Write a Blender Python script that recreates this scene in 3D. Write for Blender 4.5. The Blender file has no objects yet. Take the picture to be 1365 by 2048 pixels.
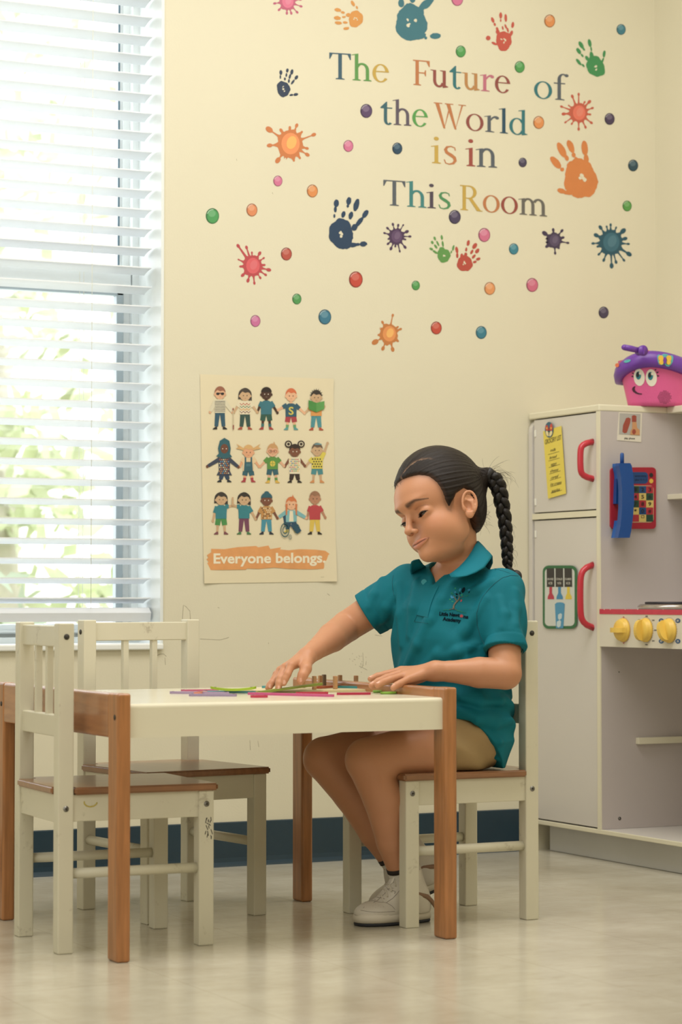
import bpy, bmesh, math, random
import numpy as np
from mathutils import Vector, Matrix
from mathutils.bvhtree import BVHTree
random.seed(7)
rng = np.random.default_rng(7)
scene = bpy.context.scene
COL = scene.collection
R = math.radians
# ------------------------------------------------------------------ camera
FPX = 4840.0                                   # focal length in pixels of the 1365x2048 frame
YAW, PIT, CH = R(26.5), R(2.035), 0.62
cam_d = bpy.data.cameras.new('camera')
cam = bpy.data.objects.new('camera', cam_d)
COL.objects.link(cam)
cam.location = (0, 0, CH)
cam.rotation_euler = (R(90) + PIT, 0, -YAW)
cam_d.sensor_fit = 'VERTICAL'
cam_d.sensor_height = 36.0
cam_d.sensor_width = 24.0
cam_d.lens = FPX / 2048 * 36
cam_d.clip_start = 0.1
cam_d.clip_end = 200
cam_d.dof.use_dof = True
cam_d.dof.focus_distance = 4.95
cam_d.dof.aperture_fstop = 5.6
scene.camera = cam
# ------------------------------------------------------------------ view, world and lights
vs = scene.view_settings
scene.display_settings.display_device = 'sRGB'
vs.view_transform = 'Standard'
vs.look = 'None'
vs.gamma = 1.0
vs.use_curve_mapping = False
vs.exposure = 0.13
world = bpy.data.worlds.new('overcast_sky')
scene.world = world
world.use_nodes = True
wb = world.node_tree.nodes['Background']
wb.inputs[0].default_value = (0.96, 0.98, 1.0, 1)
wb.inputs[1].default_value = 2.35
scene.cycles.max_bounces = 8
scene.cycles.diffuse_bounces = 4
scene.cycles.use_denoising = True
scene.cycles.sample_clamp_indirect = 6.0


def area(name, loc, rot, sx, sy, power, col):
    l = bpy.data.lights.new(name, 'AREA')
    l.shape = 'RECTANGLE'
    l.size, l.size_y = sx, sy
    l.energy = power
    l.color = col
    o = bpy.data.objects.new(name, l)
    COL.objects.link(o)
    o.location = loc
    o.rotation_euler = rot
    return o


WARM = (1.0, 0.97, 0.93)
# ceiling troffers of the classroom, and an added fill light by the left wall
area('ceiling_light_back', (1.9, 3.75, 2.72), (0, 0, 0), 2.4, 1.2, 50, WARM)
area('ceiling_light_front', (0.9, 0.6, 2.72), (0, 0, 0), 2.4, 1.6, 30, WARM)
area('side_fill_light', (-1.55, 2.2, 1.7), (0, R(-90), 0), 1.6, 3.0, 27, (0.97, 0.98, 0.97))
area('window_daylight', (1.65, 5.60, 1.35), (R(-90), 0, 0), 1.1, 1.7, 7, (0.93, 0.96, 1.0))

# ------------------------------------------------------------------ pixel <-> room helpers
cF = Vector((math.sin(YAW) * math.cos(PIT), math.cos(YAW) * math.cos(PIT), math.sin(PIT)))
cR = Vector((math.cos(YAW), -math.sin(YAW), 0))
cU = cR.cross(cF)
cC = Vector((0, 0, CH))


def ray(px, py):
    return cF + cR * ((px - 682.5) / FPX) - cU * ((py - 1024.0) / FPX)


def at(px, py, ax, v):
    """the point of the plane (axis ax = v) seen at a pixel of the photograph"""
    d = ray(px, py)
    return cC + d * ((v - cC[ax]) / d[ax])


# ------------------------------------------------------------------ materials
def lin(h, k=1.0):
    h = h.lstrip('#')
    o = []
    for i in (0, 2, 4):
        c = int(h[i:i + 2], 16) / 255
        c = c / 12.92 if c <= 0.04045 else ((c + 0.055) / 1.055) ** 2.4
        o.append(min(1.0, c * k))
    return (o[0], o[1], o[2], 1.0)


MATS = {}


def mat(name, col, rough=0.5, metal=0.0, var=0.0, vscale=8.0, stretch=(1, 1, 1), bump=0.0, bscale=60.0,
        attr=None, spec=0.5, coat=0.0, sss=0.0, dark=None, dscale=3.0, damt=0.0, detail=3.0):
    """procedural principled material: noise colour variation, wear and bump"""
    if name in MATS:
        return MATS[name]
    m = bpy.data.materials.new(name)
    m.use_nodes = True
    nt = m.node_tree
    N, L = nt.nodes, nt.links
    b = N['Principled BSDF']
    if isinstance(col, str):
        col = lin(col)
    b.inputs['Base Color'].default_value = col
    b.inputs['Roughness'].default_value = rough
    b.inputs['Metallic'].default_value = metal
    b.inputs['Specular IOR Level'].default_value = spec
    b.inputs['Coat Weight'].default_value = coat
    b.inputs['Coat Roughness'].default_value = 0.12
    if sss:
        b.inputs['Subsurface Weight'].default_value = sss
        b.inputs['Subsurface Radius'].default_value = (1.0, 0.35, 0.18)
        b.inputs['Subsurface Scale'].default_value = 0.006
    tc = N.new('ShaderNodeTexCoord')
    mp = N.new('ShaderNodeMapping')
    mp.inputs['Scale'].default_value = stretch
    L.new(tc.outputs['Object'], mp.inputs['Vector'])
    src = None
    if attr:
        at_ = N.new('ShaderNodeAttribute')
        at_.attribute_name = attr
        src = at_.outputs['Color']
    if var or damt:
        base = src
        if base is None:
            rgb = N.new('ShaderNodeRGB')
            rgb.outputs[0].default_value = col
            base = rgb.outputs[0]
        if var:
            nz = N.new('ShaderNodeTexNoise')
            nz.inputs['Scale'].default_value = vscale
            nz.inputs['Detail'].default_value = detail
            L.new(mp.outputs[0], nz.inputs['Vector'])
            hs = N.new('ShaderNodeMapRange')
            hs.inputs['From Min'].default_value = 0.3
            hs.inputs['From Max'].default_value = 0.7
            hs.inputs['To Min'].default_value = 1 - var
            hs.inputs['To Max'].default_value = 1 + var * 0.6
            L.new(nz.outputs[0], hs.inputs['Value'])
            mx = N.new('ShaderNodeVectorMath')
            mx.operation = 'SCALE'
            L.new(base, mx.inputs[0])
            L.new(hs.outputs[0], mx.inputs['Scale'])
            base = mx.outputs[0]
        if damt:
            nz = N.new('ShaderNodeTexNoise')
            nz.inputs['Scale'].default_value = dscale
            nz.inputs['Detail'].default_value = 8
            nz.inputs['Roughness'].default_value = 0.75
            L.new(tc.outputs['Object'], nz.inputs['Vector'])
            rp = N.new('ShaderNodeMapRange')
            rp.inputs['From Min'].default_value = 0.60
            rp.inputs['From Max'].default_value = 0.70
            rp.inputs['To Max'].default_value = damt
            L.new(nz.outputs[0], rp.inputs['Value'])
            mi = N.new('ShaderNodeMix')
            mi.data_type = 'RGBA'
            L.new(rp.outputs[0], mi.inputs['Factor'])
            L.new(base, mi.inputs['A'])
            mi.inputs['B'].default_value = lin(dark or '#6b5c4a')
            base = mi.outputs['Result']
        L.new(base, b.inputs['Base Color'])
    elif src is not None:
        L.new(src, b.inputs['Base Color'])
    if bump:
        nz = N.new('ShaderNodeTexNoise')
        nz.inputs['Scale'].default_value = bscale
        nz.inputs['Detail'].default_value = 3
        L.new(mp.outputs[0], nz.inputs['Vector'])
        bp = N.new('ShaderNodeBump')
        bp.inputs['Strength'].default_value = bump
        bp.inputs['Distance'].default_value = 0.002
        L.new(nz.outputs[0], bp.inputs['Height'])
        L.new(bp.outputs[0], b.inputs['Normal'])
    MATS[name] = m
    return m


# ------------------------------------------------------------------ object helpers
def tag(o, label=None, cat=None, group=None, kind=None):
    if label:
        o['label'] = label
    if cat:
        o['category'] = cat
    if group:
        o['group'] = group
    if kind:
        o['kind'] = kind
    return o


def empty(name, loc, rz=0.0, label=None, cat=None, group=None):
    o = bpy.data.objects.new(name, None)
    o.empty_display_size = 0.05
    COL.objects.link(o)
    o.location = loc
    o.rotation_euler = (0, 0, rz)
    tag(o, label, cat, group)
    bpy.context.view_layer.update()
    return o


class MB:
    """collects shapes (world or parent-local coordinates) and links them as one mesh object"""

    def __init__(self):
        self.bm = bmesh.new()
        self.mats = []
        self.cur = 0

    def use(self, m):
        if m not in self.mats:
            self.mats.append(m)
        self.cur = self.mats.index(m)
        return self

    def face(self, vs_, smooth=False):
        try:
            f = self.bm.faces.new(vs_)
        except ValueError:
            return None
        f.material_index = self.cur
        f.smooth = smooth
        return f

    def poly(self, pts, smooth=False):
        self.face([self.bm.verts.new(p) for p in pts], smooth)
        return self

    def prism(self, pts, off):
        """closed slab: outline pts extruded by vector off"""
        a = [self.bm.verts.new(p) for p in pts]
        b = [self.bm.verts.new(Vector(p) + Vector(off)) for p in pts]
        n = len(a)
        self.face(a)
        self.face(list(reversed(b)))
        for i in range(n):
            self.face([a[(i + 1) % n], a[i], b[i], b[(i + 1) % n]])
        return self

    def box(self, x0, x1, y0, y1, z0, z1, bev=0.0, seg=2):
        vv = [self.bm.verts.new((x, y, z)) for x in (x0, x1) for y in (y0, y1) for z in (z0, z1)]
        idx = [(0, 1, 3, 2), (4, 6, 7, 5), (0, 4, 5, 1), (2, 3, 7, 6), (0, 2, 6, 4), (1, 5, 7, 3)]
        fs = [self.face([vv[i] for i in q]) for q in idx]
        if bev:
            ed = list({e for f in fs for e in f.edges})
            r = bmesh.ops.bevel(self.bm, geom=ed, offset=bev, segments=seg, affect='EDGES', profile=0.5)
            for f in r['faces']:
                f.material_index = self.cur
        return self

    def tube(self, pts, rad, n=8, cap=True, flat=1.0, up=None):
        """swept tube along pts; rad number or list; flat squashes the section"""
        pts = [Vector(p) for p in pts]
        if not hasattr(rad, '__len__'):
            rad = [rad] * len(pts)
        rings = []
        ref = Vector(up) if up else None
        prev = None
        for i, p in enumerate(pts):
            t = (pts[min(i + 1, len(pts) - 1)] - pts[max(i - 1, 0)])
            if t.length < 1e-9:
                t = Vector((0, 0, 1))
            t.normalize()
            if ref is not None:
                a = ref - t * ref.dot(t)
            elif prev is not None:
                a = prev - t * prev.dot(t)
            else:
                a = t.orthogonal()
            if a.length < 1e-6:
                a = t.orthogonal()
            a.normalize()
            prev = a
            c = t.cross(a)
            rings.append([self.bm.verts.new(p + a * (math.cos(2 * math.pi * k / n) * rad[i] * flat)
                                            + c * (math.sin(2 * math.pi * k / n) * rad[i])) for k in range(n)])
        for A, B in zip(rings, rings[1:]):
            for k in range(n):
                self.face([A[k], A[(k + 1) % n], B[(k + 1) % n], B[k]], True)
        if cap:
            self.face(list(reversed(rings[0])))
            self.face(rings[-1])
        return self

    def lathe(self, prof, c=(0, 0, 0), axis='Z', n=32, mtx=None, sx=1.0, sy=1.0):
        """prof: list of (r, h)"""
        c = Vector(c)
        rings = []
        for r, h in prof:
            ring = []
            for k in range(n):
                a = 2 * math.pi * k / n
                x, y = math.cos(a) * r * sx, math.sin(a) * r * sy
                p = {'Z': Vector((x, y, h)), 'X': Vector((h, x, y)), 'Y': Vector((x, h, y))}[axis]
                if mtx is not None:
                    p = mtx @ p
                ring.append(self.bm.verts.new(c + p))
            rings.append(ring)
        for A, B in zip(rings, rings[1:]):
            for k in range(n):
                self.face([A[k], A[(k + 1) % n], B[(k + 1) % n], B[k]], True)
        self.face(list(reversed(rings[0])), True)
        self.face(rings[-1], True)
        return self

    def ball(self, c, r, sub=2, scale=(1, 1, 1), mtx=None):
        g = bmesh.ops.create_icosphere(self.bm, subdivisions=sub, radius=r)
        for v in g['verts']:
            p = Vector((v.co.x * scale[0], v.co.y * scale[1], v.co.z * scale[2]))
            if mtx is not None:
                p = mtx @ p
            v.co = p + Vector(c)
            for f in v.link_faces:
                f.smooth = True
                f.material_index = self.cur
        return self

    def raw(self, verts, faces, smooth=False):
        vv = [self.bm.verts.new(p) for p in verts]
        for f in faces:
            self.face([vv[i] for i in f], smooth)
        return self

    def build(self, name, material=None, parent=None, label=None, cat=None, group=None, kind=None, local=True,
              fixn=True):
        if fixn:
            bmesh.ops.recalc_face_normals(self.bm, faces=self.bm.faces[:])
        me = bpy.data.meshes.new(name)
        self.bm.to_mesh(me)
        self.bm.free()
        if self.mats:
            for m in self.mats:
                me.materials.append(m)
        elif material:
            me.materials.append(material)
        o = bpy.data.objects.new(name, me)
        COL.objects.link(o)
        if parent is not None:
            o.parent = parent
            if not local:
                o.matrix_parent_inverse = parent.matrix_world.inverted()
        tag(o, label, cat, group, kind)
        return o


def recenter(o):
    """move a top-level mesh's origin to the middle of its base"""
    me = o.data
    n = len(me.vertices)
    co = np.empty(n * 3)
    me.vertices.foreach_get('co', co)
    co = co.reshape(-1, 3)
    c = Vector(((co[:, 0].min() + co[:, 0].max()) / 2, (co[:, 1].min() + co[:, 1].max()) / 2, co[:, 2].min()))
    me.transform(Matrix.Translation(-c))
    o.location = c
    return o


def copy_tree(o, parent=None):
    c = o.copy()
    COL.objects.link(c)
    if parent is not None:
        c.parent = parent
    for ch in list(o.children):
        copy_tree(ch, c)
    return c


_TXT = {}


def text2d(s, bold=0.0, shear=0.0):
    """flat glyph mesh of a string in Blender's built-in font: (verts, faces, width), cap height about 0.72"""
    key = (s, bold, shear)
    if key in _TXT:
        return _TXT[key]
    cu = bpy.data.curves.new('t', 'FONT')
    cu.body = s
    cu.size = 1.0
    cu.offset = bold
    cu.shear = shear
    cu.resolution_u = 3
    ob = bpy.data.objects.new('t', cu)
    COL.objects.link(ob)
    dg = bpy.context.evaluated_depsgraph_get()
    me = ob.evaluated_get(dg).to_mesh()
    V = [(v.co.x, v.co.y) for v in me.vertices]
    Fc = [tuple(p.vertices) for p in me.polygons]
    ob.evaluated_get(dg).to_mesh_clear()
    bpy.data.objects.remove(ob)
    bpy.data.curves.remove(cu)
    w0 = min([v[0] for v in V] or [0])
    w1 = max([v[0] for v in V] or [1])
    V = [((x - w0), y) for x, y in V]
    _TXT[key] = (V, Fc, w1 - w0)
    return _TXT[key]


def put_text(mb, s, fn, x0, y0, x1, y1, h, bold=0.0, shear=0.0):
    """baseline from (x0,y0) to (x1,y1) in the units fn maps; h = cap height in those units (y down)"""
    V, Fc, w = text2d(s, bold, shear)
    dx, dy = (x1 - x0) / w, (y1 - y0) / w
    k = h / 0.72
    mb.raw([fn(x0 + dx * x, y0 + dy * x - y * k) for x, y in V], Fc)


def wallpt(px, py, off=0.0005):
    p = at(px, py, 1, WALL_Y)
    return Vector((p.x, WALL_Y - off, p.z))


WALL_Y = 5.15
CORNER_X = 3.467
# ================================================================== SETTING
M_wall = mat('painted_wall', '#dcd6be', 0.55, var=0.02, vscale=2.0, bump=0.12, bscale=220, damt=0.0)
M_white = mat('white_trim', '#eef1ee', 0.4, var=0.02)
M_base = mat('teal_vinyl_base', '#1d3543', 0.35, var=0.06, vscale=20)
M_ceiling = mat('ceiling_tile', '#e6e2d4', 0.8, var=0.04)


def floor_material():
    m = bpy.data.materials.new('vinyl_floor')
    m.use_nodes = True
    nt = m.node_tree
    N, L = nt.nodes, nt.links
    b = N['Principled BSDF']
    tc = N.new('ShaderNodeTexCoord')
    # mottled colour
    n1 = N.new('ShaderNodeTexNoise')
    n1.inputs['Scale'].default_value = 5.0
    n1.inputs['Detail'].default_value = 8
    n1.inputs['Roughness'].default_value = 0.65
    L.new(tc.outputs['Object'], n1.inputs['Vector'])
    cr = N.new('ShaderNodeValToRGB')
    cr.color_ramp.elements[0].position = 0.32
    cr.color_ramp.elements[0].color = lin('#b9b19d')
    cr.color_ramp.elements[1].position = 0.68
    cr.color_ramp.elements[1].color = lin('#d1cbb9')
    L.new(n1.outputs[0], cr.inputs[0])
    # fine scratches and streaks
    mp = N.new('ShaderNodeMapping')
    mp.inputs['Scale'].default_value = (9, 60, 1)
    mp.inputs['Rotation'].default_value = (0, 0, R(-24))
    L.new(tc.outputs['Object'], mp.inputs['Vector'])
    n2 = N.new('ShaderNodeTexNoise')
    n2.inputs['Scale'].default_value = 1.0
    n2.inputs['Detail'].default_value = 6
    n2.inputs['Distortion'].default_value = 1.2
    L.new(mp.outputs[0], n2.inputs['Vector'])
    r2 = N.new('ShaderNodeMapRange')
    r2.inputs['From Min'].default_value = 0.57
    r2.inputs['From Max'].default_value = 0.72
    r2.inputs['To Max'].default_value = 0.35
    L.new(n2.outputs[0], r2.inputs['Value'])
    mi = N.new('ShaderNodeMix')
    mi.data_type = 'RGBA'
    L.new(r2.outputs[0], mi.inputs['Factor'])
    L.new(cr.outputs[0], mi.inputs['A'])
    mi.inputs['B'].default_value = lin('#988f7a')
    # tile seams
    br = N.new('ShaderNodeTexBrick')
    br.offset = 0.0
    br.inputs['Scale'].default_value = 1.0
    br.inputs['Brick Width'].default_value = 0.3048
    br.inputs['Row Height'].default_value = 0.3048
    br.inputs['Mortar Size'].default_value = 0.0012
    br.inputs['Mortar Smooth'].default_value = 0.3
    L.new(tc.outputs['Object'], br.inputs['Vector'])
    mj = N.new('ShaderNodeMix')
    mj.data_type = 'RGBA'
    sc_ = N.new('ShaderNodeMath')
    sc_.operation = 'MULTIPLY'
    sc_.inputs[1].default_value = 0.28
    L.new(br.outputs['Fac'], sc_.inputs[0])
    L.new(sc_.outputs[0], mj.inputs['Factor'])
    L.new(mi.outputs['Result'], mj.inputs['A'])
    mj.inputs['B'].default_value = lin('#857a60')
    L.new(mj.outputs['Result'], b.inputs['Base Color'])
    rr = N.new('ShaderNodeMapRange')
    rr.inputs['To Min'].default_value = 0.10
    rr.inputs['To Max'].default_value = 0.26
    L.new(n2.outputs[0], rr.inputs['Value'])
    L.new(rr.outputs[0], b.inputs['Roughness'])
    n3 = N.new('ShaderNodeTexNoise')
    n3.inputs['Scale'].default_value = 26
    n3.inputs['Detail'].default_value = 4
    L.new(tc.outputs['Object'], n3.inputs['Vector'])
    ad = N.new('ShaderNodeMath')
    ad.operation = 'ADD'
    L.new(n3.outputs[0], ad.inputs[0])
    L.new(n2.outputs[0], ad.inputs[1])
    bp = N.new('ShaderNodeBump')
    bp.inputs['Strength'].default_value = 0.16
    bp.inputs['Distance'].default_value = 0.0012
    L.new(ad.outputs[0], bp.inputs['Height'])
    L.new(bp.outputs[0], b.inputs['Normal'])
    return m


RX0, RY0, RZ = -1.9, -1.4, 2.75
MB().box(RX0 - .1, CORNER_X + .1, RY0 - .1, WALL_Y + .2, -0.08, 0).build('floor', floor_material(), kind='structure')
MB().box(RX0 - .1, CORNER_X + .1, RY0 - .1, WALL_Y + .2, RZ, RZ + .08).build('ceiling', M_ceiling, kind='structure')
WX0, WX1, WZ0, WZ1 = 1.10, 2.107, 0.508, 2.35
WT = 0.20
b = MB()
b.box(RX0, WX0, WALL_Y, WALL_Y + WT, 0, RZ)
b.box(WX1, CORNER_X, WALL_Y, WALL_Y + WT, 0, RZ)
b.box(WX0, WX1, WALL_Y, WALL_Y + WT, 0, WZ0)
b.box(WX0, WX1, WALL_Y, WALL_Y + WT, WZ1, RZ)
b.build('wall_back', M_wall, kind='structure')
MB().box(CORNER_X, CORNER_X + .1, RY0, WALL_Y + WT, 0, RZ).build('wall_right', M_wall, kind='structure')
MB().box(RX0 - .1, RX0, RY0, WALL_Y + WT, 0, RZ).build('wall_left', M_wall, kind='structure')
MB().box(RX0, CORNER_X, RY0 - .1, RY0, 0, RZ).build('wall_front', M_wall, kind='structure')
# cove base: face plus flared toe
b = MB()
prof = [(0, 0), (-.016, 0), (-.014, .004), (-.007, .010), (-.005, .02), (-.004, .100), (0, .102)]
b.prism([(RX0, WALL_Y + y, z) for y, z in prof], (3.06 - RX0, 0, 0))
b.build('baseboard_back', M_base, kind='structure')

# scuffs and pencil marks on the wall paint
M_mark = mat('pencil_mark', '#8a8068', 0.7)
sc = MB().use(M_mark)


def wstroke(pts, w=0.0007):
    sc.tube([wallpt(x, y, 0.0002) for x, y in pts], w * .5, n=4, flat=0.3, up=(0, 1, 0))


for s in [[(365, 1238), (367, 1210), (372, 1213), (380, 1222), (381, 1240)], [(313, 1312), (320, 1308), (328, 1308), (333, 1313)],
          [(225, 1292), (229, 1297)], [(436, 1215), (439, 1216)], [(400, 1278), (440, 1280), (458, 1275)], [(330, 1315), (331, 1330)],
          [(655, 1187), (660, 1191)], [(726, 1305), (727, 1325), (725, 1335)], [(719, 1332), (735, 1340)], [(733, 1322), (732, 1330)],
          [(500, 1480), (501, 1500)], [(516, 1482), (518, 1494)], [(750, 1270), (765, 1272)], [(473, 318), (474, 321)],
          [(545, 385), (546, 388)], [(537, 1285), (538, 1288)], [(620, 1485), (623, 1490)]]:
    wstroke(s)
for i in range(18):
    x, y = 722 + rng.normal() * 9, 1325 + rng.normal() * 14
    wstroke([(x, y), (x + 1.2, y + 1.2)], 0.0008)
sc.build('trim_scuff_marks', kind='structure')

# ------------------------------------------------------------------ window
M_pvc = mat('window_pvc', '#e6ecec', 0.35, var=0.01)
M_pvcg = mat('window_alu', '#a3b0b6', 0.35, var=0.04)
win = empty('window_1', ((WX0 + WX1) / 2, WALL_Y, WZ0))
tag(win, kind='structure')


def wpart(mb, name, m, parent=None, label=None):
    o = mb.build(name, m, parent or win, local=False)
    tag(o, label)
    return o


b = MB()   # white reveal lining
b.box(WX1 - .004, WX1 + .003, WALL_Y - .004, WALL_Y + .17, WZ0, WZ1)
b.box(WX0, WX0 + .004, WALL_Y - .004, WALL_Y + .17, WZ0, WZ1)
b.box(WX0, WX1, WALL_Y - .004, WALL_Y + .17, WZ1 - .004, WZ1)
wpart(b, 'window_jamb', M_pvc)
b = MB()
b.box(WX0, WX1 + .002, WALL_Y - .012, WALL_Y + .17, WZ0 - .006, WZ0 + .008, .003)
wpart(b, 'window_sill', M_white)
b = MB()   # fixed outer frame with steps
FY = WALL_Y + .155
b.box(WX1 - .036, WX1 - .004, FY, FY + .05, WZ0 + .008, WZ1)
b.box(WX1 - .020, WX1 - .004, FY - .02, FY, WZ0 + .008, WZ1)
b.box(WX0 + .004, WX0 + .040, FY, FY + .05, WZ0 + .008, WZ1)
b.box(WX0, WX1, FY, FY + .05, WZ0 + .008, WZ0 + .038)
b.box(WX0, WX1, FY - .03, FY, WZ0 + .008, WZ0 + .022)
wpart(b, 'window_frame', M_pvc)
zm = at(200, 560, 1, FY).z
b = MB()   # lower sash
SX = WX1 - .038
b.box(SX - .018, SX, FY - .012, FY + .01, WZ0 + .03, zm - .012, .002)
b.box(WX0 + .04, SX, FY - .012, FY + .01, zm - .036, zm - .012, .002)
wpart(b, 'lower_sash', M_pvcg, label='blue-grey lower sash frame')
b = MB()
b.box(WX0 + .04, SX - .018, FY - .014, FY + .01, WZ0 + .03, WZ0 + .052, .003)
b.box(WX0 + .04, SX - .018, FY - .020, FY - .012, WZ0 + .034, WZ0 + .038)
wpart(b, 'bottom_sash_rail', M_pvc)
b = MB()
b.box(WX0 + .02, SX + .016, FY - .020, FY - .006, zm - .012, zm + .030, .003)
b.box(SX - .004, SX + .004, FY + .01, FY + .03, zm + .02, WZ1)
wpart(b, 'meeting_rail', M_pvc)
b = MB()
b.box(SX - .0075, SX - .0035, FY + .008, FY + .012, zm + .03, WZ1 - .02)
wpart(b, 'glazing_gasket', mat('gasket', '#5d7582', 0.5))
mg = bpy.data.materials.new('window_glass')
mg.use_nodes = True
g = mg.node_tree
g.nodes.remove(g.nodes['Principled BSDF'])
tr = g.nodes.new('ShaderNodeBsdfTransparent')
gl = g.nodes.new('ShaderNodeBsdfGlossy')
gl.inputs['Roughness'].default_value = 0.03
ms = g.nodes.new('ShaderNodeMixShader')
ms.inputs[0].default_value = 0.05
g.links.new(tr.outputs[0], ms.inputs[1])
g.links.new(gl.outputs[0], ms.inputs[2])
g.links.new(ms.outputs[0], g.nodes['Material Output'].inputs[0])
b = MB()
b.box(WX0 + .04, SX, FY + .012, FY + .016, WZ0 + .04, WZ1 - .01)
wpart(b, 'window_glass', mg)

# blind: headrail above the frame of the picture, slats, bottom rail, ladder cords
blind = empty('window_blind', (1.60, WALL_Y + .045, 0.56), label='white horizontal two-inch slat blind hanging in the window',
              cat='blind')
BY = WALL_Y + .062
BX1 = at(303, 420, 1, BY - .02).x
M_slat = mat('blind_slat', '#e0e4e8', 0.4, var=0.01)
_b = M_slat.node_tree.nodes['Principled BSDF']
_b.inputs['Transmission Weight'].default_value = 0.0
b = MB()
z0s = at(299, 1196, 1, BY - .024).z
pitch = (at(303, 420, 1, BY - .024).z - z0s) / 20.0
print('slat pitch', pitch)
tl = R(13)
zz = z0s
nsl = 0
while zz < WZ1 - .07:
    pr = []
    for k in range(7):
        s = -1 + 2 * k / 6
        y = s * .0245
        crown = .0022 * (1 - s * s)
        pr.append((y, crown))
    out = [(y, c + .0013) for y, c in pr] + [(y, c - .0013) for y, c in reversed(pr)]
    pts = []
    for y, c in out:
        yy = y * math.cos(tl) + c * math.sin(tl)
        z_ = -y * math.sin(tl) + c * math.cos(tl)
        pts.append((WX0 + .012, BY + yy, zz - .0055 + z_))
    b.prism(pts, (BX1 - WX0 - .012, 0, 0))
    zz += pitch
    nsl += 1
o = b.build('slats', M_slat, blind, local=False)
b = MB()
zb = at(290, 1222, 1, BY).z
pts = [(-.026, -.004), (-.012, .008), (.012, .008), (.026, -.004), (.022, -.022), (-.020, -.024)]
b.prism([(WX0 + .012, BY + y, zb + z) for y, z in pts], (BX1 - WX0 - .012, 0, 0))
b.build('bottom_rail', M_slat, blind, local=False)
MB().box(WX0 + .008, BX1 + .004, BY - .03, BY + .03, WZ1 - .06, WZ1 - .006, .004).build('headrail', M_slat, blind, local=False)
M_cord = mat('blind_cord', '#e6e6d8', 0.7)
for xk in (at(181, 1196, 1, BY - .024).x, WX0 + .13):
    b = MB()
    b.tube([(xk, BY - .027, zb + .006), (xk, BY - .027, WZ1 - .05)], .0007, n=5)
    b.tube([(xk, BY + .027, zb), (xk, BY + .027, WZ1 - .05)], .0007, n=5)
    b.tube([(xk - .010, BY + .027, zb), (xk - .010, BY + .027, WZ1 - .05)], .0007, n=5)
    b.build('ladder_cord', M_cord, blind, local=False)

# ------------------------------------------------------------------ outdoors
M_grass = mat('lawn', '#b4b99a', 0.9, var=0.25, vscale=3)
MB().box(-14, 22, WALL_Y + .4, 40, -0.5, -0.4).build('ground', M_grass, kind='structure')


def tree(name, x, y, hh, r, col, label, n=900, trunk=True, z0=0.2, leaf=.09):
    t = empty(name, (x, y, -0.4), label=label, cat='tree' if trunk else 'shrub', group='planting outside the window')
    m = mat(name + col, col, 0.6, var=0.3, vscale=2.5)
    b = MB()
    rr = np.random.default_rng(int(abs(x * 77 + y * 13)))
    cl = [(rr.normal(size=3) * [r * .45, r * .45, hh * .2], rr.uniform(.35, .6) * r) for _ in range(11)]
    for i in range(n):
        c, cr_ = cl[i % 11]
        d = rr.normal(size=3)
        d /= np.linalg.norm(d)
        p = Vector(c + d * cr_ * rr.uniform(.75, 1)) + Vector((0, 0, hh * .55 + z0))
        a = Vector(rr.normal(size=3)).normalized() * leaf
        q = a.orthogonal().normalized() * leaf * .5
        b.poly([p - a, p - q, p + a, p + q])
    b.build('foliage', m, t, fixn=False)
    if trunk:
        MB().tube([(0, 0, 0), (.05, 0, hh * .3), (-.03, .04, hh * .6)], [.09, .07, .03], n=8).build(
            'trunk', mat('bark', '#cfcabc', 0.9, var=0.2), t)
    return t


tree('broadleaf_tree', 3.3, 9.8, 2.6, .9, '#d3dcb4', 'pale green leafy tree seen blurred through the lower window, at right', n=760, leaf=.085)
tree('broadleaf_tree', 5.2, 15.5, 5.0, 1.5, '#e2e8cf', 'tall light tree seen blurred through the upper blind slats', n=700, leaf=.12)
tree('shrub', 2.2, 8.2, 1.1, .5, '#b2c2a6', 'dark green shrub blurred low behind the window glass, at left', trunk=False, n=560, leaf=.06)
tree('shrub', 2.6, 13.2, 1.9, .9, '#bccb9e', 'rounded green shrub blurred low behind the window glass, farthest away', trunk=False, n=700, leaf=.10)
# ================================================================== WALL STICKERS
def smat(h):
    return mat('vinyl_' + h.strip('#'), lin(h, 1.0), 0.45, var=0.04, vscale=30)


def wp(off):
    return lambda x, y: wallpt(x, y, off)


NAMES = {}
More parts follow.
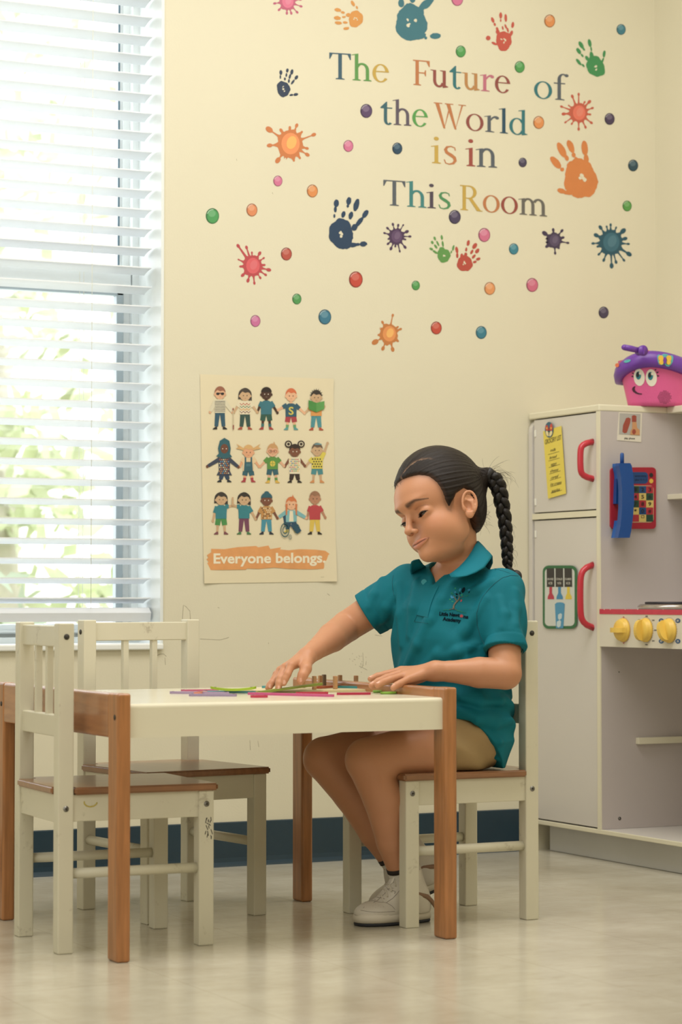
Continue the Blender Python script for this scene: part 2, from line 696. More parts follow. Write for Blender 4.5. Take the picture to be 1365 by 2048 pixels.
# ---- painted dots: (x, y, r, colour, label)
DOTS = [
    (915, -2, 13, '#cf7397', 'pink dot sticker cut by the top edge above the word Future'),
    (922, 103, 11, '#4f9852', 'green dot sticker above the middle of the word Future'),
    (1040, 134, 11, '#4f9852', 'green dot sticker just after the last letter of Future'),
    (1100, 42, 12, '#d98e55', 'orange dot sticker right of the red handprint near the top'),
    (1243, 59, 10, '#3f7b8c', 'blue-green dot sticker in the top right corner of the display'),
    (733, 222, 13, '#584468', 'purple dot sticker left of the second word the'),
    (697, 292, 11, '#cf7397', 'pink dot sticker right of the big orange splat'),
    (795, 297, 11, '#27465f', 'navy dot sticker below the letter t of the second word the'),
    (1078, 245, 12, '#d98e55', 'orange dot sticker right after the word World'),
    (1220, 238, 11, '#473a55', 'dark purple dot sticker right of the coral splat'),
    (1046, 325, 9, '#453e57', 'small dark purple dot sticker right of the word in'),
    (1267, 331, 11, '#2c4a58', 'dark teal dot sticker right of the large orange handprint'),
    (556, 362, 10, '#cf7397', 'small pink dot sticker below the big orange splat'),
    (625, 382, 12, '#d98e55', 'orange dot sticker up and left of the large navy handprint'),
    (504, 420, 12, '#d88a60', 'orange dot sticker right of the leftmost green dot'),
    (425, 432, 14.5, '#4f9a5c', 'large green dot sticker nearest to the window'),
    (1255, 412, 10, '#58994c', 'green dot sticker above the big teal splat'),
    (910, 434, 13, '#463d5b', 'dark purple dot sticker just under the letter R of Room'),
    (969, 470, 13, '#cb6f8e', 'pink dot sticker below the double o of Room'),
    (1028, 498, 10.5, '#3a7f92', 'teal dot sticker between the small red handprint and the dark purple splat'),
    (573, 508, 12, '#b45348', 'brick red dot sticker right of the crimson splat'),
    (712, 559, 15, '#c04a3e', 'largest red dot sticker, below the navy handprint'),
    (832, 571, 9, '#4f9852', 'small green dot sticker below the small green handprint'),
    (980, 577, 12, '#dc9560', 'orange dot sticker below the small red handprint'),
    (1065, 570, 13, '#cb6a85', 'pink dot sticker below the dark purple splat'),
    (594, 598, 10, '#4f9556', 'small green dot sticker below the brick red dot'),
    (511, 642, 11, '#c8719f', 'mauve pink dot sticker at the lower left end of the display'),
    (650, 634, 14, '#3b7690', 'blue dot sticker above the poster'),
    (873, 656, 12, '#c04d3e', 'red dot sticker right of the lowest orange splat'),
    (963, 665, 12, '#387a8f', 'teal blue dot sticker right of the lowest red dot'),
    (1208, 625, 11, '#483f58', 'dark purple dot sticker above the pink toy basket'),
]


def shade(h, k, w=0.0):
    h = h.lstrip('#')
    v = [int(h[i:i + 2], 16) for i in (0, 2, 4)]
    return '#%02x%02x%02x' % tuple(max(0, min(255, int(c * k + (255 - c * k) * w))) for c in v)


def ell(cx, cy, rx, ry, n=28, a0=0, a1=360, rot=0):
    o = []
    c, s = math.cos(R(rot)), math.sin(R(rot))
    for k in range(n):
        a = R(a0 + (a1 - a0) * k / (n if a1 - a0 >= 360 else n - 1))
        x, y = rx * math.cos(a), ry * math.sin(a)
        o.append((cx + x * c - y * s, cy + x * s + y * c))
    return o


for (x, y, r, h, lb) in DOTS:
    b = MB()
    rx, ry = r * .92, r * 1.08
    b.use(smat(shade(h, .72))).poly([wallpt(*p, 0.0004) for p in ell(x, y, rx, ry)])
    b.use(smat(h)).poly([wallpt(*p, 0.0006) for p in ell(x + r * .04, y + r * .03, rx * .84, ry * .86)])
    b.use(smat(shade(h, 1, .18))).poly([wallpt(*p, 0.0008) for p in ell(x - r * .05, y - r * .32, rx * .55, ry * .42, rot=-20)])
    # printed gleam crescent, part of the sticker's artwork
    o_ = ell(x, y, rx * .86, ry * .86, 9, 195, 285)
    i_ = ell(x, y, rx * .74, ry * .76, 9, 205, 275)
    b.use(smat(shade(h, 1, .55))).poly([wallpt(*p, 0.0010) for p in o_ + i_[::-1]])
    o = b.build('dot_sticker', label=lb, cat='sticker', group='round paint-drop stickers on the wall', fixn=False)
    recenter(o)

# ---- splats: centre, body radius, colour, arms [(dx, dy, thickness, knob)]
SPL = [
    (575, 3, 17, '#cb6784', [(-26, 4, 2, 3), (-17, 17, 2, 3), (-1, 24, 2, 3), (8, 24, 2, 3), (20, 22, 2, 3), (28, 10, 2, 3), (27, -4, 2, 3), (-22, -8, 2, 3), (0, -25, 2, 3)],
     'pink splat sticker cut by the top edge of the picture'),
    (580, 288, 27, '#d98552', [(-43, -30, 3, 7), (49, -19, 2.5, 4.5), (-42, 3, 3.5, 5), (-25, 34, 3, 6), (14, -38, 3, 4), (-18, -28, 3, 4), (0, -33, 3, 3.5), (35, 9, 3, 3.5), (36, 22, 2.5, 4.5), (8, 33, 5, 3), (24, -24, 4, 3), (20, 28, 4, 3), (-8, 26, 4, 2)],
     'big orange splat sticker with a yellow middle, nearest to the window'),
    (505, 532, 20, '#c9525a', [(-29, -41, 4, 4), (-12, -38, 3, 3.5), (-1, -27, 2, 2.5), (15, -26, 3, 4), (23, -16, 2, 2.5), (-28, -13, 2.5, 2), (-24, 1, 2.5, 3), (-20, 19, 3, 4), (-9, 30, 3, 4), (4, 35, 3, 3), (16, 24, 2, 3), (27, 18, 2.5, 3), (34, 8, 3, 4.5), (24, -2, 2.5, 3)],
     'crimson splat sticker with a long arm pointing up left'),
    (793, 473, 15.5, '#513a5d', [(-7, -25, 2, 3), (4, -23, 2, 3), (14, -23, 1.8, 2.2), (22, -10, 3, 4), (28, 0, 2, 3), (18, 6, 2, 2.5), (18, 22, 2.5, 3.5), (7, 30, 2.5, 2.5), (-11, 25, 2.5, 3.5), (-17, 15, 2, 3), (-16, 5, 2, 2), (-24, -7, 2.4, 2.6), (-18, -17, 2.2, 3), (-2, 20, 2, 2.5)],
     'purple splat sticker right of the large navy handprint'),
    (1158, 226, 18.5, '#cf6650', [(0, -38, 2.5, 3), (-13, -34, 3, 3.5), (-35, -13, 2.5, 3), (-31, 2, 4, 4), (-27, 19, 2, 2.5), (-14, 22, 2, 2.5), (0, 33, 2.5, 3.2), (14, 29, 2.5, 3), (26, 20, 2.5, 3.2), (23, 3, 2, 2.8), (28, -10, 2.5, 3), (22, -23, 3.2, 4), (12, -22, 2, 2.5), (-20, -15, 2, 2)],
     'coral splat sticker below the green handprint and right of the word of'),
    (1109, 481, 15, '#473a57', [(-20, -15, 4, 5.5), (-2, -22, 3, 3.5), (16, -20, 2.5, 3.5), (18, -6, 3, 3.5), (28, 5, 2.5, 3), (2, 26, 2.5, 3), (-15, 12, 4.5, 4), (-12, 0, 6, 4), (9, 15, 4, 3)],
     'dark purple splat sticker between the teal dot and the teal splat'),
    (1222, 485, 24, '#2a5a6c', [(-21, -31, 3, 4.5), (-8, -32, 2.5, 2.5), (0, -36, 3, 3), (11, -30, 2.2, 2.5), (26, -24, 4, 6), (30, -8, 3, 4.5), (36, 3, 2.5, 3), (38, 24, 4, 5.5), (27, 36, 2.5, 3), (11, 40, 2.5, 3.5), (2, 48, 3, 5), (-14, 36, 3, 3.5), (-24, 24, 2.5, 3), (-26, 8, 2.5, 3), (-36, 2, 2.8, 3.2), (-30, -15, 3.5, 5)],
     'big teal splat sticker above the play kitchen'),
    (778, 668, 19.5, '#d1854b', [(8, -38, 2.2, 3), (-13, -24, 2.4, 3.2), (-15, -10, 2, 3), (-20, 2, 2, 3), (-29, 17, 2, 6.5), (-12, 30, 2.6, 4.2), (8, 32, 3, 4.5), (18, 14, 3, 3), (24, -10, 2.5, 3), (18, -14, 2, 2.5), (-4, 22, 4, 2)],
     'small orange splat sticker, lowest of the splats'),
]
for (cx_, cy_, r, h, arms, lb) in SPL:
    b = MB()
    b.use(smat(shade(h, .92)))
    rr = random.Random(int(cx_))
    body = []
    for k in range(48):
        a = 2 * math.pi * k / 48
        w = 1 + .05 * math.sin(5 * a + cx_) + .04 * math.sin(9 * a)
        body.append((cx_ + r * .93 * w * math.cos(a), cy_ + r * 1.04 * w * math.sin(a)))
    b.poly([wallpt(*p, 0.0004) for p in body])
    for i, (dx, dy, th, kb) in enumerate(arms):
        L_ = math.hypot(dx, dy)
        ux, uy = dx / L_, dy / L_
        nx_, ny_ = -uy, ux
        L0 = r * .82
        prof_ = [(L0, th * 1.9), (r * 1.02, th * 1.0), (r * 1.15, th * .62), (max(r * 1.2, L_ - kb * 1.6), th * .42), (L_ - kb * .5, kb * .55)]
        A = [(cx_ + ux * s + nx_ * w, cy_ + uy * s + ny_ * w) for s, w in prof_]
        B_ = [(cx_ + ux * s - nx_ * w, cy_ + uy * s - ny_ * w) for s, w in prof_]
        off = 0.00042 + i * 0.000004
        b.poly([wallpt(*p, off) for p in A + B_[::-1]])
        b.poly([wallpt(*p, off + 0.00001) for p in ell(cx_ + dx - ux * kb * .3, cy_ + dy - uy * kb * .3, kb * 1.15, kb * .8, 12, rot=math.degrees(math.atan2(uy, ux)))])
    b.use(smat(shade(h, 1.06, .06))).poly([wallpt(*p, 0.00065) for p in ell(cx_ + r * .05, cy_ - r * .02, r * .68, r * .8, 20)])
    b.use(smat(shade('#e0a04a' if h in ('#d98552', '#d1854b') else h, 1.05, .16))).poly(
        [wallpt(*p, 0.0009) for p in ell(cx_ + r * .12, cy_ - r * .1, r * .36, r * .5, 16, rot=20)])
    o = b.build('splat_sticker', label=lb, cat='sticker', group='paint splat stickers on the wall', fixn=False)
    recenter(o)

# ---- handprints: palm outline centre, radii, rot; fingers as chains of dabs (x,y,rx,ry,rot)
HANDS = [
    ('#d2934f', (712, 38, 14, 17, 15), [(676, 20, 7, 3.6, 10), (686, 25, 4, 2.5, 15), (675, 36, 7, 4, 5), (688, 34, 4, 2, 0), (677, 46, 7, 3.5, 8), (691, 45, 5, 2.4, 5), (693, 57, 6, 3, -10), (706, 7, 3, 6.5, -30), (714, 15, 2, 3.5, -25), (697, 30, 5, 4, 0)],
     'small orange handprint sticker with fingers pointing left, near the top'),
    ('#3c7280', (823, 46, 31, 37, -8), [(803, 6, 6, 9, 0), (826, -2, 6, 8, 10), (845, 14, 6, 17, 35), (858, 4, 7, 18, 38), (845, 72, 8, 5, -30), (852, 76, 3, 3, 0), (871, 72, 11, 6, -5), (838, 28, 10, 14, 20)],
     'big teal handprint sticker at the top edge of the picture'),
    ('#2e3c54', (567, 178, 13, 16, -15), [(562, 145, 3, 5, 0), (561, 154, 1.6, 4, 0), (575, 141, 2.6, 4.2, 8), (573, 150, 1.8, 4, 5), (570, 158, 2, 3, 0), (584, 144, 3, 5.5, 12), (580, 153, 2.2, 5, 15), (578, 162, 2, 4, 5), (593, 155, 3, 4.8, 30), (586, 164, 2.2, 6, 35), (583, 190, 4, 2.2, -10), (592, 189, 5, 2.8, -12)],
     'small navy handprint sticker left of the word The'),
    ('#bf5548', (1008, 82, 15.5, 20, 0), [(986, 40, 3, 6, -20), (990, 49, 2.2, 3.5, -20), (995, 58, 2.5, 4, -20), (1002, 31, 3, 6.5, 0), (1002, 41, 1.6, 3, 0), (1006, 56, 1.7, 4, -10), (1012, 36, 2.8, 8, -3), (1012, 53, 2, 5, -20), (1016, 60, 2, 5, -15), (1026, 50, 3, 6, 8), (1023, 67, 3, 6, 20), (977, 76, 4.6, 4.6, 30), (989, 87, 6, 2.6, 25), (996, 64, 4, 5, -15)],
     'red handprint sticker above the end of the word Future'),
    ('#3f8a54', (1192, 133, 17, 22, -30), [(1163, 90, 4, 8, -30), (1168, 98, 2, 4, -35), (1158, 102, 3.6, 7, -35), (1165, 111, 2, 4, -35), (1158, 124, 3, 8, -38), (1167, 131, 2, 4, -45), (1180, 86, 3.6, 8, -12), (1183, 98, 1.6, 5, -10), (1184, 111, 4, 8, -12), (1175, 117, 3.4, 6, -35), (1209, 108, 2.9, 7, 8), (1206, 121, 2, 6, 20)],
     'green handprint sticker at the upper right of the display'),
    ('#cf8048', (1162, 358, 33, 40, -12), [(1112, 325, 7, 15, -42), (1125, 339, 4, 4, -40), (1124, 300, 7, 17, -28), (1134, 316, 4, 6, -20), (1142, 293, 6.5, 14, -22), (1148, 310, 4, 5, -10), (1154, 322, 4, 9, -15), (1170, 296, 6.5, 15, -5), (1173, 318, 5, 10, -5), (1124, 382, 9, 5, 20), (1139, 385, 12, 5, 0), (1144, 330, 10, 8, -25)],
     'large orange handprint sticker right of the word in'),
    ('#263f5c', (683, 468, 24, 31, -10), [(673, 407, 5, 8, 5), (671, 419, 3, 6, 0), (669, 432, 2, 4, 0), (698, 402, 5, 8, 8), (696, 412, 2.6, 3.5, 5), (687, 429, 4, 7, 15), (713, 410, 5.5, 13, 15), (702, 431, 4.5, 8, 15), (731, 428, 5, 9, 35), (719, 444, 4.5, 12, 38), (709, 455, 6, 7, 20), (706, 490, 9, 4.5, -10), (716, 489, 4, 3, 0), (727, 488, 8, 5, -8)],
     'large navy handprint sticker left of the purple splat'),
    ('#5f9450', (888, 511, 13, 14, -10), [(863, 498, 4, 2.4, 25), (871, 504, 6, 2.2, 35), (865, 485, 2.5, 3.5, -25), (872, 493, 2.2, 5, -35), (870, 477, 2.2, 4, -20), (876, 487, 1.8, 6, -25), (884, 475, 2.2, 5, -8), (886, 488, 2, 6, -8), (884, 499, 6, 5, 0), (907, 496, 2, 6, 12), (903, 504, 1.5, 3, 10)],
     'small green handprint sticker under the word This'),
    ('#b34c40', (930, 527, 15.5, 16, 0), [(914, 500, 3, 7, -10), (915, 511, 2.5, 5, 0), (937, 486, 3, 6, 12), (933, 499, 2.2, 4, 5), (932, 509, 3, 4, 0), (950, 492, 4, 6.5, 35), (944, 504, 2.5, 5, 30), (955, 502, 3.5, 5.5, 35), (948, 513, 2.6, 5, 40), (957, 518, 4.5, 3, -25), (950, 524, 4, 2.5, -20), (924, 512, 3, 5, 0)],
     'small red handprint sticker touching the small green handprint'),
]
for hcol, (px_, py_, prx, pry, prot), fing, lb in HANDS:
    b = MB().use(smat(hcol))
    rr = random.Random(int(px_))
    ou = []
    for k in range(60):
        a = 2 * math.pi * k / 60
        w = 1 + .05 * math.sin(3 * a + px_) + .03 * math.sin(7 * a) + rr.uniform(-.025, .025)
        x, y = prx * w * math.cos(a), pry * w * math.sin(a)
        c, s = math.cos(R(prot)), math.sin(R(prot))
        ou.append((px_ + x * c - y * s, py_ + x * s + y * c))
    b.poly([wallpt(*p, 0.0005) for p in ou])
    for i, (x, y, rx, ry, ro) in enumerate(fing):
        pts = ell(x, y, rx, ry, 16, rot=ro)
        pts = [(u + rr.uniform(-.25, .25) * min(2, rx * .3), v + rr.uniform(-.25, .25) * min(2, rx * .3)) for u, v in pts]
        b.poly([wallpt(*p, 0.00052 + i * .000006) for p in pts])
    # bare patches in the palm where no paint took: wall-coloured flecks
    b.use(smat('#dcd6be'))
    for i in range(4):
        a = rr.uniform(0, 6.28)
        d = rr.uniform(.0, .35)
        pts = ell(px_ + prx * d * math.cos(a), py_ + pry * d * math.sin(a), prx * .12 * rr.uniform(.5, 1.2), pry * .09 * rr.uniform(.5, 1.4), 8, rot=rr.uniform(0, 90))
        b.poly([wallpt(u + rr.uniform(-.5, .5), v + rr.uniform(-.5, .5), 0.0008 + i * .00002) for u, v in pts])
    o = b.build('handprint_sticker', label=lb, cat='sticker', group='handprint stickers on the wall', fixn=False)
    recenter(o)


# ---- serif lettering, drawn by hand: cap height 1, x-height .68
class G:
    def __init__(self):
        self.p = []

    def R(self, x0, y0, x1, y1):
        self.p.append([(x0, y0), (x1, y0), (x1, y1), (x0, y1)])
        return self

    def P(self, *pts):
        self.p.append(list(pts))
        return self

    def ring(self, cx, cy, rx, ry, th, tv, a0=0, a1=360, n=28):
        o, i = [], []
        for k in range(n + 1):
            a = R(a0 + (a1 - a0) * k / n)
            o.append((cx + rx * math.cos(a), cy + ry * math.sin(a)))
            i.append((cx + (rx - th) * math.cos(a), cy + (ry - tv) * math.sin(a)))
        for k in range(n):
            self.p.append([o[k], o[k + 1], i[k + 1], i[k]])
        return self

    def dot(self, x, y, r):
        self.p.append([(x + r * math.cos(k * .393), y + r * math.sin(k * .393)) for k in range(16)])
        return self

    def S(self, x, y, l=.07, r=.07, w=.11):
        """foot serif under a stem whose left edge is x"""
        self.P((x - l, y), (x + w + r, y), (x + w + r, y + .03), (x + w, y + .055), (x, y + .055), (x - l, y + .03))
        return self

    def flag(self, x, y, l=.09):
        self.P((x, y - .10), (x + .01, y), (x - .0, y), (x - l, y - .045), (x - l, y - .065))
        return self

    def path(self, pts, ws):
        n = len(pts)
        A, B_ = [], []
        for i in range(n):
            x0, y0 = pts[max(0, i - 1)]
            x1, y1 = pts[min(n - 1, i + 1)]
            l = math.hypot(x1 - x0, y1 - y0) or 1
            nx, ny = -(y1 - y0) / l, (x1 - x0) / l
            A.append((pts[i][0] + nx * ws[i] / 2, pts[i][1] + ny * ws[i] / 2))
            B_.append((pts[i][0] - nx * ws[i] / 2, pts[i][1] - ny * ws[i] / 2))
        for i in range(n - 1):
            self.p.append([A[i], A[i + 1], B_[i + 1], B_[i]])
        return self


def glyph(ch):
    g = G()
    w = .105
    if ch == 'T':
        g.R(.27, .03, .38, .98).S(.27, 0, .08, .08).R(.02, .955, .63, 1.0)
        g.P((.0, .76), (.025, .76), (.10, .96), (.02, 1.0), (.0, 1.0)).P((.65, .76), (.625, .76), (.55, .96), (.63, 1.0), (.65, 1.0))
        return g, .68
    if ch in 'hn':
        top = 1.03 if ch == 'h' else .67
        g.R(.09, .03, .09 + w, top - .02).S(.09, 0).P((.09 + w, top), (.09 + w, top - .12), (.09, top - .12), (.09, top - .06), (-.01, top - .08), (-.01, top - .055))
        g.ring(.305, .40, .215, .28, .10, .075, 0, 150).R(.42, .03, .52, .41).S(.42, 0, w=.10)
        return g, .60
    if ch == 'm':
        g.R(.09, .03, .195, .62).S(.09, 0).P((.195, .67), (.195, .55), (.09, .55), (.09, .61), (-.01, .59), (-.01, .615))
        for x in (.295, .625):
            g.ring(x, .40, .205, .28, .10, .075, 0, 150).R(x + .105, .03, x + .205, .41).S(x + .105, 0, w=.10)
        return g, .92
    if ch == 'e':
        g.ring(.27, .335, .25, .35, .105, .045, 12, 325).R(.08, .375, .49, .415)
        g.P((.515, .415), (.40, .415), (.40, .375), (.517, .375))
        return g, .56
    if ch == 'c':
        g.ring(.27, .335, .25, .35, .105, .045, 40, 325)
        return g, .5
    if ch == 'o':
        g.ring(.28, .335, .27, .35, .10, .04)
        return g, .58
    if ch == 'F':
        g.R(.12, .03, .23, .98).S(.12, 0).R(.04, .955, .56, 1.0).P((.58, .76), (.555, .76), (.47, .96), (.56, 1.0), (.58, 1.0))
        g.R(.23, .48, .44, .525).P((.46, .38), (.435, .38), (.40, .49), (.40, .515), (.435, .62), (.46, .62))
        return g, .60
    if ch == 'u':
        g.R(.09, .25, .19, .62).P((.19, .67), (.19, .55), (.09, .55), (.09, .63), (0, .65), (0, .67))
        g.ring(.28, .27, .19, .28, .10, .08, 180, 335).R(.40, .05, .50, .62).P((.50, .67), (.50, .55), (.40, .55), (.40, .63), (.31, .65), (.31, .67))
        g.P((.40, .12), (.50, .08), (.58, .045), (.58, .025), (.40, -.02))
        return g, .60
    if ch == 't':
        g.R(.13, .18, .235, .80).P((.13, .66), (.235, .66), (.235, .90), (.205, .90), (.02, .67), (.02, .64)).R(.02, .63, .40, .675)
        g.ring(.275, .18, .145, .20, .105, .06, 180, 320)
        return g, .42
    if ch == 'r':
        g.R(.09, .03, .195, .62).S(.09, 0, .07, .10).P((.195, .68), (.195, .55), (.09, .55), (.09, .62), (-.01, .60), (-.01, .625))
        g.path([(.19, .48), (.24, .58), (.31, .63), (.38, .62)], [.04, .06, .08, .10]).dot(.385, .595, .06)
        return g, .45
    if ch == 'f':
        g.R(.13, .03, .235, .82).S(.13, 0, .07, .10).R(.02, .63, .36, .675)
        g.ring(.30, .80, .17, .24, .10, .05, 60, 180).dot(.40, .975, .06)
        return g, .42
    if ch == 'W':
        for a, b_ in (((.10, .97), (.32, -.02)), ((.44, .97), (.66, -.02))):
            g.P((a[0] - .055, a[1]), (a[0] + .065, a[1]), (b_[0] + .04, b_[1]), (b_[0] - .02, b_[1]))
        g.P((.32, -.02), (.355, .10), (.52, .88), (.49, .97), (.47, .90)).P((.66, -.02), (.695, .10), (.90, .97), (.85, .97))
        g.R(0, .965, .26, 1.0).R(.34, .965, .60, 1.0).R(.76, .965, .99, 1.0)
        return g, .98
    if ch == 'l':
        g.R(.09, .03, .195, 1.01).S(.09, 0).P((.195, 1.03), (.195, .92), (.09, .92), (.09, .97), (-.01, .95), (-.01, .975))
        return g, .29
    if ch == 'd':
        g.ring(.26, .33, .24, .345, .10, .045, 30, 330).R(.40, .05, .50, 1.01).P((.50, 1.03), (.50, .92), (.40, .92), (.40, .97), (.30, .95), (.30, .975))
        g.P((.40, .12), (.50, .08), (.58, .05), (.58, .03), (.40, -.01))
        return g, .60
    if ch == 'i':
        g.R(.09, .03, .195, .62).S(.09, 0).P((.195, .67), (.195, .55), (.09, .55), (.09, .61), (-.01, .59), (-.01, .615)).dot(.14, .90, .07)
        return g, .29
    if ch == 's':
        g.path([(.38, .52), (.36, .62), (.26, .66), (.15, .63), (.105, .53), (.14, .43), (.25, .35), (.35, .26), (.375, .15), (.32, .05), (.21, .01), (.11, .04), (.07, .17)],
               [.03, .035, .045, .07, .09, .10, .115, .10, .09, .07, .045, .035, .03])
        return g, .45
    if ch == 'R':
        g.R(.12, .03, .23, .98).S(.12, 0).R(.04, .955, .35, 1.0).R(.2, .47, .35, .51)
        g.ring(.33, .735, .24, .265, .11, .045, -90, 90).P((.30, .50), (.42, .50), (.70, .03), (.76, .03), (.76, 0), (.58, 0))
        return g, .76
    return g, .3


T_, G_, Y_, O_, MR, TL, PK, SL, PU, NV, GY = '#3a5a6c', '#5c9350', '#c0a04e', '#b9774c', '#8d4a45', '#2f7078', '#b96c80', '#555c66', '#4b4152', '#264a60', '#66635f'
WORDS = [
    ('The', (659, 157.5), (777, 165), 52.5, [T_, G_, Y_], 'word The in serif vinyl letters, opening the first line of the motto'),
    ('Future', (824, 169.5), (1020, 187), 50.5, [O_, MR, TL, '#b58350', PK, MR], 'word Future in multicoloured serif vinyl letters'),
    ('of', (1068, 196), (1131, 201), 51, [TL, SL], 'word of in teal and slate serif vinyl letters, ending the first line'),
    ('the', (760, 248), (855, 254), 50.5, ['#35606c', '#5b5262', '#559a52'], 'lower-case word the, opening the second line of the motto'),
    ('World', (868, 254), (1053, 271), 49.5, [O_, MR, SL, NV, TL], 'word World in serif vinyl letters, ending the second line'),
    ('is', (863, 326), (912, 330), 55, [Y_, O_], 'word is in gold and orange vinyl letters on the third line'),
    ('in', (932, 332), (991, 335.5), 56, ['#9a4a42', SL], 'word in in red and slate vinyl letters on the third line'),
    ('This', (767, 410), (900, 419), 50.5, [SL, '#3d7f80', PU, '#4c8a5c'], 'word This in serif vinyl letters, opening the last line'),
    ('Room', (918, 419.5), (1092, 433), 50, [Y_, O_, '#93473f', GY], 'word Room in serif vinyl letters, ending the last line'),
]
CNAME = {T_: 'slate blue', G_: 'green', Y_: 'gold', O_: 'orange', MR: 'maroon', TL: 'teal', PK: 'pink', SL: 'slate grey', PU: 'dark purple', NV: 'navy', GY: 'grey',
         '#b58350': 'light orange', '#35606c': 'dark teal', '#5b5262': 'plum grey', '#559a52': 'green', '#9a4a42': 'red', '#3d7f80': 'teal', '#4c8a5c': 'green', '#93473f': 'dark red'}
for s, p0, p1, ch_, cols, lb in WORDS:
    gl_ = [glyph(c) for c in s]
    tot = sum(a for _, a in gl_) - .06
    c0 = wallpt(*p0)
    w = empty('motto_word', (c0.x, WALL_Y, c0.z), label=lb, cat='lettering', group='vinyl words of the wall motto')
    dx, dy = (p1[0] - p0[0]) / tot, (p1[1] - p0[1]) / tot
    x = 0.0
    for (g, adv), col, c in zip(gl_, cols, s):
        b = MB()
        for i, poly_ in enumerate(g.p):
            b.poly([wallpt(p0[0] + dx * (x + u), p0[1] + dy * (x + u) - v * ch_, 0.0005 + i * .00001) for u, v in poly_])
        x += adv
        b.build('letter', smat(col), w, local=False, fixn=False, label=CNAME[col] + ' letter ' + c)

# ================================================================== POSTER
M_paper = mat('poster_paper', '#e2d7b8', 0.5, var=0.015, vscale=5)
pc = wallpt(538, 1165)
poster = empty('poster', (pc.x, WALL_Y, pc.z), label='cream paper poster of fifteen drawn children reading Everyone belongs', cat='poster')


def Z(zx, zy, off=0.0022):     # coordinates of the poster enlarged 4.403x
    return wallpt(380 + zx / 4.403, 740 + zy / 4.403, off)


b = MB()
NG = 14
cor = [(88, 38), (1260, 78), (1290, 1862), (122, 1880)]
grid = []
for j in range(NG + 1):
    row = []
    for i in range(NG + 1):
        u, v = i / NG, j / NG
        zx = (cor[0][0] * (1 - u) + cor[1][0] * u) * (1 - v) + (cor[3][0] * (1 - u) + cor[2][0] * u) * v
        zy = (cor[0][1] * (1 - u) + cor[1][1] * u) * (1 - v) + (cor[3][1] * (1 - u) + cor[2][1] * u) * v
        lift = 0.0012 + 0.004 * max(0, u - .86) / .14 * max(0, v - .80) / .2 + 0.003 * max(0, .1 - u) / .1 * max(0, v - .85) / .15 \
            + .004 * max(0, u - .93) / .07 * max(0, .1 - v) / .1
        row.append(b.bm.verts.new(Z(zx, zy, lift)))
    grid.append(row)
for j in range(NG):
    for i in range(NG):
        b.face([grid[j][i], grid[j][i + 1], grid[j + 1][i + 1], grid[j + 1][i]], True)
o = b.build('paper_sheet', M_paper, poster, local=False, fixn=False)
b = MB().use(mat('banner_orange', '#e0a066', 0.5, var=0.07, vscale=40))
ban = [(185, 1575), (300, 1578), (420, 1560), (580, 1550), (600, 1562), (690, 1546), (705, 1578), (800, 1562), (790, 1580), (870, 1588), (960, 1578), (1100, 1582),
       (1190, 1592), (1235, 1625), (1225, 1650), (1247, 1655), (1228, 1680), (1246, 1690), (1225, 1705), (1235, 1720), (1215, 1750), (1050, 1755), (880, 1752), (740, 1740),
       (600, 1752), (500, 1748), (490, 1758), (180, 1762), (168, 1735), (150, 1700), (162, 1690), (143, 1665), (160, 1655), (148, 1630), (185, 1605)]
b.poly([Z(x, y, .0021) for x, y in ban])
b.build('banner', parent=poster, local=False, fixn=False, label='torn orange brush-stroke banner')
b = MB().use(mat('banner_letters', '#efe6cc', 0.5))
put_text(b, 'Everyone belongs.', lambda x, y: Z(x, y, .0025), 205, 1702, 1192, 1694, 88, bold=.028)
b.build('lettering', parent=poster, local=False, fixn=False)
b = MB().use(mat('small_print', '#8d8872', 0.5))
put_text(b, 'everyone is welcome here', lambda x, y: Z(x, y, .0025), 1150, 1826, 1255, 1823, 7)
b.build('small_print', parent=poster, local=False, fixn=False)


def ink(h):
    return mat('ink_' + h.strip('#'), lin(h), 0.55, var=0.05, vscale=60)


def quad(a, b_, w0, w1):
    L_ = math.hypot(b_[0] - a[0], b_[1] - a[1]) or 1
    nx, ny = -(b_[1] - a[1]) / L_, (b_[0] - a[0]) / L_
    return [(a[0] + nx * w0, a[1] + ny * w0), (b_[0] + nx * w1, b_[1] + ny * w1), (b_[0] - nx * w1, b_[1] - ny * w1), (a[0] - nx * w0, a[1] - ny * w0)]


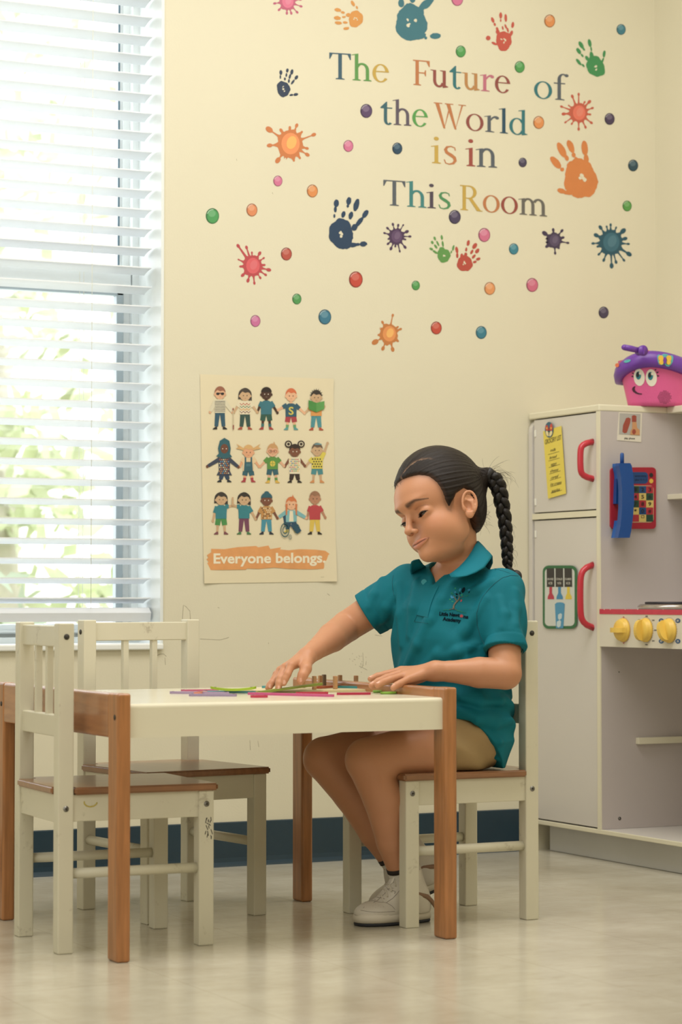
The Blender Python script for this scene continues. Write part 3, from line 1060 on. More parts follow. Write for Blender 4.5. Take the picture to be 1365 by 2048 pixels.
def kid(x, yh, skin, hair, top, legs, shoe, hl, hr, ysh, ywa, yft, style='short', pat=None, sleeve=True, shorts=False, sock=None, mid=None, dress=0):
    """one printed child in poster coordinates"""
    b = MB()
    k = [0]

    def put(m, pts, lev):
        k[0] += 1
        b.use(ink(m)).poly([Z(px, py, 0.0019 + lev * 0.00012 + k[0] * 0.000003) for px, py in pts])
    # legs
    for s in (-1, 1):
        kx = x + s * 26
        fx = x + s * 38
        if shorts:
            ym = ywa + (yft - ywa) * .42
            put(legs, quad((x + s * 22, ywa - 6), (kx + s * 6, ym), 24, 22), 1)
            put(skin, quad((kx + s * 3, ym), (fx - s * 4, yft - 12), 12, 9), 0)
            if sock:
                put(sock, quad((kx + s * 5, ym + (yft - ym) * .35), (fx - s * 4, yft - 12), 13, 11), 2)
        else:
            put(legs, quad((x + s * 20, ywa - 6), (fx - s * 6, yft - 22), 22, 16), 1)
            put(skin, quad((fx - s * 6, yft - 26), (fx - s * 3, yft - 8), 8, 7), 0)
        put(shoe, [(fx - s * 12, yft - 22), (fx + s * 2, yft - 20), (fx + s * 26, yft - 2), (fx + s * 24, yft + 4), (fx - s * 14, yft + 3)], 3)
    # arms
    for s, h_ in ((-1, hl), (1, hr)):
        if h_ is None:
            continue
        sh = (x + s * 44, ysh + 18)
        put(skin, quad(sh, h_, 13, 9), 1)
        put(skin, ell(h_[0], h_[1], 12, 14, 10), 2)
        if sleeve:
            f_ = .42 if sleeve is True else .93
            e = (sh[0] + (h_[0] - sh[0]) * f_, sh[1] + (h_[1] - sh[1]) * f_)
            put(top, quad((sh[0] - s * 8, sh[1] - 6), e, 19, 17 if f_ < .5 else 14), 3)
    # neck and torso
    put(skin, quad((x, yh + 30), (x, ysh + 12), 12, 13), 2)
    wd = 48 + dress
    put(top, [(x - 20, ysh), (x + 20, ysh), (x + 52, ysh + 18), (x + 48, ywa - 40), (x + wd, ywa), (x - wd, ywa), (x - 48, ywa - 40), (x - 52, ysh + 18)], 4)
    if pat == 'stripe':
        for i in range(7):
            yy = ysh + 16 + i * (ywa - ysh - 20) / 7
            put('#454850', [(x - 46, yy), (x + 46, yy), (x + 46, yy + 5), (x - 46, yy + 5)], 5)
    elif pat == 'zig':
        for j, c in enumerate(('#b8503e', '#3f7a58', '#d0903c', '#7a4650')):
            yy = ysh + 30 + j * (ywa - ysh - 40) / 3.6
            for i in range(6):
                x0 = x - 46 + i * 15.3
                d = 8 if i % 2 else -8
                put(c, [(x0, yy + d), (x0 + 15.3, yy - d), (x0 + 15.3, yy - d + 7), (x0, yy + d + 7)], 5)
    elif pat == 'S':
        V, Fc, w = text2d('S', .02)
        b.use(ink('#d3c35c'))
        b.raw([Z(x - 22 + vx / w * 44, ysh + 98 - vy * 96, 0.0027) for vx, vy in V], Fc)
    elif pat == 'ball':
        put('#d8c254', ell(x, ysh + 60, 24, 26, 18), 5)
        put('#5a8a45', [(x - 24, ysh + 58), (x + 24, ysh + 58), (x + 24, ysh + 61), (x - 24, ysh + 61)], 6)
        put('#5a8a45', [(x - 2, ysh + 34), (x + 2, ysh + 34), (x + 2, ysh + 86), (x - 2, ysh + 86)], 6)
    elif pat in ('flower', 'check', 'dots', 'plaid'):
        rr = random.Random(int(x + ysh))
        cs = {'flower': ['#c58a55', '#6a94b4', '#a4573f', '#d9cfae'], 'check': ['#b34a52', '#3b5f8c', '#d8b24c', '#4d8a54'],
              'dots': ['#3b3a38'], 'plaid': ['#dcd0ae', '#4b3c34', '#c08a4c']}[pat]
        st = 17 if pat != 'dots' else 22
        yy = ysh + 20
        j = 0
        while yy < ywa - 8:
            xx = x - 40 + (j % 2) * st * .5
            while xx < x + 42:
                c = cs[rr.randrange(len(cs))]
                rr_ = 6 if pat != 'dots' else 7
                put(c, ell(xx, yy, rr_, rr_, 8) if pat in ('flower', 'dots') else [(xx - 5, yy - 5), (xx + 5, yy - 5), (xx + 5, yy + 5), (xx - 5, yy + 5)], 5)
                xx += st
            yy += st
            j += 1
    elif pat == 'overall':
        put('#35606c', [(x - 34, ysh + 45), (x + 34, ysh + 45), (x + 40, ywa + 4), (x - 40, ywa + 4)], 5)
        for s in (-1, 1):
            put('#35606c', quad((x + s * 26, ysh + 4), (x + s * 26, ysh + 50), 7, 7), 6)
        put('#4b7580', [(x - 20, ysh + 60), (x + 20, ysh + 60), (x + 20, ysh + 84), (x - 20, ysh + 84)], 7)
    elif pat == 'vest':
        put('#e6dcc0', [(x - 14, ysh + 6), (x + 14, ysh + 6), (x + 20, ywa - 6), (x - 20, ywa - 6)], 5)
    # head
    rx, ry = 46, 52
    if style == 'bob':
        put(hair, ell(x, yh - 6, rx + 12, ry + 4, 24), 1)
        put(hair, [(x - 58, yh - 10), (x - 20, yh - 30), (x - 30, yh + 34), (x - 62, yh + 36)], 2)
        put(hair, [(x + 58, yh - 10), (x + 20, yh - 30), (x + 34, yh + 46), (x + 60, yh + 50)], 2)
    if style == 'hijab':
        put(hair, [(x, yh - 92), (x + 44, yh - 66), (x + 56, yh), (x + 50, yh + 50), (x + 68, yh + 76), (x, yh + 92), (x - 72, yh + 70), (x - 48, yh + 44), (x - 56, yh), (x - 40, yh - 66)], 6)
        put(skin, ell(x, yh + 4, 34, 42, 20), 7)
    else:
        put(skin, ell(x, yh, rx, ry, 24), 6)
        for s in (-1, 1):
            put(skin, ell(x + s * rx, yh + 8, 9, 12, 10), 5)
    if style in ('short', 'spiky', 'bob', 'tuft', 'afro', 'cap', 'pigs', 'puffs', 'braids', 'kippa'):
        top_ = ell(x, yh - 6, rx + 3, ry + 6, 20, 180, 360)
        fr = [(x + rx, yh - 14), (x + 26, yh - 26), (x, yh - 20), (x - 24, yh - 32), (x - rx, yh - 10)]
        if style != 'afro':
            put(hair, top_ + fr, 8)
        else:
            put(hair, ell(x, yh - 14, rx + 1, ry - 6, 20, 180, 360), 8)
    if style == 'spiky':
        for i in range(9):
            a = R(190 + i * 20)
            put(hair, [(x + 40 * math.cos(a - .14), yh - 8 + 46 * math.sin(a - .14)), (x + 62 * math.cos(a), yh - 8 + 72 * math.sin(a)), (x + 40 * math.cos(a + .14), yh - 8 + 46 * math.sin(a + .14))], 8)
    if style in ('tuft', 'braids'):
        put(hair, [(x + 4, yh - 52), (x + 12, yh - 84), (x + 24, yh - 52)], 8)
    if style == 'pigs':
        for s in (-1, 1):
            put(hair, [(x + s * 44, yh - 34), (x + s * 108, yh - 74), (x + s * 84, yh - 46), (x + s * 112, yh - 30), (x + s * 46, yh - 16)], 7)
    if style == 'puffs':
        for s in (-1, 1):
            put(hair, ell(x + s * 56, yh - 62, 32, 32, 18), 7)
            put('#d9d0b4', ell(x + s * 56, yh - 62, 20, 20, 14), 8)
            put(hair, ell(x + s * 56, yh - 62, 13, 13, 12), 9)
    if style == 'braids':
        for s in (-1, 1):
            put(hair, quad((x + s * 42, yh), (x + s * 44, yh + 96), 8, 6), 10)
    if style == 'cap':
        put(mid or '#35606c', ell(x, yh - 20, rx + 4, ry - 6, 20, 180, 360), 10)
        put(mid or '#35606c', ell(x, yh - 62, 22, 16, 14), 10)
    if style == 'kippa':
        put('#6f97a0', ell(x + 6, yh - 46, 34, 14, 14, 180, 360), 10)
    # face
    dk = '#3a3230'
    if style != 'glassesdark':
        for s in (-1, 1):
            put('#f0e8d8' if skin in ('#4a3228', '#7a4f3c', '#6e4636') else dk, ell(x + s * 16, yh + 4, 4, 5, 8), 11)
    put('#d9c9b0' if skin == '#4a3228' else '#a04a3c', [(x - 10, yh + 26), (x, yh + 31), (x + 10, yh + 26), (x, yh + 29)], 11)
    if pat == 'stripe':
        for s in (-1, 1):
            put('#2a2a2c', ell(x + s * 20, yh + 2, 15, 11, 12), 12)
        put('#2a2a2c', quad((x - 34, yh - 4), (x + 34, yh - 4), 3, 3), 12)
    return b


S1, S2, S3, S4, S5 = '#dcae8c', '#c9a884', '#4a3228', '#e4b490', '#7a4f3c'
KIDS = [
    (kid(262, 208, S1, '#9a6650', '#d9d2b8', '#33586c', '#26282c', (175, 372), (372, 372), 258, 378, 520, pat='stripe', sleeve='long'), 'dark glasses and striped jumper, holding a cane'),
    (kid(483, 222, S2, '#4a423c', '#e2d8bc', '#35504a', '#a4503f', (385, 372), (590, 372), 268, 392, 522, 'bob', 'zig'), 'zigzag top'),
    (kid(670, 210, S3, '#2c2220', '#3c7482', '#32594c', '#a4423f', (592, 372), (768, 378), 270, 392, 522, 'afro', shorts=True, sock='#3c6e70'), 'bald head and teal shirt'),
    (kid(888, 225, S4, '#cf6f48', '#335a6c', '#a8424a', '#5a9a9a', (775, 352), (1005, 380), 295, 412, 525, 'short', 'S', shorts=True, sock='#6fa06a'), 'red hair and letter S on the shirt'),
    (kid(1110, 240, S2, '#38322e', '#d99a58', '#4f8f98', '#b0503c', (1010, 380), (1180, 322), 310, 405, 528, 'spiky'), 'green open book held up'),
    (kid(300, 690, '#6e4636', '#30606c', '#3c4456', '#34465c', '#2a3038', (150, 850), (425, 855), 770, 928, 985, 'hijab', 'flower', sleeve='long', dress=20), 'teal headscarf'),
    (kid(512, 722, '#dfa680', '#d6ac74', '#e2c8a0', '#35606c', '#a8424a', (440, 848), (605, 850), 765, 890, 985, 'pigs', 'overall', shorts=True, sock='#a8424a'), 'blond bunches and dungarees'),
    (kid(725, 712, S1, '#c89c6c', '#5c8f48', '#35606c', '#d6b050', (618, 850), (825, 845), 765, 875, 992, 'tuft', 'ball', shorts=True, sock='#5f8f50'), 'glasses and green shirt with a ball'),
    (kid(920, 715, S5, '#382c28', '#e4dabe', '#382c28', '#2c2624', (835, 848), (1010, 845), 768, 915, 990, 'puffs', 'check', sleeve=False), 'two hair puffs and checked dress'),
    (kid(1118, 705, S2, '#6a5848', '#d8c85a', '#4c8a90', '#d0905c', (1020, 845), (1210, 645), 765, 870, 990, 'kippa', 'dots', shorts=True), 'one arm raised, spotted yellow shirt'),
    (kid(272, 1138, S2, '#3c3834', '#39808a', '#4c8c50', '#7c4a52', (200, 1330), (372, 1195), 1190, 1310, 1445, 'bob', shorts=True), 'teal shirt and green shorts'),
    (kid(474, 1140, S2, '#38322e', '#39808a', '#74465c', '#4c7a50', (385, 1195), (575, 1312), 1190, 1308, 1445, 'bob'), 'teal shirt and purple trousers'),
    (kid(672, 1145, S5, '#33586c', '#c09058', '#4a90a4', '#2a3440', (580, 1312), (768, 1305), 1198, 1316, 1445, 'cap', 'plaid', mid='#33606e'), 'blue hat and checked shirt'),
    (kid(890, 1180, S4, '#cf7a4c', '#7fb4b8', '#2f4f68', '#d9c25c', (775, 1300), (1020, 1302), 1235, 1340, 1425, 'braids', 'vest', sleeve='long'), 'seated in a wheelchair'),
    (kid(1098, 1130, '#b58468', '#9a7258', '#b8464c', '#d9bc58', '#2c2826', (1030, 1305), (1190, 1300), 1190, 1318, 1445, 'short'), 'red shirt and yellow trousers'),
]


def zpoly(b, col, pts, off):
    b.use(ink(col)).poly([Z(x, y, off) for x, y in pts])


b = KIDS[0][0]
zpoly(b, '#c9bda0', quad((377, 340), (378, 500), 4, 3), .0036)
zpoly(b, '#8c3c34', quad((378, 485), (378, 526), 5, 4), .0037)
zpoly(b, '#8c3c34', quad((376, 336), (376, 356), 5, 5), .0037)
b = KIDS[4][0]
zpoly(b, '#4c8c48', [(1040, 265), (1108, 290), (1108, 374), (1040, 345)], .0040)
zpoly(b, '#5f9c56', [(1108, 290), (1180, 275), (1178, 345), (1108, 374)], .0040)
b = KIDS[7][0]
for s in (-1, 1):
    o_ = ell(725 + s * 20, 716, 17, 14, 16)
    i_ = ell(725 + s * 20, 716, 14, 11, 16)
    for k in range(16):
        zpoly(b, '#b0503c', [o_[k], o_[(k + 1) % 16], i_[(k + 1) % 16], i_[k]], .0037)
b = KIDS[10][0]
zpoly(b, S2, quad((372, 1195), (372, 1120), 9, 7), .0036)
b = KIDS[13][0]
for cx_, cy_, r in ((832, 1410, 40), (936, 1398, 26), (878, 1472, 14)):
    for ro, ri in ((1, .84), (.55, .40)):
        o_ = ell(cx_, cy_, r * ro, r * 1.6 * ro, 20)
        i_ = ell(cx_, cy_, r * ri, r * 1.6 * ri, 20)
        for k in range(20):
            zpoly(b, '#2c5a5e', [o_[k], o_[(k + 1) % 20], i_[(k + 1) % 20], i_[k]], .0042)
zpoly(b, '#2f4f68', quad((835, 1270), (850, 1370), 20, 20), .0018)
zpoly(b, '#2f4f68', quad((900, 1350), (960, 1430), 30, 22), .0040)
for (b, lb) in KIDS:
    b.build('printed_child', parent=poster, local=False, fixn=False, label='printed child: ' + lb)
# ================================================================== CHAIRS AND TABLE
M_cream = mat('cream_paint', '#d8d3bd', 0.42, var=0.03, vscale=6, damt=0.5, dark='#7b6a50', dscale=17, bump=0.05, bscale=150)
M_seat = mat('seat_wood', '#946847', 0.28, var=0.2, vscale=7, stretch=(2, 14, 6), coat=0.3, bump=0.03)
M_wood = mat('honey_wood', '#ad7445', 0.34, var=0.24, vscale=7, stretch=(16, 16, 1.2), coat=0.25, bump=0.03)
M_woodh = mat('honey_wood_rail', '#ab744a', 0.26, var=0.22, vscale=6, stretch=(14, 1.6, 14), coat=0.35, bump=0.03)
M_top = mat('table_white', '#e6e0c9', 0.24, var=0.02, vscale=5, coat=0.3, damt=0.15, dark='#9c8e70', dscale=11)
M_bolt = mat('bolt_steel', '#8c8a84', 0.35, metal=0.9)
M_hole = mat('dark_hole', '#3a352e', 0.7)
LW = 0.0285
HX, HY = 0.1455, 0.1335


def make_chair(label):
    c = empty('kids_chair', (0, 0, 0), label=label, cat='chair', group='small cream painted chairs around the table')
    for s in (-1, 1):
        y0, y1 = (-HY, -HY + LW) if s < 0 else (HY - LW, HY)
        lg = MB().box(HX - LW, HX, y0, y1, 0, .276, .002).build('front_leg', M_cream, c)
        po = MB().box(-HX, -HX + LW, y0, y1, 0, .576, .0022).build('back_post', M_cream, c)
        for o_, x, zs in ((lg, HX - LW / 2, (.252,)), (po, -HX + LW / 2, (.252, .552))):
            for z in zs:
                b = MB().use(M_bolt if z < .5 else M_hole)
                yy = -HY if s < 0 else HY
                d = s * .0006
                b.lathe([(.0052, d), (.0052, -s * .001)], (x, yy, z), 'Y', 14)
                b.use(M_hole).lathe([(.0022, d * 2), (.0022, 0)], (x, yy, z), 'Y', 10)
                b.build('bolt', parent=o_)
        MB().box(-HX + LW - .002, HX - LW + .002, y0 + .004, y1 - .004, .229, .276, .0015).build('side_apron', M_cream, c)
        zs = .138 + (0.004 if s > 0 else 0)
        MB().tube([(-HX + LW - .004, (y0 + y1) / 2, zs), (HX - LW + .004, (y0 + y1) / 2, zs)], .0092, 14).build('stretcher', M_cream, c)
    MB().box(HX - LW + .005, HX - .004, -HY + LW - .002, HY - LW + .002, .229, .276, .0015).build('front_apron', M_cream, c)
    MB().box(-HX + .004, -HX + LW - .005, -HY + LW - .002, HY - LW + .002, .226, .276, .0015).build('back_apron', M_cream, c)
    b = MB()
    e = .006
    pts = [(-HX - .004, -HY + LW + .001), (-HX + LW + .001, -HY + LW + .001), (-HX + LW + .001, -HY - e), (HX + e - .002, -HY - e), (HX + e, -HY - e + .002), (HX + e, HY + e - .002),
           (HX + e - .002, HY + e), (-HX + LW + .001, HY + e), (-HX + LW + .001, HY - LW - .001), (-HX - .004, HY - LW - .001)]
    b.prism([(x, y, .276) for x, y in pts], (0, 0, .013))
    bmesh.ops.recalc_face_normals(b.bm, faces=b.bm.faces[:])
    r = bmesh.ops.bevel(b.bm, geom=[ed for ed in b.bm.edges if ed.calc_face_angle(0) > .5], offset=.0028, segments=3, affect='EDGES')
    b.build('seat', M_seat, c)
    xb = -HX + LW / 2
    MB().box(xb - .008, xb + .008, -HY + LW - .002, HY - LW + .002, .534, .571, .0018).build('top_rail', M_cream, c)
    MB().box(xb - .008, xb + .008, -HY + LW - .002, HY - LW + .002, .376, .414, .0018).build('lower_rail', M_cream, c)
    for y in (-.033, .033):
        MB().box(xb - .006, xb + .006, y - .006, y + .006, .412, .536, .001).build('spindle', M_cream, c)
    return c


ch = make_chair('cream painted chair at the left end of the table, scribble on its front leg')
ch2 = copy_tree(ch)
ch3 = copy_tree(ch)
ch.location = (1.598, 4.135, 0)
ch.rotation_euler = (0, 0, R(-2.4))
# girl's chair faces -X
ch2.location = (2.292, 4.165, 0)
ch2.rotation_euler = (0, 0, R(180))
ch2['label'] = 'cream painted chair the child in the teal polo shirt sits on'
ch3.location = (1.845, 4.457, 0)
ch3.rotation_euler = (0, 0, R(-90 + 7))
ch3['label'] = 'cream painted chair behind the table by the wall, its slatted back towards the window'
# marks peculiar to single chairs
b = MB().use(M_hole)
rr = random.Random(4)
for i in range(16):
    x = HX - .010 + rr.uniform(-.006, .005)
    z = .232 - rr.uniform(0, .045)
    b.tube([(x, -HY - .0003, z), (x + rr.uniform(-.004, .004), -HY - .0003, z - rr.uniform(.002, .010))], .0007, n=4, flat=.4, up=(0, 1, 0))
b.build('pencil_scribble', parent=ch, label='dark scribble under the bolt of the leg')
b = MB().use(mat('yellow_crayon', '#cbb84e', 0.7))
b.tube([(-.085 + .012 * math.cos(a), -HY + .0036, .262 + .008 * math.sin(a)) for a in [2.9, 3.4, 4.0, 4.6, 5.2, 5.8, 6.2]], .0011, n=4, flat=.4, up=(0, 1, 0))
b.build('crayon_mark', parent=ch, label='yellow crayon curve')

# ---- table
TX0, TX1, TY0, TY1 = 1.503, 2.166, 3.868, 4.520
TZ = 0.4385
table = empty('activity_table', ((TX0 + TX1) / 2, (TY0 + TY1) / 2, 0), label='low white-topped table with honey coloured wooden end frames', cat='table')
FW = .0250


def rounded_board(x0, x1, y0, y1, z0, z1, r=.0045):
    return MB().box(x0, x1, y0, y1, z0, z1, r, 3)


for (x0, x1, s) in ((TX0, TX0 + FW, -1), (TX1 - FW, TX1, 1)):
    for (y0, y1) in ((TY0, TY0 + .047), (TY1 - .047, TY1)):
        lg = rounded_board(x0, x1, y0, y1, 0, .457).build('leg', M_wood, table, local=False)
        b = MB().use(M_hole)
        xx = x0 if s < 0 else x1
        b.lathe([(.005, s * .0005), (.005, -s * .001)], (xx, (y0 + y1) / 2 - .010, .416), 'X', 14)
        xo = x1 if s < 0 else x0
        b.lathe([(.005, -s * .0005), (.005, s * .001)], (xo, (y0 + y1) / 2, .40), 'X', 14)
        b.build('bolt_hole', parent=lg, local=False)
    rounded_board(x0 + .0008, x1 - .0008, TY0 + .044, TY1 - .044, .380, .4562).build('end_rail', M_woodh, table, local=False)
ya, yb, zt_, zl = TY0 + .0105, TY1 - .0105, TZ, TZ - .058
rc = .007
prof_ = [(ya, zl)] + [(ya + rc - rc * math.cos(R(t)), zt_ - rc + rc * math.sin(R(t))) for t in (0, 22, 45, 68, 90)]
prof_ += [(yb - rc + rc * math.sin(R(t)), zt_ - rc + rc * math.cos(R(t))) for t in (0, 22, 45, 68, 90)] + [(yb, zl), (yb - .022, zl), (yb - .022, zt_ - .018), (ya + .022, zt_ - .018), (ya + .022, zl)]
b = MB()
b.prism([(TX0 + FW - .001, y, z) for y, z in prof_], (TX1 - TX0 - 2 * FW + .002, 0, 0))
b.build('tabletop', M_top, table, local=False, label='white top with a deep front edge')

# ---- things on the table
TT = TZ + .0002


def tt(px, py, z=TZ + .003):
    return at(px, py, 2, z)


def strip(x0, y0, x1, y1, w, h, col, label, z=0.0, arch=0.0, tilt=0.0, holes=True, name='craft_strip', zs=None, group='coloured plastic strips on the table'):
    """flat strip with round ends between two table points (world), w wide, h thick, optionally bowed"""
    L_ = math.hypot(x1 - x0, y1 - y0)
    a = math.atan2(y1 - y0, x1 - x0)
    n = 14
    b = MB()
    top, bot = [], []
    out = []
    for k in range(9):
        t = R(90 + 180 * k / 8)
        out.append((w / 2 * math.cos(t) + w / 2, w / 2 * math.sin(t)))
    low = [(w / 2 + (L_ - w) * k / n, -w / 2) for k in range(1, n)]
    for k in range(9):
        t = R(-90 + 180 * k / 8)
        low.append((L_ - w / 2 + w / 2 * math.cos(t), w / 2 * math.sin(t)))
    up_ = [(w / 2 + (L_ - w) * (n - k) / n, w / 2) for k in range(1, n)]
    O = out + low + up_

    def zf(u):
        s = u / L_
        return arch * (4 * (s - .5) ** 2) + tilt * s
    bot = [b.bm.verts.new((u, v, zf(u))) for u, v in O]
    top = [b.bm.verts.new((u, v, zf(u) + h)) for u, v in O]
    # strips of quads across for a bowed surface
    N_ = len(O)
    m = len(out)
    b.face([top[i] for i in range(m)] + [])
    lo_i = list(range(m - 1, m + n - 1)) + [m + n - 1]
    up_i = [0] + list(range(N_ - 1, m + len(low) - 1, -1)) + [m + len(low) - 1]
    lo_i = [m - 1] + list(range(m, m + n - 1)) + [m + n - 1]
    up_i = [0] + list(range(N_ - 1, N_ - n, -1)) + [m + len(low) - 1]
    for S_, fl in ((top, 0), (bot, 1)):
        if fl:
            b.face([S_[i] for i in range(m)])
        for i in range(len(lo_i) - 1):
            b.face([S_[lo_i[i]], S_[lo_i[i + 1]], S_[up_i[i + 1]], S_[up_i[i]]])
        b.face([S_[i] for i in range(m + n - 1, m + len(low))])
    for i in range(N_):
        b.face([bot[i], bot[(i + 1) % N_], top[(i + 1) % N_], top[i]])
    m_ = mat('strip_' + col.strip('#'), lin(col), 0.38, var=0.03, vscale=20)
    o = b.build(name, m_)
    if holes:
        for u in (w * .5, L_ - w * .5):
            hb = MB().lathe([(w * .22, h + zf(u) + .0002), (w * .22, h + zf(u) - .001)], (u, 0, 0), 'Z', 12)
            hb.build('peg_hole', M_hole, o)
    o.location = (x0, y0, TT + z)
    o.rotation_euler = (0, 0, a)
    tag(o, label, 'craft strip', group)
    return o


def pstrip(p0, p1, *a, **k):
    zz = TZ + k.get('z', 0) + .002
    q0, q1 = at(*p0, 2, zz), at(*p1, 2, zz)
    return strip(q0.x, q0.y, q1.x, q1.y, *a, **k)


h_ = .0042
pstrip((340, 1385), (458, 1386.5), .013, h_, '#ab97b8', 'long lilac strip, leftmost on the table')
pstrip((378, 1390), (474, 1390.5), .012, h_, '#a08fb0', 'short lilac strip lying in front of the long lilac one')
pstrip((362, 1381.5), (438, 1380.8), .010, h_, '#c06a88', 'thin rose strip behind the long lilac strip')
pstrip((392, 1387.2), (416, 1383.6), .011, h_, '#dc8a74', 'coral strip crossing under the lilac strips', z=.0)
pstrip((406, 1383.8), (512, 1384.6), .013, h_, '#5fa3b8', 'light blue strip under the lime green one', z=.0005)
strip(*at(421, 1379, 2, TZ + .008)[:2], *at(513, 1381, 2, TZ + .006)[:2], .016, .0045, '#a5c23c', 'bowed lime green strip lying on the blue strip', z=.0050, arch=.0045)
pstrip((497, 1387), (668, 1391.5), .013, h_, '#cb5a8c', 'long pink strip in front of the reaching hand')
pstrip((501, 1393), (536, 1393), .010, h_, '#c23a58', 'short crimson strip at the left end of the long pink one', z=.0)
pstrip((592, 1386.5), (657, 1386), .010, h_, '#b8354c', 'crimson strip behind the long pink strip', z=.0)
pstrip((674, 1387.8), (742, 1387.2), .011, h_, '#b22f4a', 'dark red strip, in front of the wooden pegs at right')
for p, c, lb in (((751, 1383.4), '#78a63c', 'green oval tile beside the resting hand, the farther one'), ((766, 1386.2), '#86b440', 'green oval tile beside the resting hand, the nearer one')):
    q = at(*p, 2, TZ + .002)
    b = MB().lathe([(.012, 0), (.0135, .001), (.0135, .0034), (.012, .0045)], (0, 0, 0), 'Z', 28, sx=1.25, sy=.8)
    o = b.build('oval_tile', mat('tile_' + c.strip('#'), c, 0.35, var=.04), label=lb, cat='craft tile', group='green oval tiles')
    o.location = (q.x + .012, q.y, TT)

# peg board with wooden pegs
pa, pb = at(520, 1381, 2, TZ + .004), at(772, 1381.5, 2, TZ + .004)
bc = Vector(((pa.x + pb.x) / 2, 4.265, TT))
board = empty('peg_board', bc, label='flat cream peg board lying under both hands', cat='peg board')
b = MB()
b.prism([(-.105 + (0), -.075, 0), (.110, -.075, 0), (.118, -.067, 0), (.118, .067, 0), (.110, .075, 0), (-.105, .075, 0), (-.113, .067, 0), (-.113, -.067, 0)], (0, 0, .0045))
b.build('board', mat('board_cream', '#dccfa6', 0.4, var=.03), board)
b = MB().use(mat('board_edge', '#c9b98c', 0.5))
b.prism([(-.108, -.078, 0), (.114, -.078, 0), (.121, -.069, 0), (.121, .069, 0), (.114, .078, 0), (-.108, .078, 0), (-.116, .069, 0), (-.116, -.069, 0)], (0, 0, .0018))
b.build('board_rim', parent=board)
M_peg = mat('peg_wood', '#c09468', 0.5, var=.12, vscale=12, stretch=(8, 8, 1.5))
M_pegd = mat('peg_wood_dark', '#7d6c58', 0.5, var=.12, vscale=12, stretch=(8, 8, 1.5))
PEGS = [(629, 1352, M_peg, 4.215, 'front left wooden peg, beside the olive strip'), (641, 1351, M_peg, 4.315, 'pale wooden peg behind the front left one'), (648.5, 1349, M_pegd, 4.33, 'greyish wooden peg, darkest of the pegs'),
        (671, 1352, M_peg, 4.22, 'front wooden peg in the middle of the row'), (680.5, 1350, M_peg, 4.325, 'wooden peg behind the middle one'), (712.5, 1351, M_peg, 4.29, 'wooden peg standing alone at the right'),
        (606.5, 1350, M_peg, 4.31, 'wooden peg behind the thumb of the reaching hand')]
for px, py, m, Y_, lb in PEGS:
    q = at(px, 1365, 1, Y_)
    zt = at(px, py, 1, Y_).z
    b = MB().box(-.0037, .0037, -.0037, .0037, 0, max(.02, zt - TT - .0045), .001)
    o = b.build('wooden_peg', m, label=lb, cat='peg', group='wooden pegs standing on the board')
    o.location = (q.x, q.y, TT + .0045)
ZB = .0047


def bstrip(p0, p1, w, col, lb, **k):
    q0, q1 = at(*p0, 2, TZ + .0065), at(*p1, 2, TZ + .0065)
    strip(q0.x, q0.y, q1.x, q1.y, w, h_, col, lb, z=ZB, **k)


bstrip((636, 1375.5), (689, 1371.0), .013, '#cf6a4a', 'coral strip lying on the board between the pegs')
bstrip((677, 1374), (722, 1375.2), .011, '#3f8f96', 'teal strip lying on the board at the foot of the lone peg')
bstrip((524, 1374.2), (545, 1374.2), .011, '#4f9ba4', 'small teal strip end behind the fingertips of the reaching hand', holes=False)

# ================================================================== PLAY KITCHEN
KX = 3.085


def KM(px, py, off=0.0):
    p = at(px, py, 0, KX)
    return Vector((KX - off, p.y, p.z))


YS = KM(1200, 1200).y


def SM(px, py, off=0.0):
    p = at(px, py, 1, YS)
    return Vector((p.x, YS - off, p.z))


KY1 = WALL_Y - .004
KYN = 4.05                       # near end, outside the frame
KD = CORNER_X - .004             # back of the unit at the right wall
M_lam = mat('white_laminate', '#d4cfc8', 0.4, var=0.015, vscale=4)
M_lamedge = mat('laminate_edge', '#e2dcc4', 0.38, var=0.02)
M_red = mat('red_plastic', '#c02c3c', 0.3, var=0.02, coat=.2)
M_gap = mat('shadow_gap', '#4a4842', 0.8)  # shade in the door gaps, painted as a dark backing sheet
ztop = KM(1200, 808).z
zdiv1, zdiv0 = KM(1200, 1020).z, KM(1200, 1032).z
zb1, zb0 = KM(1200, 1659).z, KM(1200, 1668).z
print('kitchen', YS, ztop, zb1, zb0, KM(1052, 840), KM(1060, 1000))
kit = empty('play_kitchen', (KX, (KY1 + YS) / 2, 0), label='white laminate toy kitchen with fridge doors and red handles against the right wall', cat='toy kitchen')


def kp(b, name, m=None, parent=None, label=None):
    return b.build(name, m, parent or kit, local=False, label=label)


PT = .016
# fridge carcass
M_side = mat('shaded_grey_laminate', '#bfb6b3', 0.42, var=0.02, vscale=4)  # grey-white laminate, darkened in colour for the weaker light on these panels
b = MB().use(M_side)
b.box(KX + .002, KD, YS, YS + PT, zb1, ztop - PT)                  # near side panel
kp(b, 'side_panel', label='grey-white side panel, toned darker for shade, carrying the toy telephone')
b = MB().use(M_lamedge)
b.box(KX + .0004, KX + .004, YS - .0006, YS + PT * .8, zb1 + .0003, ztop - PT - .0003)
kp(b, 'panel_edge', label='pale vertical edge band')
b = MB().use(M_lam)
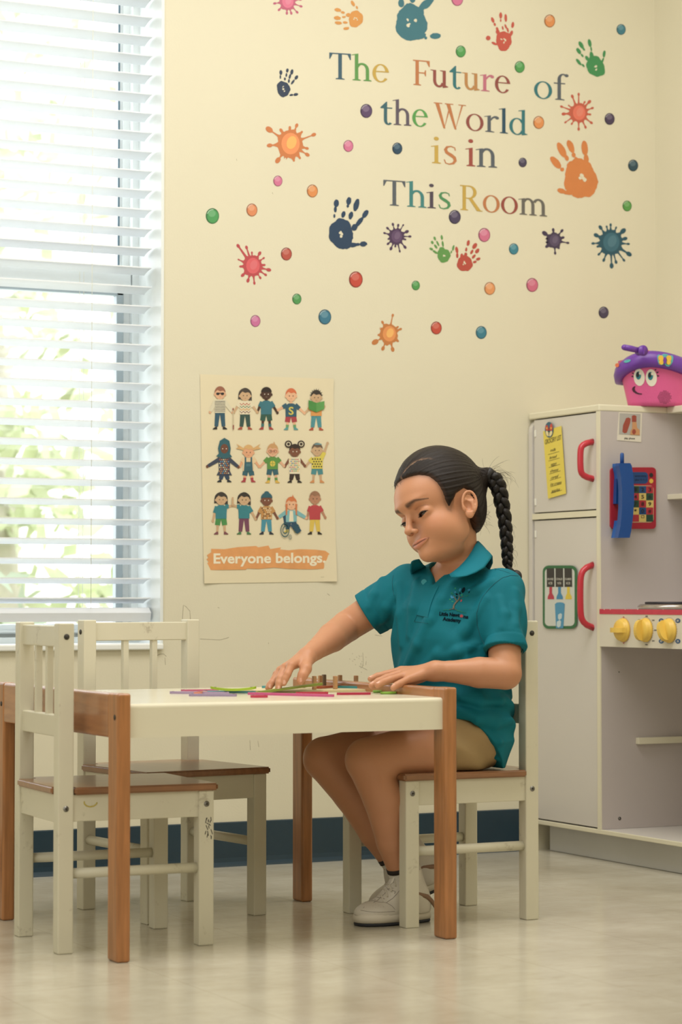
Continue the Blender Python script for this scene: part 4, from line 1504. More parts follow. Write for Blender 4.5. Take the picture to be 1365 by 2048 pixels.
# far side panel with rounded upper corner
rr_ = .035
yf0, yf1 = KY1 - PT, KY1
prof_ = [(KX, zb1), (KX, ztop - .012 - rr_)] + [(KX + rr_ - rr_ * math.cos(R(t)), ztop - .012 - rr_ + rr_ * math.sin(R(t))) for t in (20, 45, 70, 90)] + [(KD, ztop - .012), (KD, zb1)]
b.prism([(x, yf0, z) for x, z in prof_], (0, PT, 0))
kp(b, 'side_panel')
b = MB().use(M_side)
b.box(KD - .012, KD, KYN, KY1, zb1, ztop - PT)
kp(b, 'back_panel')
b = MB().use(M_lamedge)
b.box(KX, KD, YS, KY1 - .001, ztop - PT, ztop, .003)
kp(b, 'top_board')
b = MB().use(M_lamedge)
b.box(KX, KX + .2, YS + PT * .8 + .0003, KY1 - PT - .0003, zdiv0, zdiv1)
kp(b, 'divider_rail')
b = MB().use(M_lamedge)
b.box(KX, KX + .006, KYN, KY1, zb0, zb1, .0015)
b.use(M_lam).box(KX + .005, KD, KYN, KY1, zb0, zb1 - .0005)
kp(b, 'base_board')
b = MB().use(mat('plinth_grey', '#c9c8c4', 0.4, var=.02))
b.box(KX + .040, KX + .055, KYN, KY1 - .030, 0.001, zb0)
kp(b, 'plinth')
# doors
gap = .003


def door(z0, z1, name, label=None):
    b = MB().use(M_lam)
    b.box(KX + .003, KX + .016, YS + PT + gap * .2, KY1 - PT - gap - .002, z0 + gap, z1 - gap, .0012)
    d = kp(b, name, label=label)
    b = MB().use(M_gap)
    b.box(KX + .018, KX + .020, YS + PT + .001, KY1 - PT - .001, z0 + .001, z1 - .001)
    b.build('gap_shade', None, d, local=False)
    for z in (z0 + .028, z0 + .045, z1 - .045, z1 - .030):
        pass
    hb = MB().use(mat('hinge_white', '#e8e6dc', 0.3))
    for z in (z0 + .02, z1 - .045):
        hb.box(KX + .0005, KX + .004, KY1 - PT - .016, KY1 - PT - .008, z, z + .018, .002)
    hb.build('hinge', None, d, local=False)
    return d


d1 = door(zdiv1, ztop - PT, 'freezer_door')
d2 = door(zb1, zdiv0, 'fridge_door')


def handle(x, y0, y1, d, label):
    """red bow handle; feet at (x, y0) and (x, y1) px"""
    p0, p1 = KM(x, y0), KM(x, y1)
    Yc = (p0.y + p1.y) / 2
    za, zb_ = p0.z, p1.z
    w = .0076
    out = .034
    pts = []
    H_ = za - zb_
    for t in np.linspace(0, 1, 21):
        s = 2 * t - 1
        o_ = out * (1 - abs(s) ** 8) * (1 + .10 * (1 - s * s))
        pts.append((KX + .006 - o_, Yc, zb_ + .007 + (H_ - .014) * t))
    pts = [(KX + .006, Yc, zb_ + .007)] + pts + [(KX + .006, Yc, za - .007)]
    b = MB().use(M_red)
    b.tube(pts, [w] * len(pts), 14, flat=1.0, up=(0, 1, 0))
    b.build('handle', None, d, local=False, label=label)


handle(1184, 877, 964, d1, 'red bow handle')
handle(1184, 1123, 1262, d2, 'long red bow handle')

# grocery list card with butterfly magnet (on the freezer door)
M_yel = mat('list_yellow', '#e6d25c', 0.5, var=.02)
M_ink2 = mat('black_ink', '#38342c', 0.6)


def K4(zx, zy, off=.004):       # enlarged kitchen crop, 4.2x, origin (1040, 660)
    return KM(1040 + zx / 4.2, 660 + zy / 4.2, off - .003)


gl = empty('grocery_list', K4(315, 1400, .004), label='yellow grocery list card stuck on the upper fridge door', cat='card')
b = MB().use(M_yel)
b.prism([K4(*p, .0042) for p in [(200, 852), (352, 806), (392, 1374), (242, 1417)]], (.0008, 0, 0))
b.build('card', None, gl, local=False)
b = MB().use(M_ink2)
put_text(b, 'GROCERY LIST', lambda x, y: K4(x, y, .0047), 218, 962, 354, 918, 40, bold=.004)
for s, (x0, y0, x1, y1) in zip(['milk', 'bread', 'eggs', 'cheese', 'cereal', 'ice cream', 'apples'],
                               [(262, 1024, 310, 1014), (256, 1086, 318, 1070), (268, 1142, 316, 1130), (262, 1198, 330, 1182), (268, 1254, 332, 1236), (262, 1310, 356, 1290), (272, 1366, 344, 1348)]):
    put_text(b, s, lambda x, y: K4(x, y, .0047), x0, y0, x1, y1, 26, shear=.35)
for k in range(7):
    y = 1046 + k * 54
    x = 243 + k * 4
    b.poly([K4(x, y, .00465), K4(x + 93, y - 27, .00465), K4(x + 93, y - 24, .00465), K4(x, y + 3, .00465)])
b.build('handwriting', None, gl, local=False, fixn=False)
b = MB()
b.use(mat('magnet_teal', '#2f5f78', 0.35)).poly([K4(*p, .0055) for p in ell(255, 838, 36, 66, 30)])
for s in (-1, 1):
    b.use(mat('magnet_red', '#c8473e', 0.4)).poly([K4(*p, .0058) for p in [(255, 845), (255 + s * 10, 800 - s * 4), (255 + s * 22, 790 - s * 8), (255 + s * 32, 815), (255 + s * 26, 845)]])
    b.use(mat('magnet_cream', '#e6d9a8', 0.4)).poly([K4(*p, .0058) for p in ell(255 + s * 14, 870, 12, 24, 14, rot=s * 20)])
    b.use(mat('magnet_yellow', '#e0b64c', 0.4)).poly([K4(*p, .0060) for p in ell(255 + s * 18, 825, 6, 9, 10)])
b.use(M_ink2).poly([K4(*p, .0061) for p in ell(255, 852, 3.5, 34, 12)])
b.build('butterfly_magnet', None, gl, local=False, fixn=False, label='round teal magnet with a red butterfly')


# water dispenser sticker (on the fridge door)
def K5(zx, zy, off=.004):
    return KM(1040 + zx / 4.2, 1060 + zy / 4.2, off - .003)


wd = empty('dispenser_sticker', K5(340, 828, .003), label='green framed ice and water dispenser sticker on the lower fridge door', cat='sticker')


def rrect(x0, x1, y0, y1, r, n=5):
    o = []
    for cx_, cy_, a in ((x1 - r, y0 + r, -90), (x1 - r, y1 - r, 0), (x0 + r, y1 - r, 90), (x0 + r, y0 + r, 180)):
        for k in range(n + 1):
            t = R(a + 90 * k / n)
            o.append((cx_ + r * math.cos(t), cy_ + r * math.sin(t)))
    return o


b = MB()
b.use(mat('sticker_green', '#2c6b42', 0.4)).poly([K5(*p, .0040) for p in rrect(197, 485, 298, 830, 50)])
b.use(mat('sticker_grey', '#cfd2cc', 0.4)).poly([K5(*p, .0044) for p in rrect(216, 466, 322, 806, 36)])
b.build('frame', None, wd, local=False, fixn=False)
b = MB()
M_blk, M_wt = mat('sticker_black', '#2e2b2e', 0.4), mat('sticker_white', '#dcdad0', 0.4)
for x0, s1, s2, c in ((232, 'CRUSHED', 'ICE', '#b8334a'), (306, 'COLD', 'WATER', '#3c86b4'), (381, 'CUBED', 'ICE', '#dfc648')):
    b.use(M_blk).poly([K5(*p, .0048) for p in [(x0, 322), (x0 + 64, 322), (x0 + 66, 478), (x0 + 2, 478)]])
    b.use(M_wt)
    put_text(b, s1, lambda x, y: K5(x, y, .0052), x0 + 6, 420, x0 + 60, 420, 17, bold=.01)
    put_text(b, s2, lambda x, y: K5(x, y, .0052), x0 + 18, 456, x0 + 50, 456, 19, bold=.01)
    b.use(mat('nozzle' + c, c, 0.4)).poly([K5(*p, .0048) for p in [(x0 + 22, 479), (x0 + 46, 479), (x0 + 46, 530), (x0 + 62, 560), (x0 + 63, 582), (x0 + 8, 582), (x0 + 10, 560), (x0 + 23, 530)]])
b.build('nozzles', None, wd, local=False, fixn=False)
b = MB()
b.use(mat('glass_blue', '#4a93bc', 0.35)).poly([K5(*p, .0050) for p in [(302, 622), (318, 610), (342, 607), (370, 610), (385, 622), (373, 826), (312, 826)]])
b.use(mat('ice_white', '#c4d6dc', 0.35))
b.poly([K5(*p, .0054) for p in [(330, 712), (350, 698), (364, 708), (360, 742), (342, 756), (330, 744)]])
b.poly([K5(*p, .0054) for p in [(320, 770), (344, 756), (356, 768), (352, 806), (334, 820), (318, 806)]])
b.build('printed_glass', None, wd, local=False, fixn=False)

# picture card and toy telephone on the side panel
pc_ = empty('picture_card', SM(1258, 883), label='small white picture card of two play phones above the blue toy phone', cat='card')


def S4(zx, zy, off=.0):
    return SM(1040 + zx / 4.2, 660 + zy / 4.2, off)


b = MB().use(mat('card_white', '#ddd6c6', 0.45)).prism([S4(*p, .0010) for p in [(833, 690), (1028, 698), (1020, 942), (817, 926)]], (0, .0008, 0))
b.build('card', None, pc_, local=False)
b = MB().use(mat('photo_grey', '#aeaaa4', 0.5)).poly([S4(*p, .0014) for p in [(838, 698), (1014, 706), (1008, 886), (832, 876)]])
b.use(mat('phone_brown', '#9c4a3c', 0.45)).poly([S4(*p, .0018) for p in [(892, 740), (912, 735), (930, 745), (926, 780), (898, 862), (878, 868), (860, 855), (866, 800)]])
b.poly([S4(*p, .0018) for p in [(940, 722), (958, 715), (978, 722), (978, 772), (940, 772)]])
b.use(mat('hand_tan', '#c89468', 0.5)).poly([S4(*p, .0020) for p in [(943, 774), (978, 774), (984, 822), (1006, 842), (1006, 884), (925, 880), (928, 850), (942, 826)]])
b.use(mat('phone_brown', '')).poly([S4(*p, .0023) for p in ell(957, 855, 16, 22, 16)])
b.build('photo', None, pc_, local=False, fixn=False)
b = MB().use(M_ink2)
put_text(b, 'play phone', lambda x, y: S4(x, y, .0014), 878, 916, 966, 919, 16, bold=.02)
b.build('caption', None, pc_, local=False, fixn=False)


def S8(zx, zy, off=.0):         # enlarged phone crop 8.273x, origin (1200, 890)
    return SM(1200 + zx / 8.273, 890 + zy / 8.273, off)


ph = empty('toy_telephone', S8(540, 1385, 0), label='red toy telephone keypad plate with coloured number squares on the kitchen side panel', cat='toy telephone')
b = MB().use(mat('phone_red', '#a82838', 0.35, var=.02))
b.prism([S8(*p, .006) for p in rrect(165, 912, 372, 1388, 62)], (0, .0058, 0))
b.build('base_plate', None, ph, local=False)
b = MB().use(mat('phone_blue_label', '#23477a', 0.4)).poly([S8(*p, .0064) for p in rrect(380, 778, 450, 642, 60)])
b.use(M_blk).poly([S8(*p, .0066) for p in ell(830, 500, 33, 36, 18)])
b.use(mat('magnet_yellow', '')).poly([S8(*p, .0066) for p in ell(830, 598, 34, 38, 18)])
b.use(mat('navy_print', '#15264a', 0.5))
put_text(b, 'emergency', lambda x, y: S8(x, y, .0068), 560, 528, 752, 526, 30, bold=.02)
put_text(b, 'dial 9-1-1', lambda x, y: S8(x, y, .0068), 560, 592, 752, 590, 30, bold=.02)
b.build('label_panel', None, ph, local=False, fixn=False)
b = MB()
b.use(mat('key_line', '#cdb08a', 0.5)).poly([S8(*p, .0063) for p in rrect(420, 872, 672, 1284, 60)])
KC = {'g': '#25493a', 'b': '#1f4a7c', 'r': '#b0343f', 'y': '#d8c070'}
rows_ = ['gbr', 'ryg', 'gry', 'ybr', 'ryg']
txt = ['123', '456', '789', '*0#', '   ']
for j in range(5):
    for i in range(3):
        x0, x1 = 510 + i * 118, 510 + (i + 1) * 118 - 2
        y0, y1 = 682 + j * 118, 682 + (j + 1) * 118 - 2
        c = KC[rows_[j][i]]
        b.use(mat('key' + c, c, 0.4)).poly([S8(*p, .0068) for p in [(x0, y0), (x1, y0), (x1, y1), (x0, y1)]])
        if txt[j][i] != ' ':
            b.use(mat('key_ink', '#1e1c22', 0.5))
            put_text(b, txt[j][i], lambda x, y: S8(x, y, .0072), x0 + 34, y1 - 28, x1 - 34, y1 - 28, 62, bold=.02)
b.use(mat('key_ink', ''))
o_, i_ = rrect(660, 714, 1166, 1212, 6, 2), rrect(668, 706, 1174, 1204, 4, 2)
for k in range(len(o_)):
    b.poly([S8(*p, .0072) for p in (o_[k], o_[(k + 1) % len(o_)], i_[(k + 1) % len(o_)], i_[k])])
b.build('keypad', None, ph, local=False, fixn=False)
# handset: thick curved bar
M_pb = mat('phone_blue', '#174a90', 0.33, var=.02, coat=.15)
hs = empty('toy_handset', S8(370, 1530, .02), label='blue toy telephone handset hanging over the red keypad', cat='toy telephone handset')
HD = .052


def H8(zx, zy, off=HD):
    return at(1200 + zx / 8.273, 890 + zy / 8.273, 1, YS - off)


fr = [(330, 300), (510, 300), (535, 345), (560, 520), (573, 740), (572, 960), (555, 1180), (525, 1420), (500, 1535), (305, 1536), (350, 1320), (372, 1050), (374, 760), (355, 520), (325, 345)]
b = MB().use(M_pb).prism([H8(*p) for p in fr], (0, .016, 0))
b.build('outer_bar', None, hs, local=False)
M_pl = mat('phone_blue_light', '#1f5ca8', 0.33)
for nm, pts in (('earpiece', [(330, 302), (508, 302), (533, 345), (552, 470), (556, 560), (362, 560), (354, 470), (327, 345)]),
                ('mouthpiece', [(358, 1245), (548, 1245), (523, 1420), (498, 1532), (307, 1533), (348, 1330)])):
    b = MB().use(M_pl).prism([H8(*p, HD - .0145) for p in pts], (0, .030, 0))
    b.build(nm, None, hs, local=False)
b = MB().use(M_pb)
p = H8(372, 300, .034)
b.tube([(p.x, p.y, p.z - .004), H8(372, 200, .034), H8(372, 150, .034), H8(372, 130, .034)], [.0049, .0049, .0047, .003], 14)
b.build('antenna', None, hs, local=False)
b = MB().use(M_pb)
b.prism([S8(*p, .018) for p in [(215, 565), (262, 568), (270, 985), (200, 975)]], (0, .012, 0))
b.build('cradle_hook', None, ph, local=False, label='blue cradle hook')

# stove: counter with red edge, control panel, knobs, burner
zc1, zc0 = KM(1203, 1218).z, KM(1203, 1228).z
b = MB().use(mat('counter_red', '#c83a52', 0.4, var=.08, vscale=60)).box(KX - .001, KX + .005, KYN, YS - .0008, zc0, zc1)
b.use(M_lam).box(KX + .004, KD, KYN, YS - .0008, zc0, zc1 - .001)
ct = kp(b, 'countertop', label='white counter with chipped red front edge')
b = MB().use(mat('chip_white', '#e6dccb', .6))
for x in (1210, 1222, 1252, 1277, 1328):
    q = KM(x, 1219, .0012)
    b.ball((KX - .001, q.y, q.z), .0016, 1, (.3, 1, .8))
b.build('edge_chips', None, ct, local=False)
zp0 = KM(1205, 1293).z
b = MB().use(mat('control_white', '#dcd6c6', 0.4, var=.01)).box(KX, KX + .016, KYN, YS - .0006, zp0, zc0)
cp = kp(b, 'control_panel')
M_ky = mat('knob_yellow', '#eac45a', 0.4, var=.01)


def K8(zx, zy, off=.0):         # enlarged stove crop 8.273x, origin (1200, 1190)
    return KM(1200 + zx / 8.273, 1190 + zy / 8.273, off)


for i, (zx, zy, ang) in enumerate(((400, 580, 90), (772, 580, 0), (1162, 590, -18))):
    q = K8(zx, zy)
    kn = empty('knob', (KX, q.y, q.z), label=None)
    kn.parent = kit
    kn.matrix_parent_inverse = kit.matrix_world.inverted()
    b = MB().use(M_ky)
    r = .0275
    b.lathe([(r, 0), (r, -.004), (r * .95, -.007), (r * .90, -.0075), (r * .90, -.011), (r * .8, -.0145), (r * .2, -.0155)], (0, 0, 0), 'X', 36)
    b.build('knob_base', None, kn)
    b = MB().use(M_ky)
    # grip fin: rounded half disc rising from the base
    N_ = 12
    fin = [(-r * .92, -.010)] + [(-r * .86 * math.cos(math.pi * k / N_), -.012 - .019 * math.sin(math.pi * k / N_) ** .7) for k in range(N_ + 1)] + [(r * .92, -.010)]
    pts = [Vector((x, -.0055, s)) for s, x in fin]
    b.prism(pts, (0, .011, 0))
    bmesh.ops.rotate(b.bm, verts=b.bm.verts[:], cent=(0, 0, 0), matrix=Matrix.Rotation(R(ang), 3, 'X'))
    b.build('knob_grip', None, kn)
    # printed dial on the panel
    b = MB()
    dc = '#c0504c' if i == 0 else '#4a4a50'
    b.use(mat('dial' + dc, dc, .5))
    nn = 34 if i else 60
    for k in range(nn):
        a0 = 2 * math.pi * k / nn
        a1 = a0 + 2 * math.pi / nn * (.5 if i else .9)
        R0, R1 = .0290, .0294 if i == 0 else .0297
        b.poly([(KX - .0004, q.y + rr2 * math.cos(a), q.z + rr2 * math.sin(a)) for rr2, a in ((R0, a0), (R0, a1), (R1, a1), (R1, a0))])
    if i == 0:
        for s in (-1, 1):
            b.use(mat('dial_red', '#b8403c', .5)).poly([(KX - .0006, q.y + .0032 * math.cos(a), q.z + s * .0285 + .0032 * math.sin(a)) for a in np.linspace(0, 6.28, 16)[:-1]])
            b.use(mat('control_white', '')).poly([(KX - .0008, q.y + .0012 * math.cos(a), q.z + s * .0285 + .0014 * math.sin(a)) for a in np.linspace(0, 6.28, 9)[:-1]])
    elif i == 1:
        b.use(mat('dial#4a4a50', ''))
        for s, (zx_, zy_) in (('OFF', (640, 425)), ('200', (760, 362)), ('250', (870, 428)), ('300', (905, 592)), ('350', (870, 768)), ('400', (755, 832)), ('450', (640, 758))):
            put_text(b, s, lambda x, y: K8(x, y, .0006), zx_, zy_, zx_ + 42, zy_ + 1, 22, bold=.03)
    else:
        for zx_, zy_ in ((1025, 425), (1300, 425), (1025, 765), (1300, 765)):
            b.use(mat('dial_blue', '#1f4f80', .45)).poly([K8(*p, .0006) for p in ell(zx_, zy_, 42, 38, 18)])
            b.use(mat('control_white', ''))
            for d in (-12, 0, 12):
                b.poly([K8(*p, .0008) for p in [(zx_ - 18, zy_ + d - 3), (zx_ + 18, zy_ + d - 3), (zx_ + 18, zy_ + d + 3), (zx_ - 18, zy_ + d + 3)]])
    b.build('dial_print', None, kn, local=False, fixn=False)

# burner on the counter
bc_ = at(1352, 1215, 0, KX + .10)
bu = empty('burner', (KX + .11, bc_.y + .030, zc1), label=None)
bu.parent = kit
bu.matrix_parent_inverse = kit.matrix_world.inverted()
M_chr = mat('burner_chrome', '#b8b0a8', 0.25, metal=.9)
MB().lathe([(.0755, 0), (.079, .003), (.079, .007), (.073, .0115), (.060, .012)], (0, 0, 0), 'Z', 40).build('drip_ring', M_chr, bu)
b = MB().use(mat('burner_black', '#2b2730', 0.5))
b.lathe([(.062, .012), (.062, .0165), (.055, .0172)], (0, 0, 0), 'Z', 36)
b.build('hot_plate', None, bu)

# upper hutch right of the fridge, shelf, lower cleat
XH = SM(1335, 990).x
b = MB().use(M_lamedge)
b.box(XH, KD, KYN, YS - .0006, ztop - PT, ztop, .002)
kp(b, 'hutch_top')
zsh = SM(1336, 990).z
b = MB().use(M_lamedge)
b.box(XH, KD, KYN, YS - .0006, zsh - .011, zsh + .001, .001)
kp(b, 'hutch_shelf')
q0, q1 = SM(1272, 1475), SM(1272, 1488)
b = MB().use(M_lamedge)
b.box(q0.x, KD - .02, YS - .014, YS - .0004, q1.z, q0.z, .001)
kp(b, 'shelf_cleat')
b = MB()
for (px, py) in ((1240, 1637), (1239, 1344)):
    q = SM(px, py)
    r_ = .0042 if py > 1500 else .0016
    b.use(M_hole).lathe([(r_, -.0006), (r_, .001)], (q.x, YS, q.z), 'Y', 16)
    b.use(M_bolt).lathe([(r_ * .6, -.0010), (r_ * .6, .001)], (q.x, YS, q.z), 'Y', 12)
kp(b, 'panel_screws')

# ---- pink toy basket with face on top of the kitchen
BYc = YS + .028
q = at(1331, 806, 1, BYc)
bs = empty('toy_basket', (q.x, BYc, ztop), R(0), label='pink toy basket with big eyes and purple rim on top of the play kitchen', cat='toy basket')
M_pink = mat('basket_pink', '#dd5f98', 0.5, var=.04, vscale=14, bump=.25, bscale=260)
M_pur = mat('basket_purple', '#6c3aa0', 0.38, var=.03)
BH = .088
RX_, RY_ = .118, .078


def bell(th, h, k=1.0):
    """point of the basket wall, th measured from the front towards the right"""
    t = h / BH
    rx = (RX_ * (.82 + .18 * t)) * k
    ry = (RY_ * (.80 + .20 * t)) * k
    return Vector((rx * math.sin(th), -ry * math.cos(th), h))


b = MB().use(M_pink)
rings = []
for j in range(11):
    h = BH * j / 8
    rings.append([b.bm.verts.new(bell(2 * math.pi * k / 48, h)) for k in range(48)])
for A_, B_ in zip(rings, rings[1:]):
    for k in range(48):
        b.face([A_[k], A_[(k + 1) % 48], B_[(k + 1) % 48], B_[k]], True)
b.face(rings[0][::-1])
b.build('body', None, bs)
# rim: high at the front, drooping at the ends
b = MB().use(M_pur)
rp, rings = [], []
for k in range(64):
    th = 2 * math.pi * k / 64
    zc = .093 + .017 * math.cos(2 * (th + R(42)))
    p = bell(th, BH, 1.0)
    nrm = Vector((p.x / RX_ ** 2, p.y / RY_ ** 2, 0)).normalized()
    sec = [(-.014, .017), (.002, .019), (.012, .010), (.015, -.004), (.012, -.019), (-.002, -.021), (-.014, -.004)]
    rings.append([b.bm.verts.new(Vector((p.x, p.y, zc)) + nrm * u + Vector((0, 0, v))) for u, v in sec])
for i in range(64):
    A_, B_ = rings[i], rings[(i + 1) % 64]
    for k in range(7):
        b.face([A_[k], A_[(k + 1) % 7], B_[(k + 1) % 7], B_[k]], True)
b.build('rim', None, bs)
b = MB().use(mat('basket_lining', '#e0526c', 0.6))
b.lathe([(.9, .0)], (0, 0, 0)) if False else None
pts = [bell(2 * math.pi * k / 40, BH, .93) for k in range(40)]
ctr = b.bm.verts.new((0, .0, .128))
rg = [b.bm.verts.new(Vector((p.x, p.y, .107 + .014 * math.cos(2 * (2 * math.pi * k / 40 + R(42)))))) for k, p in enumerate(pts)]
for k in range(40):
    b.face([rg[k], rg[(k + 1) % 40], ctr], True)
b.build('lining', None, bs, label='pinkish red lid')
# face parts laid on the wall (th, h)
dpx = 1 / (FPX / 5.1)


def FB(zx, zy, off=.0006):       # enlarged basket crop 8.273x, origin (1200, 670)
    """place on the curved wall: solve th, h for a pixel of the crop"""
    px, py = 1200 + zx / 8.273, 670 + zy / 8.273
    d = ray(px, py)
    o_ = cC - Vector(bs.location)
    lo = None
    for s in np.arange(5.4, 6.3, .0006):
        p = o_ + d * (s / d.dot(cF))
        h = max(0, min(BH, p.z))
        t = h / BH
        rx = RX_ * (.82 + .18 * t) + off
        ry = RY_ * (.80 + .20 * t) + off
        if (p.x / rx) ** 2 + (p.y / ry) ** 2 <= 1:
            return p
    return o_ + d * (5.82 / d.dot(cF))


def fan(b, P2, off):
    cx_ = sum(p[0] for p in P2) / len(P2)
    cy_ = sum(p[1] for p in P2) / len(P2)
    rings_ = [[b.bm.verts.new(FB(cx_ + (x - cx_) * k, cy_ + (y - cy_) * k, off)) for x, y in P2] for k in (1, .66, .33)]
    c_ = b.bm.verts.new(FB(cx_, cy_, off))
    n_ = len(P2)
    for A_, B_ in zip(rings_, rings_[1:]):
        for i in range(n_):
            b.face([A_[i], A_[(i + 1) % n_], B_[(i + 1) % n_], B_[i]], True)
    for i in range(n_):
        b.face([rings_[2][i], rings_[2][(i + 1) % n_], c_], True)


for nm, ex, ey in (('eye', 657, 700), ('eye', 857, 708)):
    b = MB()
    b.use(mat('eye_white', '#ece6d8', .35))
    fan(b, ell(ex, ey, 92, 142, 30, rot=-4), .0010)
    b.use(mat('eye_iris', '#2c7f8e', .35))
    fan(b, ell(ex - 14, ey - 30, 44, 68, 24), .0016)
    b.use(mat('eye_pupil', '#1d2630', .35))
    fan(b, ell(ex - 26, ey - 44, 25, 44, 20), .0021)
    b.use(mat('eye_white', ''))
    fan(b, ell(ex + 14, ey - 66, 20, 24, 14), .0026)
    s = -1 if ex < 700 else 1
    b.use(mat('eye_pupil', ''))
    for (lx, ly, ux, uy) in ((75, -105, 26, -22), (92, -62, 42, -14), (98, -15, 42, 6)) if s < 0 else ((60, -125, 30, -30), (88, -85, 44, -20), (97, -35, 46, 6)):
        bx, by = ex + s * lx, ey + ly
        tx, ty = bx + s * ux * .9, by + uy * .7
        b.poly([FB(bx - 6, by - 16, .0012), FB(tx, ty, .0012), FB(bx + 6, by + 18, .0012)])
    b.build(nm, None, bs, fixn=False)
b = MB().use(mat('mouth_dark', '#4a1836', .5))
mo = [(575, 850), (595, 848), (580, 885), (590, 920), (625, 950), (665, 965), (705, 968), (700, 985), (650, 985), (600, 972), (555, 940), (536, 905), (545, 870)]
b.poly([FB(*p, .0010) for p in mo])
b.build('mouth', None, bs, fixn=False)
b = MB().use(mat('mouth_dark', ''))
rr = random.Random(3)
for j in range(-5, 6):
    for i in range(-5, 6):
        if i * i + j * j < 27:
            b.poly([FB(*p, .0010) for p in ell(1070 + i * 21 + (j % 2) * 10, 1030 + j * 21, 6, 7, 8)])
b.build('speaker_holes', None, bs, fixn=False)


def rimpt(zx, zy, push=.0):
    px, py = 1200 + zx / 8.273, 670 + zy / 8.273
    d = ray(px, py)
    o_ = cC - Vector(bs.location)
    best = None
    for s in np.arange(5.4, 6.3, .0006):
        p = o_ + d * (s / d.dot(cF))
        e = (p.x / (RX_ + .0145 + push)) ** 2 + (p.y / (RY_ + .0145 + push)) ** 2
        if e <= 1:
            return p
        if best is None or e < best[0]:
            best = (e, p)
    return best[1]


b = MB()
but = [(960, 350), (985, 325), (1030, 335), (1075, 312), (1125, 318), (1150, 342), (1200, 335), (1222, 365), (1212, 440), (1185, 490), (1150, 522), (1115, 515), (1075, 480), (1030, 500), (990, 490), (965, 430)]
ring = [rimpt(x, y, .001) for x, y in but]
b.use(mat('badge_cyan', '#5fb4b8', .35)).prism(ring, (0, .006, 0))
for s, cx_ in ((-1, 1020), (1, 1152)):
    b.use(mat('badge_yellow', '#e2b848', .35)).prism([rimpt(x, y, .004) for x, y in ell(cx_, 385, 40, 50, 14)], (0, .003, 0))
    b.prism([rimpt(x, y, .004) for x, y in ell(cx_ + s * -6, 450, 34, 40, 14)], (0, .003, 0))
b.use(M_pur).prism([rimpt(x, y, .006) for x, y in ell(1085, 420, 22, 58, 14)], (0, .003, 0))
b.build('butterfly_button', None, bs, label='yellow and cyan butterfly button')
b = MB().use(mat('badge_cyan', '')).prism([rimpt(x, y, .001) for x, y in ell(465, 430, 52, 24, 16, rot=-18)], (0, .004, 0))
b.build('shape_slot', None, bs, label='cyan oval shape on the rim')
b = MB().use(mat('badge_orange', '#e0704c', .35)).prism([rimpt(x, y, .001) for x, y in ell(298, 498, 26, 32, 16)], (0, .004, 0))
b.build('shape_slot', None, bs, label='orange round shape on the rim')
# handle folded over: left arm, pivot knob, right arm
inv = -Vector(bs.location)
Yh = BYc - .085


def HP(zx, zy):
    p = at(1200 + zx / 8.273, 670 + zy / 8.273, 1, Yh)
    return p + inv


b = MB().use(M_pur)
b.tube([HP(408, 205), HP(520, 225), HP(650, 255)], [.0070, .0074, .0066], 12)
b.ball(HP(408, 205), .0070, 2)
p0 = HP(690, 262)
b.lathe([(.0125, -.010), (.0125, -.004), (.0105, -.003), (.0105, .012)], p0, 'Y', 26)
b.box(p0.x - .0015, p0.x + .0015, p0.y - .012, p0.y - .009, p0.z - .009, p0.z + .009, .0007)
b.build('carry_handle', None, bs, label='purple folded carrying handle with round pivot')
b = MB().use(mat('basket_lining', ''))
b.tube([HP(800, 235) + Vector((0, .02, 0)), HP(1080, 280) + Vector((0, .05, 0)), HP(1365, 335) + Vector((0, .07, 0)), HP(1600, 400) + Vector((0, .08, 0))], .0042, 8)
b.build('lid_trim', None, bs)
# ================================================================== THE CHILD (distance fields polygonised by surface nets)
f4 = np.float32


def axis(*segs):
    """segs: (start, end, step) joined"""
    out = []
    for a, b_, s in segs:
        out += list(np.linspace(a, b_, max(2, int(round((b_ - a) / s)) + 1))[:-1])
    out.append(segs[-1][1])
    return np.array(out)


